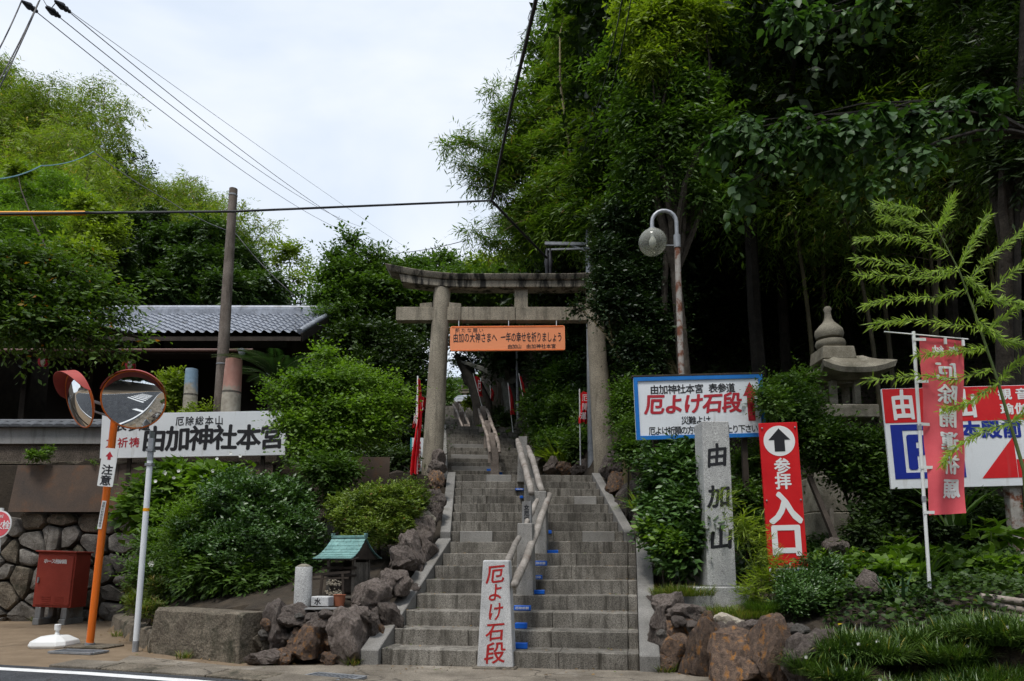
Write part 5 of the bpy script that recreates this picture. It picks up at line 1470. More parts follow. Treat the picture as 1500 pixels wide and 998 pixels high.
# cylinder post, small shrine
c = at(443, 889, 7.45); r = 12.5 * 7.45 / F; hh_ = 60 * 7.45 / F
t = thing('stone_post', 'short round granite post with a faceted cap left of the small shrine', 'stone post', c)
mb = MB(); mb.lathe([(r * 1.02, -.1), (r, 0), (r * .96, hh_ * .93), (r * .9, hh_ * .95)], c, 24); mb.build('column', m_granite2, t, smooth=50)
mb = MB(); mb.lathe([(r * .86, hh_ * .952), (r * .8, hh_ * .975), (r * .25, hh_ * 1.02)], c, 6); mb.build('cap', m_lantern, t)
zb = at(490, 889, 7.6).z
so_ = at(498, 885, 7.85); so_.z = zb
t = thing('small_shrine', 'miniature timber shrine with green copper roof on the boulders left of the stairs', 'shrine', so_)
M = Matrix.Translation(so_) @ Matrix.Rotation(R(-16), 4, 'Z')
k = 7.85 / F
zz_ = lambda py: at(498, py, 7.85).z - zb
bw, bd = .30, .34
for sx in (-1, 1):
    for sy in (0, 1):
        mb = MB(M); mb.box((sx * bw / 2, sy * bd, zz_(820) / 2), (.03, .03, zz_(820))); mb.build('post', m_gwood, t)
for sx in (-1, 1):
    for i in range(5):
        mb = MB(M); mb.box((sx * bw / 2, .034 + (i + .5) * (bd - .05) / 5, (zz_(873) + zz_(824)) / 2), (.012, (bd - .05) / 5 - .004, zz_(824) - zz_(873))); mb.build('side_plank', m_gwood, t)
for py, d_ in ((832, .03), (843, .024), (873, .03)):
    mb = MB(M); mb.box((0, -.012, zz_(py)), (bw + .08, .028, d_)); mb.build('cross_beam', m_dwood, t)
mb = MB(M); mb.box((0, bd - .02, zz_(845)), (bw - .03, .015, .4)); mb.build('back_panel', m_dwood, t)
mb = MB(M); mb.box((0, bd / 2 - .05, zz_(874)), (bw + .10, bd + .12, .022)); mb.build('deck', m_gwood, t)
for s in (-1, 1):
    mb = MB(M); mb.box((s * bw * .24, .02, zz_(852)), (bw * .40, .012, zz_(836) - zz_(868)))
    mb.build('lattice_door', m_dwood, t)
# curved roof: front and back slopes of lapped copper sheets
ez, rz_ = zz_(818), zz_(787)
def rf(v): return (-.20 + .36 * v, ez + (rz_ - ez) * (.35 * v + .65 * v * v))
RW = .46
for sgn, nm in ((1, 'copper_sheet'), (-1, 'copper_sheet')):
    for r_ in range(7):
        v0, v1 = r_ / 7, (r_ + 1) / 7
        (ya, za), (yb_, zb__) = rf(v0), rf(v1)
        if sgn < 0: ya, yb_ = bd - ya - .02, bd - yb_ - .02
        nn_ = 5; wa = RW * (1 - .10 * v0)
        for i in range(nn_):
            off = .5 * (r_ % 2)
            xa = -wa / 2 + wa * max(0, (i - off)) / nn_ if i or not off else -wa / 2; xb = -wa / 2 + wa * min(nn_, i + 1 - off) / nn_
            if i == nn_ - 1: xb = wa / 2
            if sgn < 0 and i: continue
            if sgn < 0: xa, xb = -wa / 2, wa / 2
            mb = MB(M); mb.add([(xa, ya, za + .006), (xb - .002, ya, za + .006), (xb - .002, yb_, zb__), (xa, yb_, zb__), (xa, ya, za - .006), (xb - .002, ya, za - .006), (xb - .002, yb_, zb__ - .01), (xa, yb_, zb__ - .01)],
                               [(0, 1, 2, 3), (7, 6, 5, 4), (0, 4, 5, 1), (1, 5, 6, 2), (2, 6, 7, 3), (3, 7, 4, 0)])
            mb.build(nm, m_copper, t)
mb = MB(M); mb.box((0, .162, rz_ + .008), (RW * .92, .05, .028)); 
for s in (-1, 1): mb.box((s * RW * .44, .162, rz_ + .03), (.02, .06, .03))
mb.build('ridge', m_copper, t, bevel=.003)
for s in (-1, 1):
    mb = MB(M); mb.add([(s * .19, -.17, ez - .012), (s * .19, bd + .15, ez - .012), (s * .19, .162, rz_ - .03)], [(0, 1, 2)]); mb.build('gable', m_dwood, t, fix=False)
mb = MB(M)
for i in range(11): mb.bar((-RW / 2 + .03 + i * (RW - .06) / 10, -.18, ez - .018), (-RW / 2 + .03 + i * (RW - .06) / 10, .0, ez + .01), .010)
o_ = mb.build('rafters', m_gwood, t); o_['kind'] = 'stuff'
# little timber torii in front of it
o2 = at(486, 884, 7.55); 
t = thing('shrine_torii', 'knee-high dark wooden torii standing in front of the miniature shrine', 'torii', o2)
for px, y0, y1 in ((471, 840, 880), (502, 838, 886)):
    mb = MB(); mb.bar(at(px - (3 if px < 480 else -1), y1, 7.5), at(px + (2 if px < 480 else 0), y0, 7.5), .024); mb.build('post', m_dwood, t)
mb = MB(); mb.bar(at(455, 842, 7.5), at(513, 838, 7.5), .026); mb.build('lintel', m_dwood, t)
mb = MB(); mb.bar(at(459, 848.5, 7.5), at(511, 846.5, 7.5), .018); mb.build('tie_beam', m_dwood, t)
# offerings of small pale stones, box, plate, pot
for (x0, x1, py, lab) in ((477, 501, 872, 'lower heap of small pale offering shells behind the little torii'), (479, 500, 858, 'upper heap of small pale offering shells inside the shrine front')):
    bmv = MB(); rr = random.Random(py)
    for i in range(60):
        q = at(rr.uniform(x0, x1), py - abs(rr.gauss(0, 4.5)), 7.72 + rr.uniform(-.03, .03)); s_ = rr.uniform(.007, .014)
        bmv.box(q, (s_ * 1.4, s_, s_), R3=Matrix.Rotation(rr.uniform(0, 3), 3, Vector((rr.random(), rr.random(), 1))), top=.7)
    o_ = bmv.build('offering_shells', m_rock_pale, org=at((x0 + x1) / 2, py, 7.72)); tag(o_, lab, 'shells', kind='stuff')
c = at(468, 888, 7.35)
t = thing('stone_basin', 'small pale stone block with a black mark in front of the shrine', 'stone block', c)
mb = MB(Matrix.Translation(c) @ Matrix.Rotation(R(-12), 4, 'Z')); mb.box((0, .06, .045), (.19, .13, .10)); mb.build('block', m_granite, t, bevel=.008)
text(Matrix.Translation(c) @ Matrix.Rotation(R(-12), 4, 'Z') @ Matrix.Translation((0, -.007, .045)), [('水', -.02, 0, .07, .07)], m_black, t, .02)
c = at(497, 888, 7.5); mb = MB(); mb.lathe([(.05, 0), (.062, .11), (.068, .115), (.055, .118)], c, 14); tag(mb.build('plant_pot', plain('terracotta', (.30, .10, .05), .8), org=c, smooth=40), 'small terracotta pot beside the miniature shrine', 'pot')
a, b = at(449, 890, 7.25), at(500, 893, 7.25); mb = MB(); mb.box((a + b) / 2 , (b.x - a.x, .16, .012), rz=R(4)); tag(mb.build('slate_slab', m_plaster, org=(a + b) / 2), 'thin flat slate laid on the boulders before the shrine', 'slab')

# ------------------------------------------------------------------ flags around the torii
def flag(lab, top, bot, wt, wb, Y, pole_px=None, mat=m_flagb, txt=None, folds=2.2):
    """a hanging narrow flag on its own pole, gathered into folds"""
    pt = at(top[0] - 1, top[1] - 5, Y); pbt = at(pole_px[0], pole_px[1], Y) if pole_px else at(bot[0], bot[1] + 20, Y)
    t = thing('nobori_flag', lab, 'flag', pbt)
    mb = MB(); mb.tube([pbt - Vector((0, 0, .3)), pt], .014, 8); mb.build('pole', m_white2, t, smooth=60)
    a, b = at(top[0], top[1], Y), at(bot[0], bot[1], Y); n = 26; m_ = 10; vs = []
    for j in range(n + 1):
        v = j / n; c_ = a.lerp(b, v) + Vector((.03 * math.sin(v * 5), 0, 0)); w_ = (wt + (wb - wt) * v) * Y / F
        for i in range(m_ + 1):
            u = i / m_; vs.append(c_ + Vector(((u - .1) * w_, -.03 + .05 * math.sin(u * 6.28 * folds + v * 2), -.02 * math.sin(u * 9))))
    fs = [(j * (m_ + 1) + i, j * (m_ + 1) + i + 1, (j + 1) * (m_ + 1) + i + 1, (j + 1) * (m_ + 1) + i) for j in range(n) for i in range(m_)]
    mb = MB(); mb.add(vs, fs); mb.build('cloth', mat, t, smooth=80, fix=False)
    if txt:
        vsl, fsl = [], []
        for q, ch in enumerate(txt):
            co, f = glyph(ch, .004); n_ = len(vsl); vc = (q + .7) / (len(txt) + .4)
            w_ = (wt + (wb - wt) * vc) * Y / F * .75; c_ = a.lerp(b, vc) + Vector((.03 * math.sin(vc * 5), 0, 0)); hgt = (a - b).length / (len(txt) + .4) * .8
            for p in co: vsl.append(c_ + Vector((w_ * .5 + (p[0] - GC[0]) / GS * w_, -.085, (p[1] - GC[1]) / GS * hgt)))
            fsl.extend([tuple(i + n_ for i in z) for z in f])
        mb = MB(); mb.v, mb.f = vsl, fsl; mb.build('lettering', m_wtxt, t, fix=False)
flag('long bright red flag twisted round its pole left of the torii pillar', (613, 556), (604, 696), 3, 13, 12.2, (611, 700))
flag('short red flag with white characters half hidden behind the left torii pillar', (612, 582), (606, 628), 14, 5, 13.6, (607, 700), txt='厄除')
flag('red flag with white characters beyond the right torii pillar', (850, 575), (851, 620), 13, 12, 14.2, (850, 660), txt='厄開運')
flag('red flag hanging at a slant from the dark trunk under the torii', (694, 552), (704, 581), 9, 5, 22.5, (712, 604), txt='厄')
flag('small furled red flag in the shade behind the centre of the stairs', (719, 570), (720, 588), 3, 5, 24, (720, 620))
flag('thin red flag blown outwards left of the grey post', (745, 566), (750, 608), 2, 7, 22, (752, 625))
flag('narrow red flag slanting to the right of the grey post', (761, 552), (772, 604), 3, 4, 21, (774, 612))
c = at(759, 620, 22.6); mb = MB(); mb.tube([c - Vector((0, 0, .4)), at(757, 505, 22.6)], .045, 10); tag(mb.build('steel_post', m_galvd, org=c, smooth=60), 'tall thin grey steel post rising beyond the third flight', 'post')
t = thing('notice_panel', 'pale blue edged notice panel behind the left torii pillar', 'notice board', at(610, 692, 13.3))
c = at(611, 666, 13.3); mb = MB(); mb.box(c, (18 * 13.3 / F, .02, 50 * 13.3 / F)); mb.build('panel', m_white, t)
mb = MB(); mb.box(c + Vector((-9 * 13.3 / F, -.012, 0)), (.025, .02, 50 * 13.3 / F)); mb.build('edge_strip', plain('teal strip', (.02, .30, .33)), t)
text(plane_M(c + Vector((.04, -.0135, 0))), colm('参拝者駐車場', 0, .26, -.26, .06), m_redtxt, t, .02)

# far buildings seen under the torii
def farhouse(name, lab, x0, x1, y0, y1, Y, mat, wins):
    a, b = at(x0, y1, Y), at(x1, y0, Y)
    t = thing(name, lab, 'building', ((a.x + b.x) / 2, Y, a.z))
    mb = MB(); mb.box(((a.x + b.x) / 2, Y + 2, (a.z + b.z) / 2 - 1), (b.x - a.x, 4, b.z - a.z + 2)); mb.build('wall', mat, t)
    mb = MB(); mb.box(((a.x + b.x) / 2, Y + 2, b.z + .12), (b.x - a.x + .5, 4.6, .22)); mb.build('roof', m_tile, t)
    for (u0, v0, u1, v1) in wins:
        mb = MB(); mb.box((a.x + (b.x - a.x) * (u0 + u1) / 2, Y - .02, a.z + (b.z - a.z) * (v0 + v1) / 2), ((b.x - a.x) * (u1 - u0), .06, (b.z - a.z) * (v1 - v0)))
        w_ = mb.build('window', m_white, t)
        mb = MB(); mb.box((a.x + (b.x - a.x) * (u0 + u1) / 2, Y - .06, a.z + (b.z - a.z) * (v0 + v1) / 2), ((b.x - a.x) * (u1 - u0) * .86, .03, (b.z - a.z) * (v1 - v0) * .8)); mb.build('pane', plain('pale glass', (.45, .5, .55), .1), w_)
farhouse('shrine_office', 'tan building with white windows far up beyond the small torii', 640, 678, 558, 594, 56, m_tan, [(.05, .45, .3, .85), (.38, .45, .62, .85), (.7, .45, .95, .85), (.05, .05, .3, .38), (.38, .05, .62, .38)])
t = thing('rest_shelter', 'brown roofed shelter with white frame beside the head of the stairs', 'shelter', at(684, 594, 41))
def q_(px, py): return at(px, py, 41)
mb = MB(); a = q_(665, 584); b = q_(696, 584)
mb.add([a, b, b + Vector((0, 3, .9)), a + Vector((0, 3, .9)), a - Vector((0, 0, .12)), b - Vector((0, 0, .12)), b + Vector((0, 3, .78)), a + Vector((0, 3, .78))], [(0, 1, 2, 3), (7, 6, 5, 4), (0, 4, 5, 1), (1, 5, 6, 2), (2, 6, 7, 3), (3, 7, 4, 0)]); mb.build('roof', m_tile, t)
mb = MB(); mb.box(q_(681, 586.5) + Vector((0, .02, 0)), (1.2, .05, .12)); mb.build('front_rail', m_white, t)
mb = MB(); mb.box(q_(682, 592) + Vector((0, .6, 0)), (1.1, .05, .5)); mb.build('panel', m_tan, t)
for px in (669, 694):
    mb = MB(); mb.bar(q_(px, 584), q_(px, 602), .08); mb.build('post', m_white, t)

# ------------------------------------------------------------------ cables and utility poles
def cable(name, lab, pts, r, sag=0, mat=m_cable, n=24, cat='cable', group=None):
    P = []
    for i in range(len(pts) - 1):
        a, b = Vector(pts[i]), Vector(pts[i + 1])
        for k in range(n): 
            u = k / n; P.append(a.lerp(b, u) - Vector((0, 0, sag * 4 * u * (1 - u))))
    P.append(Vector(pts[-1]))
    mb = MB(); mb.tube(P, r, 6); o = mb.build(name, mat, org=P[0], smooth=60, fix=False)
    return tag(o, lab, cat, group)
J = at(720, 294, 11.5)
cable('overhead_cable', 'thick black cable crossing the sky from the yellow guard to the junction', [at(-60, 314, 8.6), at(340, 310, 10.2), J], .018, .0)
cable('cable_guard', 'yellow plastic guard sleeve on the black cable at the left edge', [at(-60, 313.5, 8.6), at(125, 312.5, 9.33)], .032, 0, m_yellow, cat='cable guard')
cable('overhead_cable', 'thick black cable dropping steeply from the top of the photo to the junction', [at(792, -30, 5.8), at(750, 150, 8.2), J], .021)
o_ = cable('overhead_cable', 'thick black cable running from the junction down to the far cross-armed pole', [J, at(760, 336, 12.6), at(801, 378, 13.7)], .024)
cable('overhead_wire', 'thin loosely coiled wire beside the steep black cable', [at(782, -20, 6.2) + Vector((.02, 0, 0))] + [at(785 - k * 3.1 + 4 * math.sin(k * 1.9), k * 9, 6.2 + k * .19) for k in range(1, 11)], .004, n=3, cat='wire')
for i, (a, b, lab) in enumerate([((44, 10), (520, 345), 'lowest of the four power lines crossing the sky diagonally'), ((78, 18), (528, 332), 'second power line from below crossing the sky diagonally'),
                               ((92, 10), (585, 368), 'third power line from below crossing the sky diagonally'), ((96, 12), (600, 366), 'thin uppermost power line crossing the sky diagonally')]):
    cable('power_line', lab, [at(a[0], a[1], 13), at(b[0], b[1], 46)], (.010, .010, .010, .006)[i], .6 if i < 3 else .1, cat='power line', n=30)
    if i < 3:
        p0 = at(a[0], a[1], 13); d_ = (at(b[0], b[1], 46) - p0).normalized()
        t = thing('strain_insulator', 'black strain insulator at the %s end of the power lines, top left' % ('lower', 'middle', 'upper')[i], 'insulator', p0)
        q = d_.to_track_quat('Z', 'Y').to_matrix().to_4x4()
        mb = MB(Matrix.Translation(p0) @ q); mb.lathe([(.01, -.25), (.03, -.22), (.075, -.02), (.02, 0), (.06, .10), (.02, .12), (.04, .2), (.008, .25)], (0, 0, 0), 12); mb.build('cone', m_cable, t, smooth=40)
for (a, b, lab) in [((34, -4), (-20, 105), 'leftmost service wire falling from the top left insulators'), ((60, -4), (-20, 165), 'middle service wire falling from the top left insulators'), ((57, 2), (-20, 150), 'rightmost service wire falling from the top left insulators')]:
    cable('service_wire', lab, [at(a[0], a[1], 13), at(b[0], b[1], 12)], .012, .1, cat='wire')
cable('service_wire', 'looped jumper wire hanging between the top left insulators', [at(62, -3, 13), at(68, 8, 13), at(76, 11.5, 13), at(81, 5, 13), at(80, -4, 13)], .008, .0, n=4, cat='wire')
m_teal = plain('teal cable sheath', (.03, .14, .16), .5)
cable('service_wire', 'teal sheathed wire slanting up to the bamboo on the left hillside', [at(-40, 262, 14), at(60, 243, 19), at(137, 222, 26)], .016, .15, m_teal, cat='wire')
cable('service_wire', 'dark wire falling from the hillside to the tiled roof', [at(137, 222, 26), at(250, 296, 24), at(345, 342, 21), at(432, 434, 20)], .016, .1, cat='wire')
cable('service_wire', 'thin wire rising right from the far trees towards the bamboo', [at(575, 371, 30), at(690, 350, 22)], .012, .1, cat='wire')
for k, (px0, px1) in enumerate(((915, 826), (928, 840))):
    cable('service_wire', ('left' if k == 0 else 'right') + ' one of the two thin wires hanging before the bamboo on the right', [at(px0, -20, 8), at(px0 - 35, 140, 11), at(px1, 300, 17)], .008, .1, cat='wire')
UY = 14.1
c = at(863, 400, UY); pz = float(zt(c.x, UY))
t = thing('utility_pole', 'grey utility pole with a cross-arm half hidden behind the right end of the torii', 'utility pole', (c.x, UY, pz))
mb = MB(); mb.tube([(c.x, UY, pz - .2), (c.x, UY, at(863, 335, UY).z)], [.085, .065], 14); mb.build('pole', m_galvd, t, smooth=60)
for a_, b_, w_ in (((798, 357), (866, 358), .06), ((802, 366), (866, 364), .035), ((830, 357), (860, 368), .03)):
    mb = MB(); mb.bar(at(*a_, UY - .1), at(*b_, UY - .1), w_); mb.build('crossarm', m_galvd, t)
for px in (801, 806):
    mb = MB(); q = at(px, 385, UY - .2); mb.lathe([(.03, -.28), (.04, -.1), (.06, 0), (.04, .1), (.02, .3)], q, 10); mb.build('cable_clamp', m_cable, t, smooth=40)
mb = MB(); mb.bar(at(1186, 700, 8.6), at(1224, 792, 7.9), .055); tag(mb.build('wooden_prop', m_dwood, org=at(1205, 750, 8.2)), 'dark timber prop slanting in front of the lantern base', 'prop')
mb = MB(); mb.bar(at(1217, 745, 8.2), at(1218, 790, 8.2), .045); tag(mb.build('wooden_stake', m_gwood, org=at(1218, 790, 8.2)), 'short grey stake standing beside the slanting prop', 'stake')
for i, (a, b, lab) in enumerate((((1436, 874), (1520, 885), 'uppermost bleached log in the small pile at the right edge'), ((1444, 884), (1520, 898), 'middle bleached log in the small pile at the right edge'), ((1446, 898), (1515, 908), 'lowest bleached log in the small pile at the right edge'))):
    o_ = MB(); o_.tube([at(*a, 6.0), at(*b, 5.9)], .03, 9); tag(o_.build('log', m_rail, org=at(*a, 6.0), smooth=60), lab, 'log')
# ------------------------------------------------------------------ vegetation
def foot(x, Y): return Vector((x, Y, float(zt(x, Y))))
def plant(name, label, cat, bpx, clumps, n, k, L, Wd, mat, r0=.02, group=None, bY=None, **kw):
    Y = bY or clumps[0][2]
    cs = [cl(*c) for c in clumps]
    b = foot(at(bpx, 800, Y).x, Y)
    return tree(name, label, cat, b, cs, n, k, L, Wd, mat, r0=r0, group=group, **kw)

# --- near plants, left
plant('clipped_bush', 'large round dark green clipped bush on the bank above the concrete block', 'bush', 368,
      [(368, 758, 9.2, 72, .8), (318, 785, 9.0, 52, .8), (420, 782, 9.0, 52, .8), (365, 800, 8.7, 66, .55), (300, 812, 8.7, 40, .8), (432, 815, 8.9, 34, .9), (340, 735, 9.6, 45, .8), (410, 738, 9.6, 48, .8)],
      62000, 4, .042, .024, g_bush, r0=.045, twig=.07, shell=.80, up=.3, droop=.05)
plant('shrub', 'leafy low shrub with drooping leaves under the round clipped bush', 'shrub', 330,
      [(310, 835, 8.5, 30), (355, 850, 8.4, 28, .7), (400, 845, 8.5, 28, .8), (285, 845, 8.5, 26, .8), (445, 848, 8.9, 18)], 7000, 5, .075, .026, g_mid, twig=.22, shell=.3, droop=.35)
plant('nandina', 'upright feathery nandina with bright shoots left of the round bush', 'shrub', 275,
      [(272, 770, 8.9, 28, 1.3), (290, 755, 8.9, 18, 1.2), (258, 800, 8.8, 28, 1.3), (276, 830, 8.6, 30)], 9000, 6, .05, .014, g_fresh, twig=.22, shell=.2, up=.6)
plant('hibiscus_shrub', 'loose broad leaved shrub with white flowers before the plywood board', 'shrub', 260,
      [(250, 702, 10.6, 26, .8), (300, 704, 10.6, 26, .8), (345, 702, 10.5, 22, .8), (215, 725, 10.3, 28), (262, 720, 10.4, 30), (305, 715, 10.3, 30), (195, 752, 10.2, 22), (235, 762, 10.1, 26)],
      6000, 5, .11, .075, g_fresh, twig=.3, shell=.2, up=.4, droop=.2)
plant('shrub', 'dark twiggy shrub behind the white pole at the edge of the bank', 'shrub', 225,
      [(230, 800, 9.6, 30), (215, 840, 9.2, 26, .8), (245, 865, 8.9, 26, .6), (252, 830, 9.2, 26)], 8000, 5, .055, .022, g_mid, twig=.2, shell=.2)
plant('weeds', 'tuft of coarse weeds at the foot of the white pole', 'weeds', 212,
      [(205, 885, 8.6, 18, .8), (222, 895, 8.3, 16, .8), (195, 868, 9.2, 14, .8), (232, 862, 8.7, 16)], 2600, 4, .09, .012, g_grass, r0=.006, twig=.1, shell=.1, up=1.2)
plant('maple', 'bright layered maple leaning between the white signboard and the torii', 'maple tree', 485,
      [(470, 560, 10.6, 36, .40, 1.5), (430, 585, 10.6, 34, .4, 1.4), (520, 560, 10.8, 38, .4, 1.5), (560, 590, 10.7, 32, .4, 1.4), (500, 600, 10.5, 40, .4, 1.5), (445, 620, 10.4, 34, .4, 1.4), (545, 625, 10.6, 32, .4, 1.4),
       (490, 640, 10.4, 34, .4, 1.5), (475, 520, 10.9, 22, .6), (505, 540, 10.9, 24, .5, 1.4), (402, 565, 10.6, 16, .5, 1.5), (585, 570, 10.8, 16, .5, 1.5), (460, 662, 10.3, 28, .4, 1.3)],
      30000, 6, .046, .030, g_fresh, bark=m_barkp, r0=.05, twig=.24, shell=.15, up=.12, droop=.2)
plant('shrub', 'dark shrub below the maple beside the white signboard', 'shrub', 470,
      [(478, 688, 9.9, 32, .7, 1.2), (505, 690, 9.9, 26, .7), (490, 725, 9.9, 24)], 7000, 5, .05, .026, g_mid, twig=.18, shell=.3, droop=.15)
plant('azalea', 'yellow green mounded azalea right of the round bush above the shrine', 'azalea', 555,
      [(560, 742, 9.3, 48, .62, 1.15), (525, 760, 9.1, 36, .7), (598, 728, 9.6, 30, .8), (545, 780, 8.9, 36, .6), (580, 775, 9.0, 26, .8), (505, 742, 9.5, 26, .6)],
      36000, 5, .034, .016, g_azal, twig=.06, shell=.82, up=.4, r0=.03)
plant('shrub', 'thin shrub with pale young leaves beside the blue painted trunk', 'shrub', 252,
      [(258, 565, 12.9, 18, 1.3), (250, 590, 12.9, 20), (240, 560, 13.0, 14, 1.2), (305, 600, 12.7, 12, .6), (275, 605, 12.6, 14, .6)], 3600, 5, .065, .035, g_lime, twig=.22, shell=.1, up=.6)
plant('weeds', 'small green weeds growing from the ledge above the left plywood board', 'weeds', 60, [(55, 668, 11.75, 12, .6, 1.5), (72, 660, 11.8, 8), (135, 677, 11.8, 6)], 900, 4, .05, .02, g_fresh, r0=.004, twig=.08, shell=.1)
t = thing('cycad', 'cycad with long arching dark fronds behind the maple', 'cycad', foot(at(395, 600, 13.2).x, 13.2))
cc = at(405, 560, 13.2); rr = random.Random(4)
mb = MB(); mb.tube([foot(cc.x, 13.2) - Vector((0, 0, .1)), cc], [.16, .14], 12); mb.build('trunk', m_bark, t, smooth=60)
P_, D_, N_, L_s = [], [], [], []
mbf = MB()
for i in range(30):
    az = i * 2.4 + rr.uniform(-.2, .2); el = rr.uniform(.35, 1.25); ln = rr.uniform(.95, 1.35)
    dh = Vector((math.cos(az), math.sin(az), 0)); pts = []
    for j in range(13):
        u = j / 12; pts.append(cc + dh * (ln * u * math.cos(el * (1 - .55 * u))) + Vector((0, 0, ln * (u * math.sin(el) - .75 * u * u * math.sin(el * .9)))))
    mbf.tube(pts, [.012 * (1 - .7 * j / 12) for j in range(13)], 5)
    for j in range(3, 48):
        u = j / 48; f_ = u * 12; a_ = int(f_); p = pts[a_].lerp(pts[min(a_ + 1, 12)], f_ - a_); tg = (pts[min(a_ + 1, 12)] - pts[a_]).normalized() if a_ < 12 else tg
        sd_ = tg.cross(Vector((0, 0, 1))).normalized()
        for s in (-1, 1):
            P_.append(p); D_.append((sd_ * s * .85 + tg * .6 + Vector((0, 0, .12))).normalized()); N_.append((0, 0, 1)); L_s.append(.17 * math.sin(math.pi * min(1, .15 + u * .8)) + .03)
mbf.build('frond_stems', m_culmg, t, fix=False)['kind'] = 'stuff'
o = ORG[t.name]
link('fronds', leaf_mesh('fronds', np.array([tuple(p - o) for p in P_]), np.array([tuple(d) for d in D_]), np.array(N_, float), np.array(L_s), .014, g_cyc, fold=.3), t)['kind'] = 'stuff'

# overhanging cherry branch from the left, with autumn spots
cher = [(18, 385, 9.6, 44, .5, 1.3), (70, 380, 9.8, 36, .5, 1.2), (110, 400, 9.7, 34, .5, 1.2), (35, 425, 9.5, 44, .45, 1.3), (90, 440, 9.6, 40, .4, 1.4), (150, 430, 9.9, 30, .4, 1.4), (-30, 410, 9.5, 50, .6, 1.2), (40, 475, 9.4, 44, .4, 1.4), (105, 480, 9.5, 38, .4, 1.4),
        (160, 465, 9.8, 30, .4, 1.5), (192, 442, 10.0, 18, .4, 1.6), (150, 505, 9.7, 26, .5, 1.2), (185, 520, 9.8, 14, .9), (215, 497, 9.9, 10, .5, 2.0), (-20, 480, 9.5, 40, .5), (5, 360, 9.7, 30, .5, 1.3), (60, 505, 9.5, 26, .4, 1.4)]
tree('cherry_tree', 'cherry branches with a few orange leaves overhanging from the left edge', 'cherry tree', foot(-9.6, 9.6), [cl(*c) for c in cher], 17000, 6, .068, .034, g_cherry, r0=.16, shoots=.25, trunk_top=at(-60, 470, 9.6), twig=.32, shell=.1, droop=.25, up=.05)

# --- hillside behind, left
def generic(nm, n, k, L, Wd, mat, R0, cz, ncl, sd, squash=.8, hgt=None, **kw):
    """shared crown + trunk for trees too far off to differ: local origin at the base"""
    g = random.Random(sd); cs = []
    for i in range(ncl):
        a = g.uniform(0, 6.28); q = g.uniform(0, 1) ** .5 * R0 * .72; h = g.uniform(-.7, .75) * cz * .45
        s = R0 * g.uniform(.34, .50) * (1 - .25 * abs(h) / cz)
        cs.append((Vector((q * math.cos(a), q * math.sin(a), cz + h)), (s, s, s * squash)))
    me = crown_me(nm, cs, n, k, L, Wd, mat, seed=sd, **kw)
    mb = MB(); random.seed(sd)
    limb(mb, (0, 0, -.4), (0, 0, cz * .8), R0 * .038, R0 * .024, .04, 7)
    for c, r in cs: limb(mb, (0, 0, cz * .55), c, R0 * .03, R0 * .008, .1, 5, 3)
    mt = bpy.data.meshes.new(nm + '_trunk'); mt.from_pydata([tuple(v) for v in mb.v], [], mb.f); mt.materials.append(m_bark)
    return me, mt
def inst(name, label, cat, loc, meshes, s=1.0, rz=None, group=None, names=('crown', 'trunk'), sz=1.0):
    t = bpy.data.objects.new(name, None); C.objects.link(t); t.location = loc
    t.rotation_euler = (0, 0, random.uniform(0, 6.28) if rz is None else rz); t.scale = (s, s, s * sz)
    tag(t, label, cat, group)
    for nm, me in zip(names, meshes):
        o = bpy.data.objects.new(nm, me); C.objects.link(o); o.parent = t
    return t
def bamboo_me(nm, H, n, L, Wd, mat, sd, arch=.22, culm=m_culm, spread=1.0, low=.35, r=.05):
    """one culm that arches over at the tip, with whorled drooping sprays"""
    g = random.Random(sd); az = g.uniform(0, 6.28); dh = Vector((math.cos(az), math.sin(az), 0))
    pts = [dh * (H * arch * (i / 16) ** 3) + Vector((0, 0, H * (i / 16) * (1 - .13 * arch * 3 * (i / 16) ** 2))) for i in range(17)]
    mb = MB(); mb.tube(pts, [r * (1 - .85 * i / 16) + .004 for i in range(17)], 6)
    cs = []
    for i in range(46):
        u = low + (1 - low) * (i / 46) ** .85; f = u * 16; a = min(int(f), 15); p = pts[a].lerp(pts[a + 1], f - a)
        az2 = i * 2.4 + g.uniform(-.4, .4); ln = spread * H * .13 * (1.15 - .75 * (u - low) / (1 - low)) * g.uniform(.7, 1.2)
        e = p + Vector((math.cos(az2), math.sin(az2), .35)) * ln; mb.tube([p, p.lerp(e, .5) + Vector((0, 0, ln * .1)), e - Vector((0, 0, ln * .15))], .006 + r * .08, 4)
        cs.append((e - Vector((0, 0, ln * .15)), (ln * .62, ln * .62, ln * .34)))
    me = crown_me(nm, cs, n, 7, L, Wd, mat, seed=sd, twig=L * 2.4, shell=.05, up=-.05, droop=.45, jit=.35)
    mt = bpy.data.meshes.new(nm + '_culm'); mt.from_pydata([tuple(v) for v in mb.v], [], mb.f); mt.materials.append(culm)
    return me, mt
far_b = [bamboo_me('bamboo_far%d' % i, 10.5, 9000, .24, .050, g_bambf, 20 + i, low=.25) for i in range(4)]
far_t = [generic('broadleaf_far%d' % i, 16000, 6, .20, .11, m_, 2.6, 4.2, 16, 30 + i, twig=.5, shell=.35) for i, m_ in enumerate((g_dark, g_mid, g_for))]
rb = random.Random(12)
def hill_spot(ratio, Y): x = ratio * Y; return Vector((x, Y, float(zt(x, Y))))
for i in range(74):
    Y = rb.uniform(31, 47); ra = rb.uniform(-.98, -.43)
    inst('bamboo', 'feathery bamboo in the grove covering the left hillside', 'bamboo', hill_spot(ra, Y), far_b[i % 4], rb.uniform(.75, 1.1) * (1 if ra < -.6 else .78), group='bamboo on the left hillside')
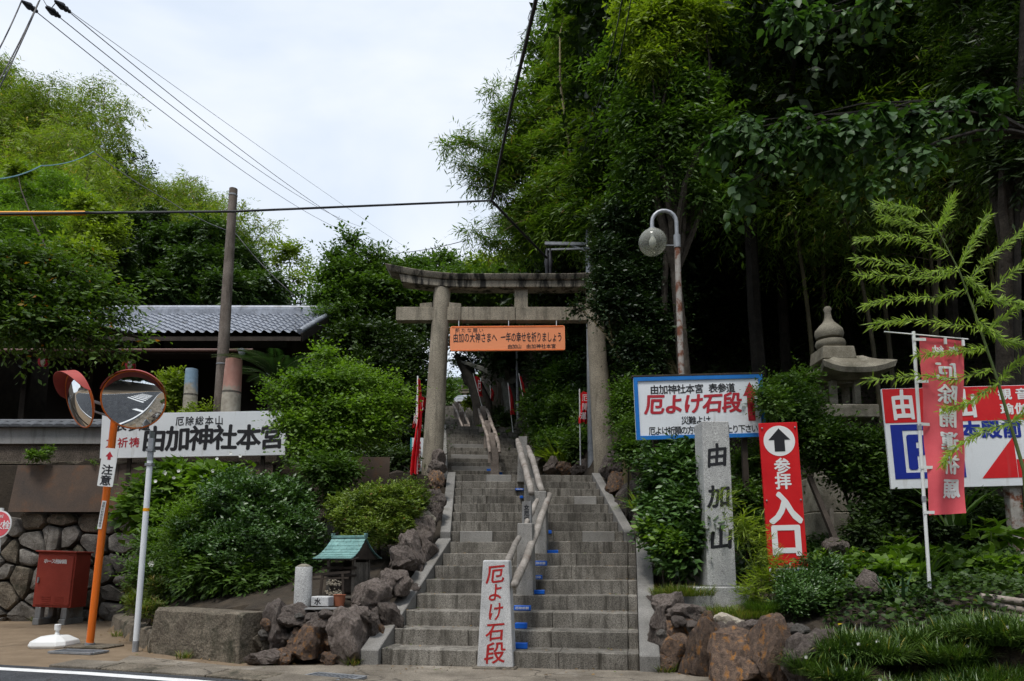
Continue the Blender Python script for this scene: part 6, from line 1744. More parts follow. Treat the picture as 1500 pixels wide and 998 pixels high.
for i in range(22):
    Y = rb.uniform(37, 43); ra = -.395 - .145 * (i + rb.random()) / 22
    inst('bamboo', 'feathery bamboo in the grove covering the left hillside', 'bamboo', hill_spot(ra, Y), far_b[i % 4], rb.uniform(.84, .98), group='bamboo on the left hillside')
for i in range(26):
    Y = rb.uniform(25, 31); ra = rb.uniform(-1.05, -.62)
    inst('bamboo', 'feathery bamboo in the grove covering the left hillside', 'bamboo', hill_spot(ra, Y), far_b[i % 4], rb.uniform(.5, .75), group='bamboo on the left hillside')
for i in range(34):
    Y = rb.uniform(36, 56); ra = rb.uniform(-.60, -.13) if i < 26 else rb.uniform(.0, .12)
    inst('broadleaf_tree', 'broadleaved tree on the wooded slope behind the house and torii', 'tree', hill_spot(ra, Y), far_t[i % 3], rb.uniform(.8, 1.15) if i < 26 else .7, group='trees on the far wooded slope')
# green mounds at the far left
plant('round_tree', 'bright green rounded feathery mounds below the bamboo at the far left', 'tree', 60,
      [(30, 290, 24, 34), (85, 275, 25, 28, .8), (60, 330, 23, 40, .8), (115, 300, 25, 30, .8), (15, 340, 22, 36), (-10, 300, 23, 34), (110, 345, 23, 26), (40, 262, 26, 24, .8)], 34000, 6, .13, .03, g_fresh, r0=.18, twig=.3, shell=.80, up=.5, bY=24)
plant('young_tree', 'lime green young tree with open tiers between the mounds and the dark tree', 'tree', 150,
      [(125, 300, 21, 16, .4, 1.5), (150, 318, 21, 18, .4, 1.5), (120, 335, 21, 18, .4, 1.4), (160, 345, 21, 20, .4, 1.4), (100, 370, 20, 24, .5), (140, 375, 20, 22, .5), (25, 250, 22, 14, .5, 1.5)], 8000, 6, .12, .06, g_lime, r0=.08, twig=.4, shell=.1, bY=20.5)
plant('broad_tree', 'broad dense dark green tree rising directly behind the tiled roof', 'tree', 290,
      [(255, 365, 27, 40, .8), (310, 350, 27, 36, .8), (210, 385, 27, 38, .8), (350, 385, 27, 36), (290, 400, 26, 46), (180, 420, 26, 34), (235, 430, 25, 40), (340, 430, 25, 40), (390, 420, 26, 30), (395, 445, 26, 26), (160, 390, 27, 24), (270, 345, 28, 22)],
      60000, 6, .14, .065, g_midd, r0=.35, twig=.35, shell=.72, up=.1, droop=.45, bY=26)
plant('broad_tree', 'mid green tree left of the dark dense tree, behind the cherry branches', 'tree', 170,
      [(165, 370, 24, 30), (135, 400, 23, 34), (190, 350, 25, 22), (110, 430, 23, 34), (205, 330, 27, 20), (230, 320, 29, 18)], 20000, 6, .13, .06, g_for, r0=.22, twig=.35, shell=.3, bY=24)
plant('sparse_tree', 'thin airy pale tree standing against the sky left of the torii', 'tree', 430,
      [(425, 368, 30, 20, .7), (405, 385, 30, 18, .6), (445, 390, 30, 18, .6), (430, 410, 29, 20, .6), (398, 360, 30, 9), (455, 405, 29, 14)], 2600, 5, .16, .06, g_lime, r0=.10, twig=.6, shell=.1, bY=30)
plant('conical_tree', 'tall tiered tree rising against the sky just left of the torii beam', 'tree', 530,
      [(515, 352, 20, 16, .7), (500, 378, 20, 20, .5, 1.4), (545, 375, 20, 22, .5, 1.3), (520, 400, 20, 34, .4, 1.5), (575, 398, 21, 26, .5, 1.4), (485, 408, 20, 20, .5, 1.4), (545, 425, 20, 38, .4, 1.5), (495, 440, 20, 30, .5, 1.4),
       (590, 430, 21, 30, .5, 1.3), (530, 460, 20, 40, .5, 1.4), (480, 465, 19.5, 24, .6), (590, 465, 21, 30, .6)], 42000, 6, .10, .05, g_mid, r0=.16, twig=.42, shell=.15, droop=.1, bY=20)
plant('evergreen_tree', 'dark evergreen filling the gap between the house gable and left torii pillar', 'tree', 560,
      [(520, 500, 16.5, 36), (565, 505, 16.5, 40), (600, 520, 16, 34), (540, 545, 16, 38), (590, 560, 15.8, 36), (610, 600, 15.3, 26), (570, 600, 15.3, 34), (500, 530, 17, 34), (600, 640, 14.6, 24), (560, 640, 14.6, 34), (530, 600, 15.3, 34), (625, 480, 17, 26)],
      52000, 6, .085, .045, g_for, r0=.16, twig=.3, shell=.3, bY=16)
plant('shrub', 'dark shrubs in the shade behind the left torii pillar foot', 'shrub', 590, [(560, 670, 13.2, 22), (590, 672, 13.0, 20), (545, 650, 13.6, 24), (606, 700, 12.2, 10, .5)], 7000, 5, .06, .03, g_for, twig=.2, shell=.2)
# trees seen over and behind the torii
for lab, cs_, bpx, mm, n, bY in (
        ('olive green trees showing above the left half of the torii beam', [(610, 392, 29, 26, .7), (650, 385, 30, 26, .7), (630, 420, 28, 34), (680, 405, 29, 30, .7), (600, 440, 28, 30), (660, 440, 28, 34)], 640, g_mid, 22000, 28),
        ('yellowish tree tops showing above the middle of the torii beam', [(710, 390, 27, 22, .7), (745, 385, 27, 24, .7), (725, 420, 26, 34), (775, 395, 27, 28), (700, 445, 26, 30), (760, 440, 26, 36)], 735, g_lime, 20000, 26),
        ('green tree behind the right part of the torii beam', [(800, 400, 24, 32), (835, 420, 23, 32), (800, 440, 23, 34), (830, 380, 24, 24), (850, 450, 22, 30), (850, 400, 23, 22), (770, 450, 23, 30)], 835, g_mid, 24000, 23)):
    plant('broadleaf_tree', lab, 'tree', bpx, cs_, n, 6, .13, .065, mm, r0=.2, twig=.4, shell=.15, bY=bY)
plant('camphor_tree', 'dark leafy tree with a pale forked trunk under the torii behind the stairs', 'tree', 752,
      [(672, 500, 24, 20), (668, 528, 24, 14, .6, 1.3), (700, 500, 24, 30), (745, 490, 24, 36), (790, 500, 24, 34), (690, 535, 25, 18, .7), (735, 528, 23, 24, .7), (775, 530, 23, 28, .8), (800, 545, 22, 28), (720, 545, 25, 18), (820, 510, 22, 30)],
      22000, 6, .12, .06, g_dark, bark=m_barkp, r0=.34, trunk_top=at(742, 560, 23.5), twig=.35, shell=.1, bY=23.5)
tt_ = thing('leaning_trunk', 'black leaning tree trunk with a stub over the top of the stairs', 'tree trunk', foot(at(708, 620, 24).x, 24))
mb = MB(); mb.tube([foot(at(714, 620, 24).x, 24), at(706, 590, 24), at(697, 566, 24), at(684, 545, 24), at(668, 520, 24)], [.42, .34, .27, .20, .10], 10); mb.tube([at(696, 566, 24), at(683, 560, 24), at(676, 548, 24)], [.16, .10, .04], 7); mb.build('trunk', m_bark_shade, tt_, smooth=60)
plant('shrub', 'thicket right of the third flight under the trees', 'shrub', 800,
      [(800, 615, 17.5, 30), (835, 600, 16.5, 34), (870, 620, 15.6, 30), (815, 650, 16, 30), (850, 650, 15, 30), (790, 590, 19, 26), (830, 560, 17.5, 36), (785, 640, 17, 16)], 34000, 6, .075, .035, g_mid, twig=.25, shell=.3, bY=17)
plant('evergreen_tree', 'dark evergreen hanging over the third flight right of centre', 'tree', 850,
      [(810, 540, 19, 30), (840, 520, 18, 36), (825, 575, 19, 26), (860, 560, 17, 34), (845, 490, 18, 30), (800, 590, 19, 20)], 30000, 6, .09, .05, g_dark, twig=.3, shell=.2, bY=18, r0=.15)
plant('shrub', 'low dark scrub at the head of the third flight', 'shrub', 745, [(745, 615, 23.2, 16), (730, 605, 24, 14), (760, 612, 23, 14), (775, 625, 21, 14)], 5000, 5, .08, .03, g_for, twig=.2, shell=.1, bY=23.2)
plant('shrub', 'bright green sapling by the black leaning trunk', 'shrub', 692, [(690, 588, 25, 6), (684, 592, 25, 5)], 300, 5, .14, .08, g_lime, twig=.2, shell=.1, bY=25, r0=.01)
plant('canopy_tree', 'spreading crown closing over the third flight behind the torii beams', 'tree', 815,
      [(690, 425, 20, 40, .5, 1.3), (740, 415, 19, 40, .5, 1.3), (790, 420, 18, 40, .5, 1.3), (720, 445, 22, 34, .5, 1.3), (770, 455, 21, 34, .5, 1.3), (650, 440, 21, 34, .5, 1.3), (700, 470, 24, 34, .4, 1.4), (760, 480, 25, 34, .4, 1.4), (820, 440, 19, 40, .5), (680, 480, 25, 28, .4, 1.4)],
      36000, 6, .11, .055, g_mid, r0=.22, twig=.38, shell=.1, bY=20, trunk_top=at(800, 480, 20.5))
inst('broadleaf_tree', 'round green tree beside the small far torii', 'tree', hill_spot(-.062, 50), far_t[1], .9)

# --- right side
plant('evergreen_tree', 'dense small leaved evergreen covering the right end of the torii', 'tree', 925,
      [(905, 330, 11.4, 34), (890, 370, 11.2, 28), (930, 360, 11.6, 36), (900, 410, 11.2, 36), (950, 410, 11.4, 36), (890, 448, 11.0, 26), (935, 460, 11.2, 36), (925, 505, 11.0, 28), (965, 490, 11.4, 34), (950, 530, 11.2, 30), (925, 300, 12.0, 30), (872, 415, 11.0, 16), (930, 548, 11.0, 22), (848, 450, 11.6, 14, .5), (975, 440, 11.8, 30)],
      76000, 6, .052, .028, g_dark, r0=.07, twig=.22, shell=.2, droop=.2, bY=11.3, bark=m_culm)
plant('shrub', 'light green shrub with small leaves before the foot of the right torii pillar', 'shrub', 912,
      [(920, 590, 10.8, 22, .9), (945, 600, 10.6, 28), (928, 630, 10.4, 24), (930, 570, 10.9, 24), (905, 615, 10.8, 13), (940, 660, 10.2, 26), (918, 660, 10.4, 16)], 26000, 6, .048, .024, g_mid, twig=.2, shell=.15, bY=10.6)
plant('camellia', 'dark glossy leaved bush left of the granite monument', 'bush', 1000,
      [(985, 690, 8.2, 36), (1020, 700, 8.0, 30), (965, 720, 8.4, 26), (1000, 740, 7.9, 36), (975, 775, 8.0, 34), (1015, 785, 7.8, 32), (990, 815, 7.8, 28), (960, 745, 8.2, 24), (1010, 665, 8.3, 26), (970, 660, 8.5, 26), (965, 640, 8.6, 18)],
      30000, 5, .062, .032, g_bush, twig=.16, shell=.55, r0=.03, bY=8.0)
plant('shrub', 'bright leafy sprigs at the left foot of the dark glossy bush', 'shrub', 968, [(955, 775, 7.9, 12), (968, 800, 7.8, 14), (990, 795, 7.6, 14), (975, 785, 7.7, 12)], 1500, 5, .07, .035, g_fresh, twig=.14, shell=.1)
plant('shrub', 'leafy shrub reaching over the right end of the blue framed sign', 'shrub', 1120,
      [(1130, 590, 8.05, 24, .9), (1160, 600, 8.6, 30), (1115, 575, 8.0, 14, .7, 1.3), (1110, 620, 8.6, 26), (1150, 570, 8.8, 26), (1105, 680, 8.6, 30), (1095, 730, 8.4, 30), (1110, 780, 8.2, 30), (1175, 640, 8.9, 30)], 26000, 6, .042, .020, g_mid, twig=.18, shell=.2, bY=8.5)
plant('maple', 'green maple with pointed leaves in front of the stone lantern shaft', 'maple tree', 1250,
      [(1180, 592, 8.8, 24, .6), (1205, 628, 8.7, 26, .6), (1190, 640, 8.6, 34, .6), (1240, 650, 8.6, 34, .6), (1285, 650, 8.8, 26, .6), (1205, 670, 8.9, 26, .6), (1260, 690, 8.7, 36, .6), (1290, 720, 8.6, 30), (1180, 560, 9.0, 20, .7), (1225, 700, 8.9, 10)],
      30000, 6, .046, .026, g_mid, twig=.22, shell=.15, bY=9, r0=.035)
plant('shrub', 'dark shrub under the red, white and blue sign', 'shrub', 1330,
      [(1290, 760, 8.4, 34), (1340, 765, 8.5, 34), (1390, 770, 8.5, 34), (1440, 770, 8.5, 34), (1260, 780, 8.2, 24), (1300, 800, 8.0, 26), (1480, 780, 8.4, 34), (1350, 740, 8.7, 30), (1430, 745, 8.8, 30)], 26000, 5, .05, .028, g_for, twig=.18, shell=.3, bY=8.4)
plant('boxwood', 'upright boxwood growing in front of the foot of the red entrance sign', 'bush', 1175,
      [(1165, 862, 6.7, 22, 1.0), (1190, 855, 6.8, 22), (1148, 845, 6.9, 12, 1.2), (1205, 870, 6.6, 28), (1170, 880, 6.5, 28, .8), (1178, 825, 6.9, 9, 1.3), (1212, 835, 6.9, 20)], 26000, 4, .026, .013, g_bush, twig=.09, shell=.3, up=.9, bY=6.7)
plant('bamboo_shoot', 'young bright bamboo spray beside the granite monument', 'bamboo', 1110,
      [(1095, 775, 7.1, 12, .6, 1.5), (1060, 735, 7.15, 8, .5, 2.2), (1115, 800, 7.0, 18, .8), (1130, 825, 7.0, 16, .8), (1120, 850, 7.0, 20), (1100, 870, 7.0, 16, .8), (1085, 760, 7.1, 10, .5, 1.6)], 2200, 6, .085, .009, g_lime, r0=.012, twig=.16, shell=.1, bark=m_culmg, bY=7.05)
# strap-leaved tufts
def tuft(name, label, cat, c, n, L, Wd, mat, spread=.15, arch=.6, up=1.0, seed=0, fl=0):
    """blades that rise and arch over; each is a strip of three segments"""
    g = np.random.default_rng(seed); t = thing(name, label, cat, c)
    az = g.random(n) * 6.28; q = g.random(n) ** .5 * spread; ln = L * (.6 + .6 * g.random(n)); tilt = .25 + g.random(n) * 1.0
    b = np.stack([q * np.cos(az), q * np.sin(az), 0 * q], 1); az2 = az + g.normal(size=n) * (1.3 if mat is g_turf else .6)
    dh = np.stack([np.cos(az2), np.sin(az2), 0 * az2], 1); sd_ = np.stack([-np.sin(az2), np.cos(az2), 0 * az2], 1)
    V_, F_ = [], []
    us = (0, .35, .7, 1.0); wd = (.8, 1.0, .7, .05)
    for u, w_ in zip(us, wd):
        p = b + dh * (ln * u * np.sin(tilt * (.5 + .5 * u)))[:, None] + np.array([0, 0, 1.]) * (ln * (up * u * np.cos(tilt * .5) - arch * tilt * .7 * u * u))[:, None]
        V_.append(p - sd_ * (Wd * w_ / 2)); V_.append(p + sd_ * (Wd * w_ / 2))
    Vv = np.stack(V_, 1).reshape(-1, 3)
    base_ = np.arange(n)[:, None] * 8
    F_ = np.concatenate([base_ + np.array([2 * i, 2 * i + 1, 2 * i + 3, 2 * i + 2]) for i in range(3)], 0)
    me = bpy.data.meshes.new(name); me.from_pydata(Vv.tolist(), [], F_.tolist()); me.materials.append(mat)
    link('blades', me, t)['kind'] = 'stuff'
    rr = random.Random(seed)
    for i in range(fl):
        a = rr.uniform(0, 6.28); q_ = spread * rr.uniform(.3, 1.1); p = Vector((q_ * math.cos(a), -abs(q_ * math.sin(a)), L * rr.uniform(.35, .75)))
        mb = MB(); cw = Vector(c) + p
        for j in range(8):
            d = Vector((math.cos(j * .785), -.35, math.sin(j * .785))); e = Vector((-math.sin(j * .785), 0, math.cos(j * .785)))
            mb.flat([cw, cw + d * .009 + e * .004, cw + d * .016, cw + d * .009 - e * .004])
        mb.lathe([(.004, -.003), (.004, .003)], cw, 6); mb.build('flower', m_wfl, t, fix=False)
    return t
rt = random.Random(5)
ordn = ['first', 'second', 'third', 'fourth', 'fifth', 'sixth', 'seventh', 'eighth', 'ninth', 'tenth', 'eleventh', 'twelfth']
for grp, (cx_, cy_, rx_, ry_, hh_, nt) in {'left': (2.62, 5.78, .36, .58, .36, 12), 'right': (3.72, 5.62, .58, .55, .24, 12)}.items():
    mb = MB(); z0 = float(zt(cx_, cy_))
    mb.lathe([(1, -.45), (.98, -.1), (.85, .45 * hh_), (.6, .72 * hh_), (.3, .90 * hh_), (.02, .95 * hh_)], (cx_, cy_, z0 - .05), 20, rx_, ry_)
    tag(mb.build('planting_mound', m_soil, smooth=60), kind='structure')
    P_b = []
    while len(P_b) < nt * 4:
        a_, q_ = rt.uniform(0, 6.283), rt.random() ** .5
        u_, v_ = q_ * math.cos(a_), q_ * math.sin(a_)
        if v_ < .75: P_b.append((u_, v_))
    # spread them: keep the set that lies farthest apart
    keep_ = [P_b[0]]
    while len(keep_) < nt: keep_.append(max(P_b, key=lambda p: min((p[0] - q[0]) ** 2 + (p[1] - q[1]) ** 2 for q in keep_)))
    keep_.sort(key=lambda p: -p[1])
    for i in range(7):
        u_ = -1.05 + 2.1 * i / 6; x = cx_ + u_ * rx_; yy = cy_ - ry_ * (1.10 - .35 * u_ * u_); 
        for q_, dz_ in enumerate((.22, .36)):
            c = Vector((x + .06 * q_, yy - .08 * q_, z0 - dz_ - .03 * rt.random()))
            tuft('lily_turf', 'clump %d from the left, %s row, at the foot of the %s turf mound' % (i + 1, ('upper', 'lower')[q_], grp), 'lily turf', c, 700, .20, .011, g_turf, .15, .8, seed=i + 50 + q_ * 9)
    if grp == 'right':
        for i in range(8):
            x = 3.05 + i * .20; yy = 4.98 + .06 * math.sin(i * 2.1); c = Vector((x, yy, float(zt(x, yy)) + .04))
            tuft('lily_turf', 'clump %d from the left along the lowest front edge of the right turf mound' % (i + 1), 'lily turf', c, 800, .22, .011, g_turf, .16, .7, seed=i + 90)
        for i in range(7):
            x = 3.25 + i * .20; yy = 5.14 + .04 * math.sin(i * 1.7); c = Vector((x, yy, float(zt(x, yy)) + .10))
            tuft('lily_turf', 'clump %d from the left just above the lowest edge of the right turf mound' % (i + 1), 'lily turf', c, 800, .22, .011, g_turf, .16, .7, seed=i + 110)
    for i, (u_, v_) in enumerate(keep_):
        c = Vector((cx_ + u_ * rx_, cy_ + v_ * ry_, z0 - .08 + hh_ * max(0, 1 - u_ * u_ - v_ * v_) ** .5))
        tuft('lily_turf', '%s clump counted from the back in the %s mound of dark lily turf' % (ordn[i], grp), 'lily turf', c, 1100, .17 + .10 * rt.random(), .011, g_turf, .19, .5 + .6 * rt.random(), seed=i + (20 if grp == 'right' else 0), fl=(2 if i % 2 else 1))
c = at(1318, 905, 6.5); tuft('iris', 'fan of broad blue green iris leaves between the two lily turf beds', 'iris', c, 60, .42, .032, g_cyc, .10, .55, seed=40)
c = at(1345, 860, 6.9); tuft('iris', 'thin spray of iris leaves behind the banner pole foot', 'iris', c, 30, .45, .028, g_mid, .08, .4, seed=41)
c = at(940, 752, 9.6); tuft('strap_plant', 'yellow green arching strap leaved plant on the rock right of the stairs', 'plant', c, 60, .48, .03, g_lime, .10, .85, seed=42)
c = at(822, 680, 15.5); tuft('strap_plant', 'bright strap leaved tuft on the rocks beyond the second flight', 'plant', c, 90, .75, .045, g_lime, .3, .8, seed=43)
c = at(1395, 770, 7.6); tuft('ginger_plant', 'upright pointed leaves growing behind the hem of the cloth banner', 'plant', c, 22, .50, .06, g_mid, .12, .3, seed=44)
c = at(1000, 872, 7.4); tuft('grass_patch', 'patch of yellowing grass left of the monument base', 'grass', c, 900, .14, .006, g_grass, .32, .5, seed=45)
c = at(1075, 903, 6.85); tuft('grass_patch', 'fresh grass growing in front of the monument base', 'grass', c, 1200, .12, .007, g_grass, .36, .5, seed=46)
c = at(1135, 895, 6.8); tuft('grass_patch', 'thin grass above the pale boulder right of the monument base', 'grass', c, 700, .15, .007, g_mid, .26, .5, seed=47)
for (px, py, Y, lab, rr_) in ((1318, 790, 7.4, 'faded hydrangea head above the ivy, left of the banner pole', .035), (1450, 765, 7.2, 'faded hydrangea head below the red and white sign', .035)):
    c = at(px, py, Y); t = thing('hydrangea', lab, 'hydrangea', foot(c.x, Y))
    mb = MB(); mb.tube([foot(c.x, Y) - Vector((0, 0, .05)), c], .006, 6); mb.build('stem', m_culmg, t)
    me = crown_me('head', [(c, (rr_, rr_, rr_ * .7))], 600, 3, .014, .010, g_lime, org=ORG[t.name], twig=.01, shell=.7); link('flower_head', me, t)
    me = crown_me('lv', [(c - Vector((0, 0, .12)), (.18, .15, .06))], 60, 3, .13, .075, g_fresh, org=ORG[t.name], twig=.1, shell=.3); link('leaves', me, t)

for i, (x, y, lab) in enumerate(((-5.1, 9.5, 'small weed tuft at the foot of the low kerb behind the orange pole'), (-3.3, 7.42, 'small weed tuft at the foot of the concrete block'), (-1.5, 6.93, 'small weed tuft in the corner of the lower left stair kerb'), (1.36, 6.5, 'small weed tuft at the foot of the right stair kerb'),
                                 (-7.6, 11.7, 'weed tuft beside the hose cabinet foot'), (-6.0, 11.6, 'weed tuft at the foot of the stone wall right of the hose cabinet'), (2.2, 6.05, 'weed tuft at the foot of the boulders below the monument'))):
    tuft('weeds', lab, 'weeds', (x, y, max(0.0, 0.0) + .005), 70, .11, .007, g_grass, .07, .5, seed=60 + i)
for (px, py, Y, lab, L_, Wd_, mm) in ((1300, 850, 7.0, 'broad leaved weed left of the banner pole foot', .10, .06, g_fresh), (1400, 845, 7.2, 'broad leaved weed right of the banner pole', .10, .06, g_mid), (1330, 835, 7.6, 'leafy weed patch behind the iris', .08, .05, g_fresh),
                                      (1460, 840, 7.0, 'leafy weed patch above the small log pile', .08, .05, g_fresh), (1260, 830, 7.2, 'leafy weed patch beside the flat brown rock', .07, .045, g_mid), (1230, 800, 7.8, 'low leafy weeds by the triangular rock', .07, .045, g_fresh)):
    c = at(px, py, Y); c.z = float(zt(c.x, Y)) + .10
    t = thing('leafy_weed', lab, 'weeds', (c.x, c.y, c.z - .1)); link('leaves', crown_me('lw', [(c, (.26, .22, .12))], 420, 4, L_, Wd_, mm, org=ORG[t.name], twig=.14, shell=.1, up=.7, seed=int(px)), t)
# ground cover on the right bank, left bank and slopes
def cover(name, label, n, xr, yr, L, Wd, mat, zoff=.03, seed=0, keep=None, lay=.10):
    g = np.random.default_rng(seed)
    X = g.uniform(*xr, n); Y = g.uniform(*yr, n)
    if keep is not None:
        m_ = keep(X, Y); X, Y = X[m_], Y[m_]
    Z = zt(X, Y) + zoff + g.random(len(X)) * lay * (1 + .8 * np.sin(X * 5) * np.cos(Y * 4))
    P = np.stack([X, Y, Z], 1); D = unit(g.normal(size=P.shape) * [1, 1, .35]); N = unit(g.normal(size=P.shape) * .4 + [0, -.3, 1.])
    s = .6 + .8 * g.random((len(P), 1))
    o = link(name, leaf_mesh(name, P, D, N, L * s, Wd * s, mat, fold=.15, mid=.4)); return tag(o, label, 'ground cover', kind='stuff')
cover('ivy', 'ivy and low weeds covering the right bank below the lantern and signs', 34000, (2.3, 8), (5.9, 11.5), .055, .048, g_ivy, seed=1, lay=.14, keep=lambda X, Y: (Y > yfR(X) + .25) & ~((np.abs(X - 2.2) < .45) & (Y < 7.9)))
cover('undergrowth', 'dark undergrowth on the forest slope at the right', 40000, (2.2, 22), (10.5, 30), .13, .07, g_for, seed=2, lay=.5)
cover('undergrowth', 'low undergrowth beside the upper stairs', 12000, (-5.6, -1.7), (12.4, 28), .10, .05, g_for, seed=3, lay=.4)
cover('leaf_litter', 'thin weeds and litter on the bank left of the lower stairs', 5000, (-5.6, -1.9), (7.9, 11.8), .05, .028, g_mid, seed=4, lay=.05, keep=lambda X, Y: (Y > yfL(X) + .5) & ((Y > 8.6) | (X < -3.2)))
cover('undergrowth', 'undergrowth over the wooded hillside at the left', 46000, (-46, -4), (24, 50), .32, .16, g_for, seed=6, lay=1.2)
cover('undergrowth', 'brush on the slope above the end of the stairs', 14000, (-1.2, 8), (20, 50), .22, .12, g_for, seed=7, lay=.8, keep=lambda X, Y: X > -.8 - (Y - 20) * .06)

# forest on the right: tall trees whose crowns close over the slope
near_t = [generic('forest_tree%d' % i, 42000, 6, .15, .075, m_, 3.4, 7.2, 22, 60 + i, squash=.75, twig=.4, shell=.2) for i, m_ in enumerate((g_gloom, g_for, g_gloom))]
for me_, mt_ in near_t: mt_.materials[0] = m_bark_shade
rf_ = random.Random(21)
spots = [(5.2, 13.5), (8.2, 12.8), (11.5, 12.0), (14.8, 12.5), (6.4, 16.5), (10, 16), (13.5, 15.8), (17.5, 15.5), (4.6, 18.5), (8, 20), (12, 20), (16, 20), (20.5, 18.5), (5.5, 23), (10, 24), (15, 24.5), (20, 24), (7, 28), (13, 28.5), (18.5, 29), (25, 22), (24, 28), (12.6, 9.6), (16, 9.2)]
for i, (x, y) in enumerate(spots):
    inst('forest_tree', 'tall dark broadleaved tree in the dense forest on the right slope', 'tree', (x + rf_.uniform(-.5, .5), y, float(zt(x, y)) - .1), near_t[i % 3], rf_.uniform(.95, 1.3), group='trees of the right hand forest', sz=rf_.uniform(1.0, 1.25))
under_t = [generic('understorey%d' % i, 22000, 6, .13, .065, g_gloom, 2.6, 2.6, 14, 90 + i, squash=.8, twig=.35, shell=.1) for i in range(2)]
for me_, mt_ in under_t: mt_.materials[0] = m_bark_shade
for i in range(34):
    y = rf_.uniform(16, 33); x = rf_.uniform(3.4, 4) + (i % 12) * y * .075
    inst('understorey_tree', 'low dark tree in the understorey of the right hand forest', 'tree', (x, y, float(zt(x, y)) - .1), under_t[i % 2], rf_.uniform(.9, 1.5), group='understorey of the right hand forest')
near_b = [bamboo_me('bamboo_near%d' % i, 12, 15000, .15, .022, g_bamb, 80 + i, arch=.30, r=.045, low=.42, culm=m_culm_shade) for i in range(3)]
for i, (x, y, s, rz) in enumerate([(6.4, 12.2, .9, 1), (7.0, 11.6, .85, 2.2), (7.6, 12.4, .9, 3.3), (8.2, 11.8, .95, 4.4), (5.8, 13.4, 1, 5.2), (9, 12.8, 1, .4), (7.3, 13.4, 1.05, 1.5), (10.2, 12.2, 1, 2.6), (6.6, 14.6, 1.1, 3.9), (8.6, 14.2, 1.1, 5.8)]):
    inst('bamboo', 'tall bamboo culm among the dark forest trees right of the lamp', 'bamboo', (x, y, float(zt(x, y)) - .1), near_b[i % 3], s, rz, group='bamboo culms in the right hand forest', names=('foliage', 'culm'))
# bamboo plumes leaning out over the stairs, against the sky
plume = [
    ('bamboo plume reaching farthest left over the stairs against the sky', [(655, 212, 15, 14, .6, 1.3), (685, 205, 15.2, 20, .6, 1.3), (720, 215, 15.5, 26, .6), (675, 240, 15, 14, .7), (705, 250, 15.3, 24, .8), (745, 240, 15.8, 32), (770, 210, 16, 32), (728, 272, 15.5, 22), (690, 268, 15.2, 12)], 15, 14000),
    ('bamboo plume hanging above the torii just left of the steep cable', [(690, 338, 15, 16, .6, 1.3), (720, 350, 15, 22, .7), (740, 325, 15.5, 26), (775, 350, 15.8, 28), (765, 310, 16, 32), (745, 365, 15.5, 18), (800, 330, 16, 30)], 15.5, 12000),
    ('upper bamboo plume against the sky below the top edge', [(720, 130, 15.5, 14, .8), (740, 165, 15.6, 26), (765, 140, 16, 28), (730, 185, 15.5, 18), (790, 180, 16, 34), (800, 120, 16, 28), (785, 60, 16.5, 20), (800, 20, 16.5, 18), (810, 80, 16.5, 26)], 16, 15000)]
for lab, cs_, Y, n in plume:
    t = tree('bamboo', lab, 'bamboo', foot(4.2, 16.5), [cl(*c) for c in cs_], n, 7, .13, .020, g_bamb, bark=m_culm, r0=.05, trunk_top=at(860, 330, 16.2), twig=.34, shell=.05, up=-.1, droop=.4)
plant('bamboo_thicket', 'thick mass of fine bamboo foliage right of the steep cable', 'bamboo', 900,
      [(800, 225, 15.5, 40), (845, 200, 15, 44), (820, 270, 15, 42), (790, 290, 15.5, 34), (860, 260, 14.5, 44), (850, 310, 14.5, 40), (815, 330, 15, 34), (880, 320, 14, 34), (830, 150, 15.5, 40), (870, 110, 15, 44), (840, 60, 15.5, 40), (880, 30, 15, 44), (830, 10, 15.5, 30), (890, 200, 14, 40), (780, 340, 15.5, 26), (910, 150, 14, 40), (860, 350, 14.5, 30)],
      90000, 7, .12, .022, g_bamb, r0=.08, bark=m_culm, twig=.34, shell=.25, up=-.1, droop=.4, bY=15)
plant('walnut_tree', 'yellow green sprays catching the light at the top right of centre', 'tree', 990,
      [(945, 40, 10.6, 34, .6), (985, 15, 10.6, 36, .6), (1000, 60, 10.6, 30, .6), (955, 85, 10.5, 30, .6), (1030, 20, 10.6, 30, .6), (925, 10, 10.8, 26, .6)], 12000, 8, .085, .030, g_lime, r0=.08, twig=.40, shell=.1, up=.0, droop=.35, bY=11.6)
plant('walnut_tree', 'large mid green tree with drooping compound leaves right of the bamboo thicket', 'tree', 1010,
      [(930, 60, 11.4, 36, .7), (975, 30, 11.4, 40, .7), (1020, 70, 11.4, 36, .7), (955, 110, 11, 44, .6), (1010, 130, 10.8, 44, .6), (935, 170, 11, 40, .6), (985, 190, 10.8, 44, .6), (1040, 30, 11, 40), (945, 230, 11, 40, .6), (1000, 245, 10.8, 40, .6), (960, 285, 11, 36, .6), (920, 265, 11.3, 30, .6), (1050, 180, 10.6, 30, .6), (900, 100, 11.5, 34), (1035, 285, 10.8, 30, .6)],
      44000, 8, .085, .028, g_mid, r0=.14, twig=.42, shell=.1, up=.0, droop=.35, bY=11)
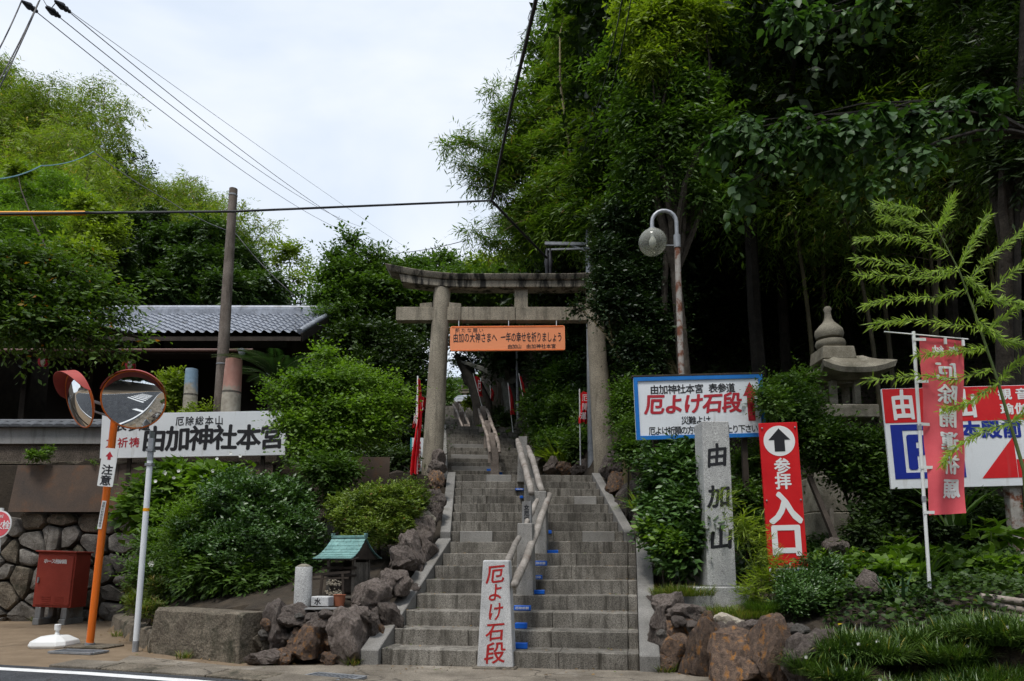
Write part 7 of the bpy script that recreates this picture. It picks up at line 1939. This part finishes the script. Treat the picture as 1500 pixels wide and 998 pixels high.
plant('mulberry_tree', 'branch of large pointed mulberry leaves reaching left across the dark forest', 'tree', 1480,
      [(1055, 200, 7.6, 18, .8, 1.2), (1090, 178, 7.5, 22, .7, 1.2), (1130, 205, 7.4, 22, .9, 1.1), (1165, 175, 7.4, 24, .6, 1.3), (1200, 200, 7.3, 26, .7, 1.2), (1240, 185, 7.3, 24, .7, 1.2), (1285, 165, 7.4, 24, .6, 1.3), (1340, 170, 7.5, 26, .7, 1.3), (1385, 150, 7.6, 26, .7, 1.3),
       (1310, 235, 7.3, 20, .8), (1265, 262, 7.3, 16, .8), (1345, 220, 7.3, 20, .8), (1110, 235, 7.5, 14, .9), (1085, 275, 7.5, 12, 1.0), (1435, 145, 7.7, 30), (1220, 235, 7.4, 14, .8)],
      3000, 5, .092, .066, g_mulb, heart=True, hang=.5, r0=.05, bark=m_bark_shade, twig=.26, shell=.1, up=.0, droop=.95, bY=8.6, trunk_top=at(1520, 200, 8.2), fold=.1)
plant('mulberry_tree', 'hanging cluster of broad mulberry leaves at the top edge right of centre', 'tree', 1500,
      [(1165, 30, 7.6, 20, .7), (1200, 15, 7.6, 26, .6), (1245, 15, 7.5, 22, .5), (1180, 60, 7.6, 12), (1290, -10, 7.5, 26), (1150, 10, 7.7, 20)], 520, 5, .092, .070, g_mulb, heart=True, hang=.5, r0=.05, bark=m_bark_shade, twig=.25, shell=.1, up=0, droop=.95, bY=8.9, trunk_top=at(1500, -40, 8.3))
plant('willow_leaved_tree', 'dark narrow leaved tree at the upper right edge', 'tree', 1500,
      [(1440, 110, 9, 50), (1490, 60, 9, 50), (1420, 50, 9.2, 40), (1480, 180, 8.8, 50), (1450, 230, 9, 40), (1500, 250, 8.8, 44), (1400, 0, 9.4, 40), (1500, 0, 9, 50)], 14000, 7, .12, .022, g_for, r0=.14, twig=.35, shell=.2, droop=.3, bY=9)
# bright bamboo in front at the right edge
t = thing('young_bamboo', 'bright green young bamboo with horizontal feathery branches at the right edge', 'bamboo', foot(at(1500, 800, 6.6).x, 6.6))
st = [foot(at(1505, 800, 6.6).x, 6.6), at(1500, 690, 6.6), at(1462, 560, 6.6), at(1425, 450, 6.6), at(1404, 395, 6.6), at(1375, 340, 6.6), at(1345, 305, 6.6)]
mb = MB(); mb.tube(st, [.018, .016, .013, .010, .008, .005, .003], 8); mb.build('culm', m_culmg, t, smooth=60)
PP, DD, NN = [], [], []; rr = random.Random(8); mbb = MB()
def spray(pts, n=46, l0=.085):
    pts = [at(*p) for p in pts]; mbb.tube(pts, .0035, 5)
    for j in range(n):
        u = (j + .5) / n * (len(pts) - 1); a = int(u); p = pts[a].lerp(pts[a + 1], u - a); tg = (pts[a + 1] - pts[a]).normalized()
        for s in (-1, 1):
            for q in range(2):
                d = (tg * rr.uniform(.35, 1.1) + Vector((rr.uniform(-.45, .45), rr.uniform(-.7, .7), s * rr.uniform(.0, .85) - .12))).normalized()
                PP.append(p + Vector((rr.uniform(-.01, .01), rr.uniform(-.04, .04), rr.uniform(-.012, .012)))); DD.append(d); NN.append(Vector((rr.uniform(-.4, .4), -1.0, rr.uniform(.1, .8))))
for pts in ([(1400, 392, 6.6), (1360, 400, 6.5), (1310, 385, 6.4), (1250, 378, 6.3)], [(1390, 375, 6.6), (1350, 350, 6.5), (1300, 345, 6.4), (1255, 352, 6.35)], [(1350, 310, 6.6), (1320, 305, 6.5), (1285, 298, 6.4)], [(1375, 340, 6.6), (1330, 325, 6.5), (1290, 318, 6.4)],
            [(1404, 395, 6.6), (1370, 408, 6.5), (1310, 405, 6.4), (1255, 402, 6.3)], [(1415, 425, 6.6), (1370, 435, 6.5), (1310, 438, 6.4), (1265, 447, 6.35)], [(1440, 480, 6.6), (1390, 475, 6.4), (1330, 468, 6.3), (1275, 476, 6.3)], [(1372, 340, 6.6), (1385, 315, 6.6), (1395, 290, 6.6)],
            [(1404, 395, 6.6), (1425, 350, 6.65), (1448, 315, 6.7)], [(1415, 420, 6.6), (1440, 385, 6.65), (1470, 362, 6.7), (1500, 335, 6.75)], [(1425, 450, 6.6), (1465, 415, 6.65), (1500, 385, 6.7), (1530, 370, 6.7)], [(1440, 490, 6.6), (1475, 460, 6.6), (1510, 440, 6.6)],
            [(1455, 540, 6.6), (1400, 555, 6.4), (1350, 550, 6.3), (1270, 557, 6.3)], [(1462, 560, 6.6), (1420, 590, 6.45), (1380, 600, 6.35)], [(1462, 560, 6.6), (1490, 530, 6.6), (1520, 520, 6.6)], [(1480, 620, 6.6), (1440, 630, 6.5), (1400, 655, 6.4), (1380, 680, 6.35)], [(1480, 620, 6.6), (1510, 600, 6.6), (1530, 590, 6.6)],
            [(1432, 470, 6.6), (1470, 500, 6.5), (1510, 505, 6.5)], [(1410, 405, 6.6), (1455, 440, 6.5), (1500, 445, 6.5)], [(1445, 510, 6.6), (1400, 515, 6.45), (1340, 520, 6.35)]):
    spray(pts)
mbb.build('branches', m_culmg, t, fix=False)['kind'] = 'stuff'
o = ORG[t.name]
link('foliage', leaf_mesh('foliage', np.array([tuple(p - o) for p in PP]), np.array([tuple(d) for d in DD]), np.array([tuple(n) for n in NN]), .085 * (.6 + .8 * rng.random(len(PP))), .0125, g_bambr, fold=.1), t)
# white flowers on the shrub before the board
flw = bpy.data.objects['hibiscus_shrub']
for i, (px, py, Y) in enumerate(((241, 693, 10.2), (262, 690, 10.2), (228, 705, 10.0), (300, 696, 10.1), (312, 690, 10.1), (222, 826, 9.0), (255, 700, 10.1), (352, 668, 10.4), (338, 664, 10.4), (318, 672, 10.3))):
    c = at(px, py, Y); mb = MB(); s = .045 if i in (0, 5) else .028
    for j in range(6):
        d = Vector((math.cos(j * 1.05), -.3, math.sin(j * 1.05))); e = Vector((-math.sin(j * 1.05), 0, math.cos(j * 1.05)))
        mb.flat([c, c + d * s * .6 + e * s * .4, c + d * s, c + d * s * .6 - e * s * .4])
    mb.build('flower', m_wfl, flw, fix=False)

# the wooded bank across the road, seen in the road mirrors
for i, (x, y) in enumerate([(-22, -13), (-17, -12), (-12, -12), (-7, -12), (-2, -13), (3, -14), (8, -15.5), (13, -18), (18, -20), (24, -23), (-28, -12), (-34, -11), (-42, -9), (-15, -17), (-5, -18), (5, -20), (16, -25), (30, -26), (36, -27), (-50, -6), (-25, -18)]):
    inst('roadside_tree', 'tree on the bank across the road reflected in the road mirrors', 'tree', (x, y, float(zt(x, y)) - .2), far_t[i % 3], rb.uniform(1.25, 1.6), group='trees across the road')

# fallen leaves and grit
def litter(name, label, pts, L, mat, seed):
    g = np.random.default_rng(seed); P = np.array(pts); D = unit(g.normal(size=P.shape) * [1, 1, .15]); N = unit(g.normal(size=P.shape) * .25 + [0, 0, 1.])
    s_ = .6 + .8 * g.random((len(P), 1)); o = link(name, leaf_mesh(name, P, D, N, L * s_, L * .5 * s_, mat, fold=.1)); tag(o, label, 'leaves', kind='stuff')
g_dead = leafmat('fallen leaf', (.06, .035, .015), (.26, .16, .06), (.10, .14, .03), .85, trans=.1)
gg = random.Random(6); pts = []
for i in range(260):
    k_ = gg.randrange(8); u_ = gg.choice([gg.uniform(0, .3), gg.uniform(2.1, 2.4), gg.uniform(0, 2.4)]); v_ = .365 * k_ + (.365 - gg.random() ** 2 * .3) - .02
    p = st1(u_, v_, .1525 * (k_ + 1) + .006); pts.append(tuple(p))
for i in range(160):
    k_ = gg.randrange(8); Mx = Matrix.Translation((-.83, 9.78, 1.22)) @ Matrix.Rotation(R(3.2), 4, 'Z')
    pts.append(tuple(Mx @ Vector((gg.uniform(0, 2.37), .35 * k_ + gg.uniform(.05, .33), .1525 * (k_ + 1) + .006))))
litter('fallen_leaves', 'scattered fallen leaves lying on the lower stone steps', pts, .032, g_dead, 1)
pts = []
for i in range(420):
    x_ = gg.uniform(-7.5, 3.0); y0_ = float(yfL(x_)) if x_ < -1.4 else (6.95 if x_ < 1.3 else float(yfR(x_)))
    pts.append((x_, y0_ - .06 - abs(gg.gauss(0, .28)), .016))
litter('fallen_leaves', 'fallen leaves gathered along the foot of the walls and stairs', pts, .030, g_dead, 2)

# repeats of one kind carry one group phrase
for cat_, ph_ in {'lily turf': 'lily turf clumps in the beds at the lower right', 'power line': 'power lines crossing the sky', 'insulator': 'strain insulators at the top left', 'flag': 'red flags around the torii and stairs',
                  'log': 'bleached logs in the pile at the right edge', 'stairs': 'flights of granite stairs up to the shrine', 'grass': 'grass patches around the monument', 'iris': 'iris clumps', 'weeds': 'weeds at the foot of the walls and on the banks',
                  'lantern': 'striped paper lanterns under the eaves'}.items():
    for o_ in bpy.data.objects:
        if o_.get('category') == cat_ and not o_.get('group') and not o_['label'].startswith('old carved'): o_['group'] = ph_
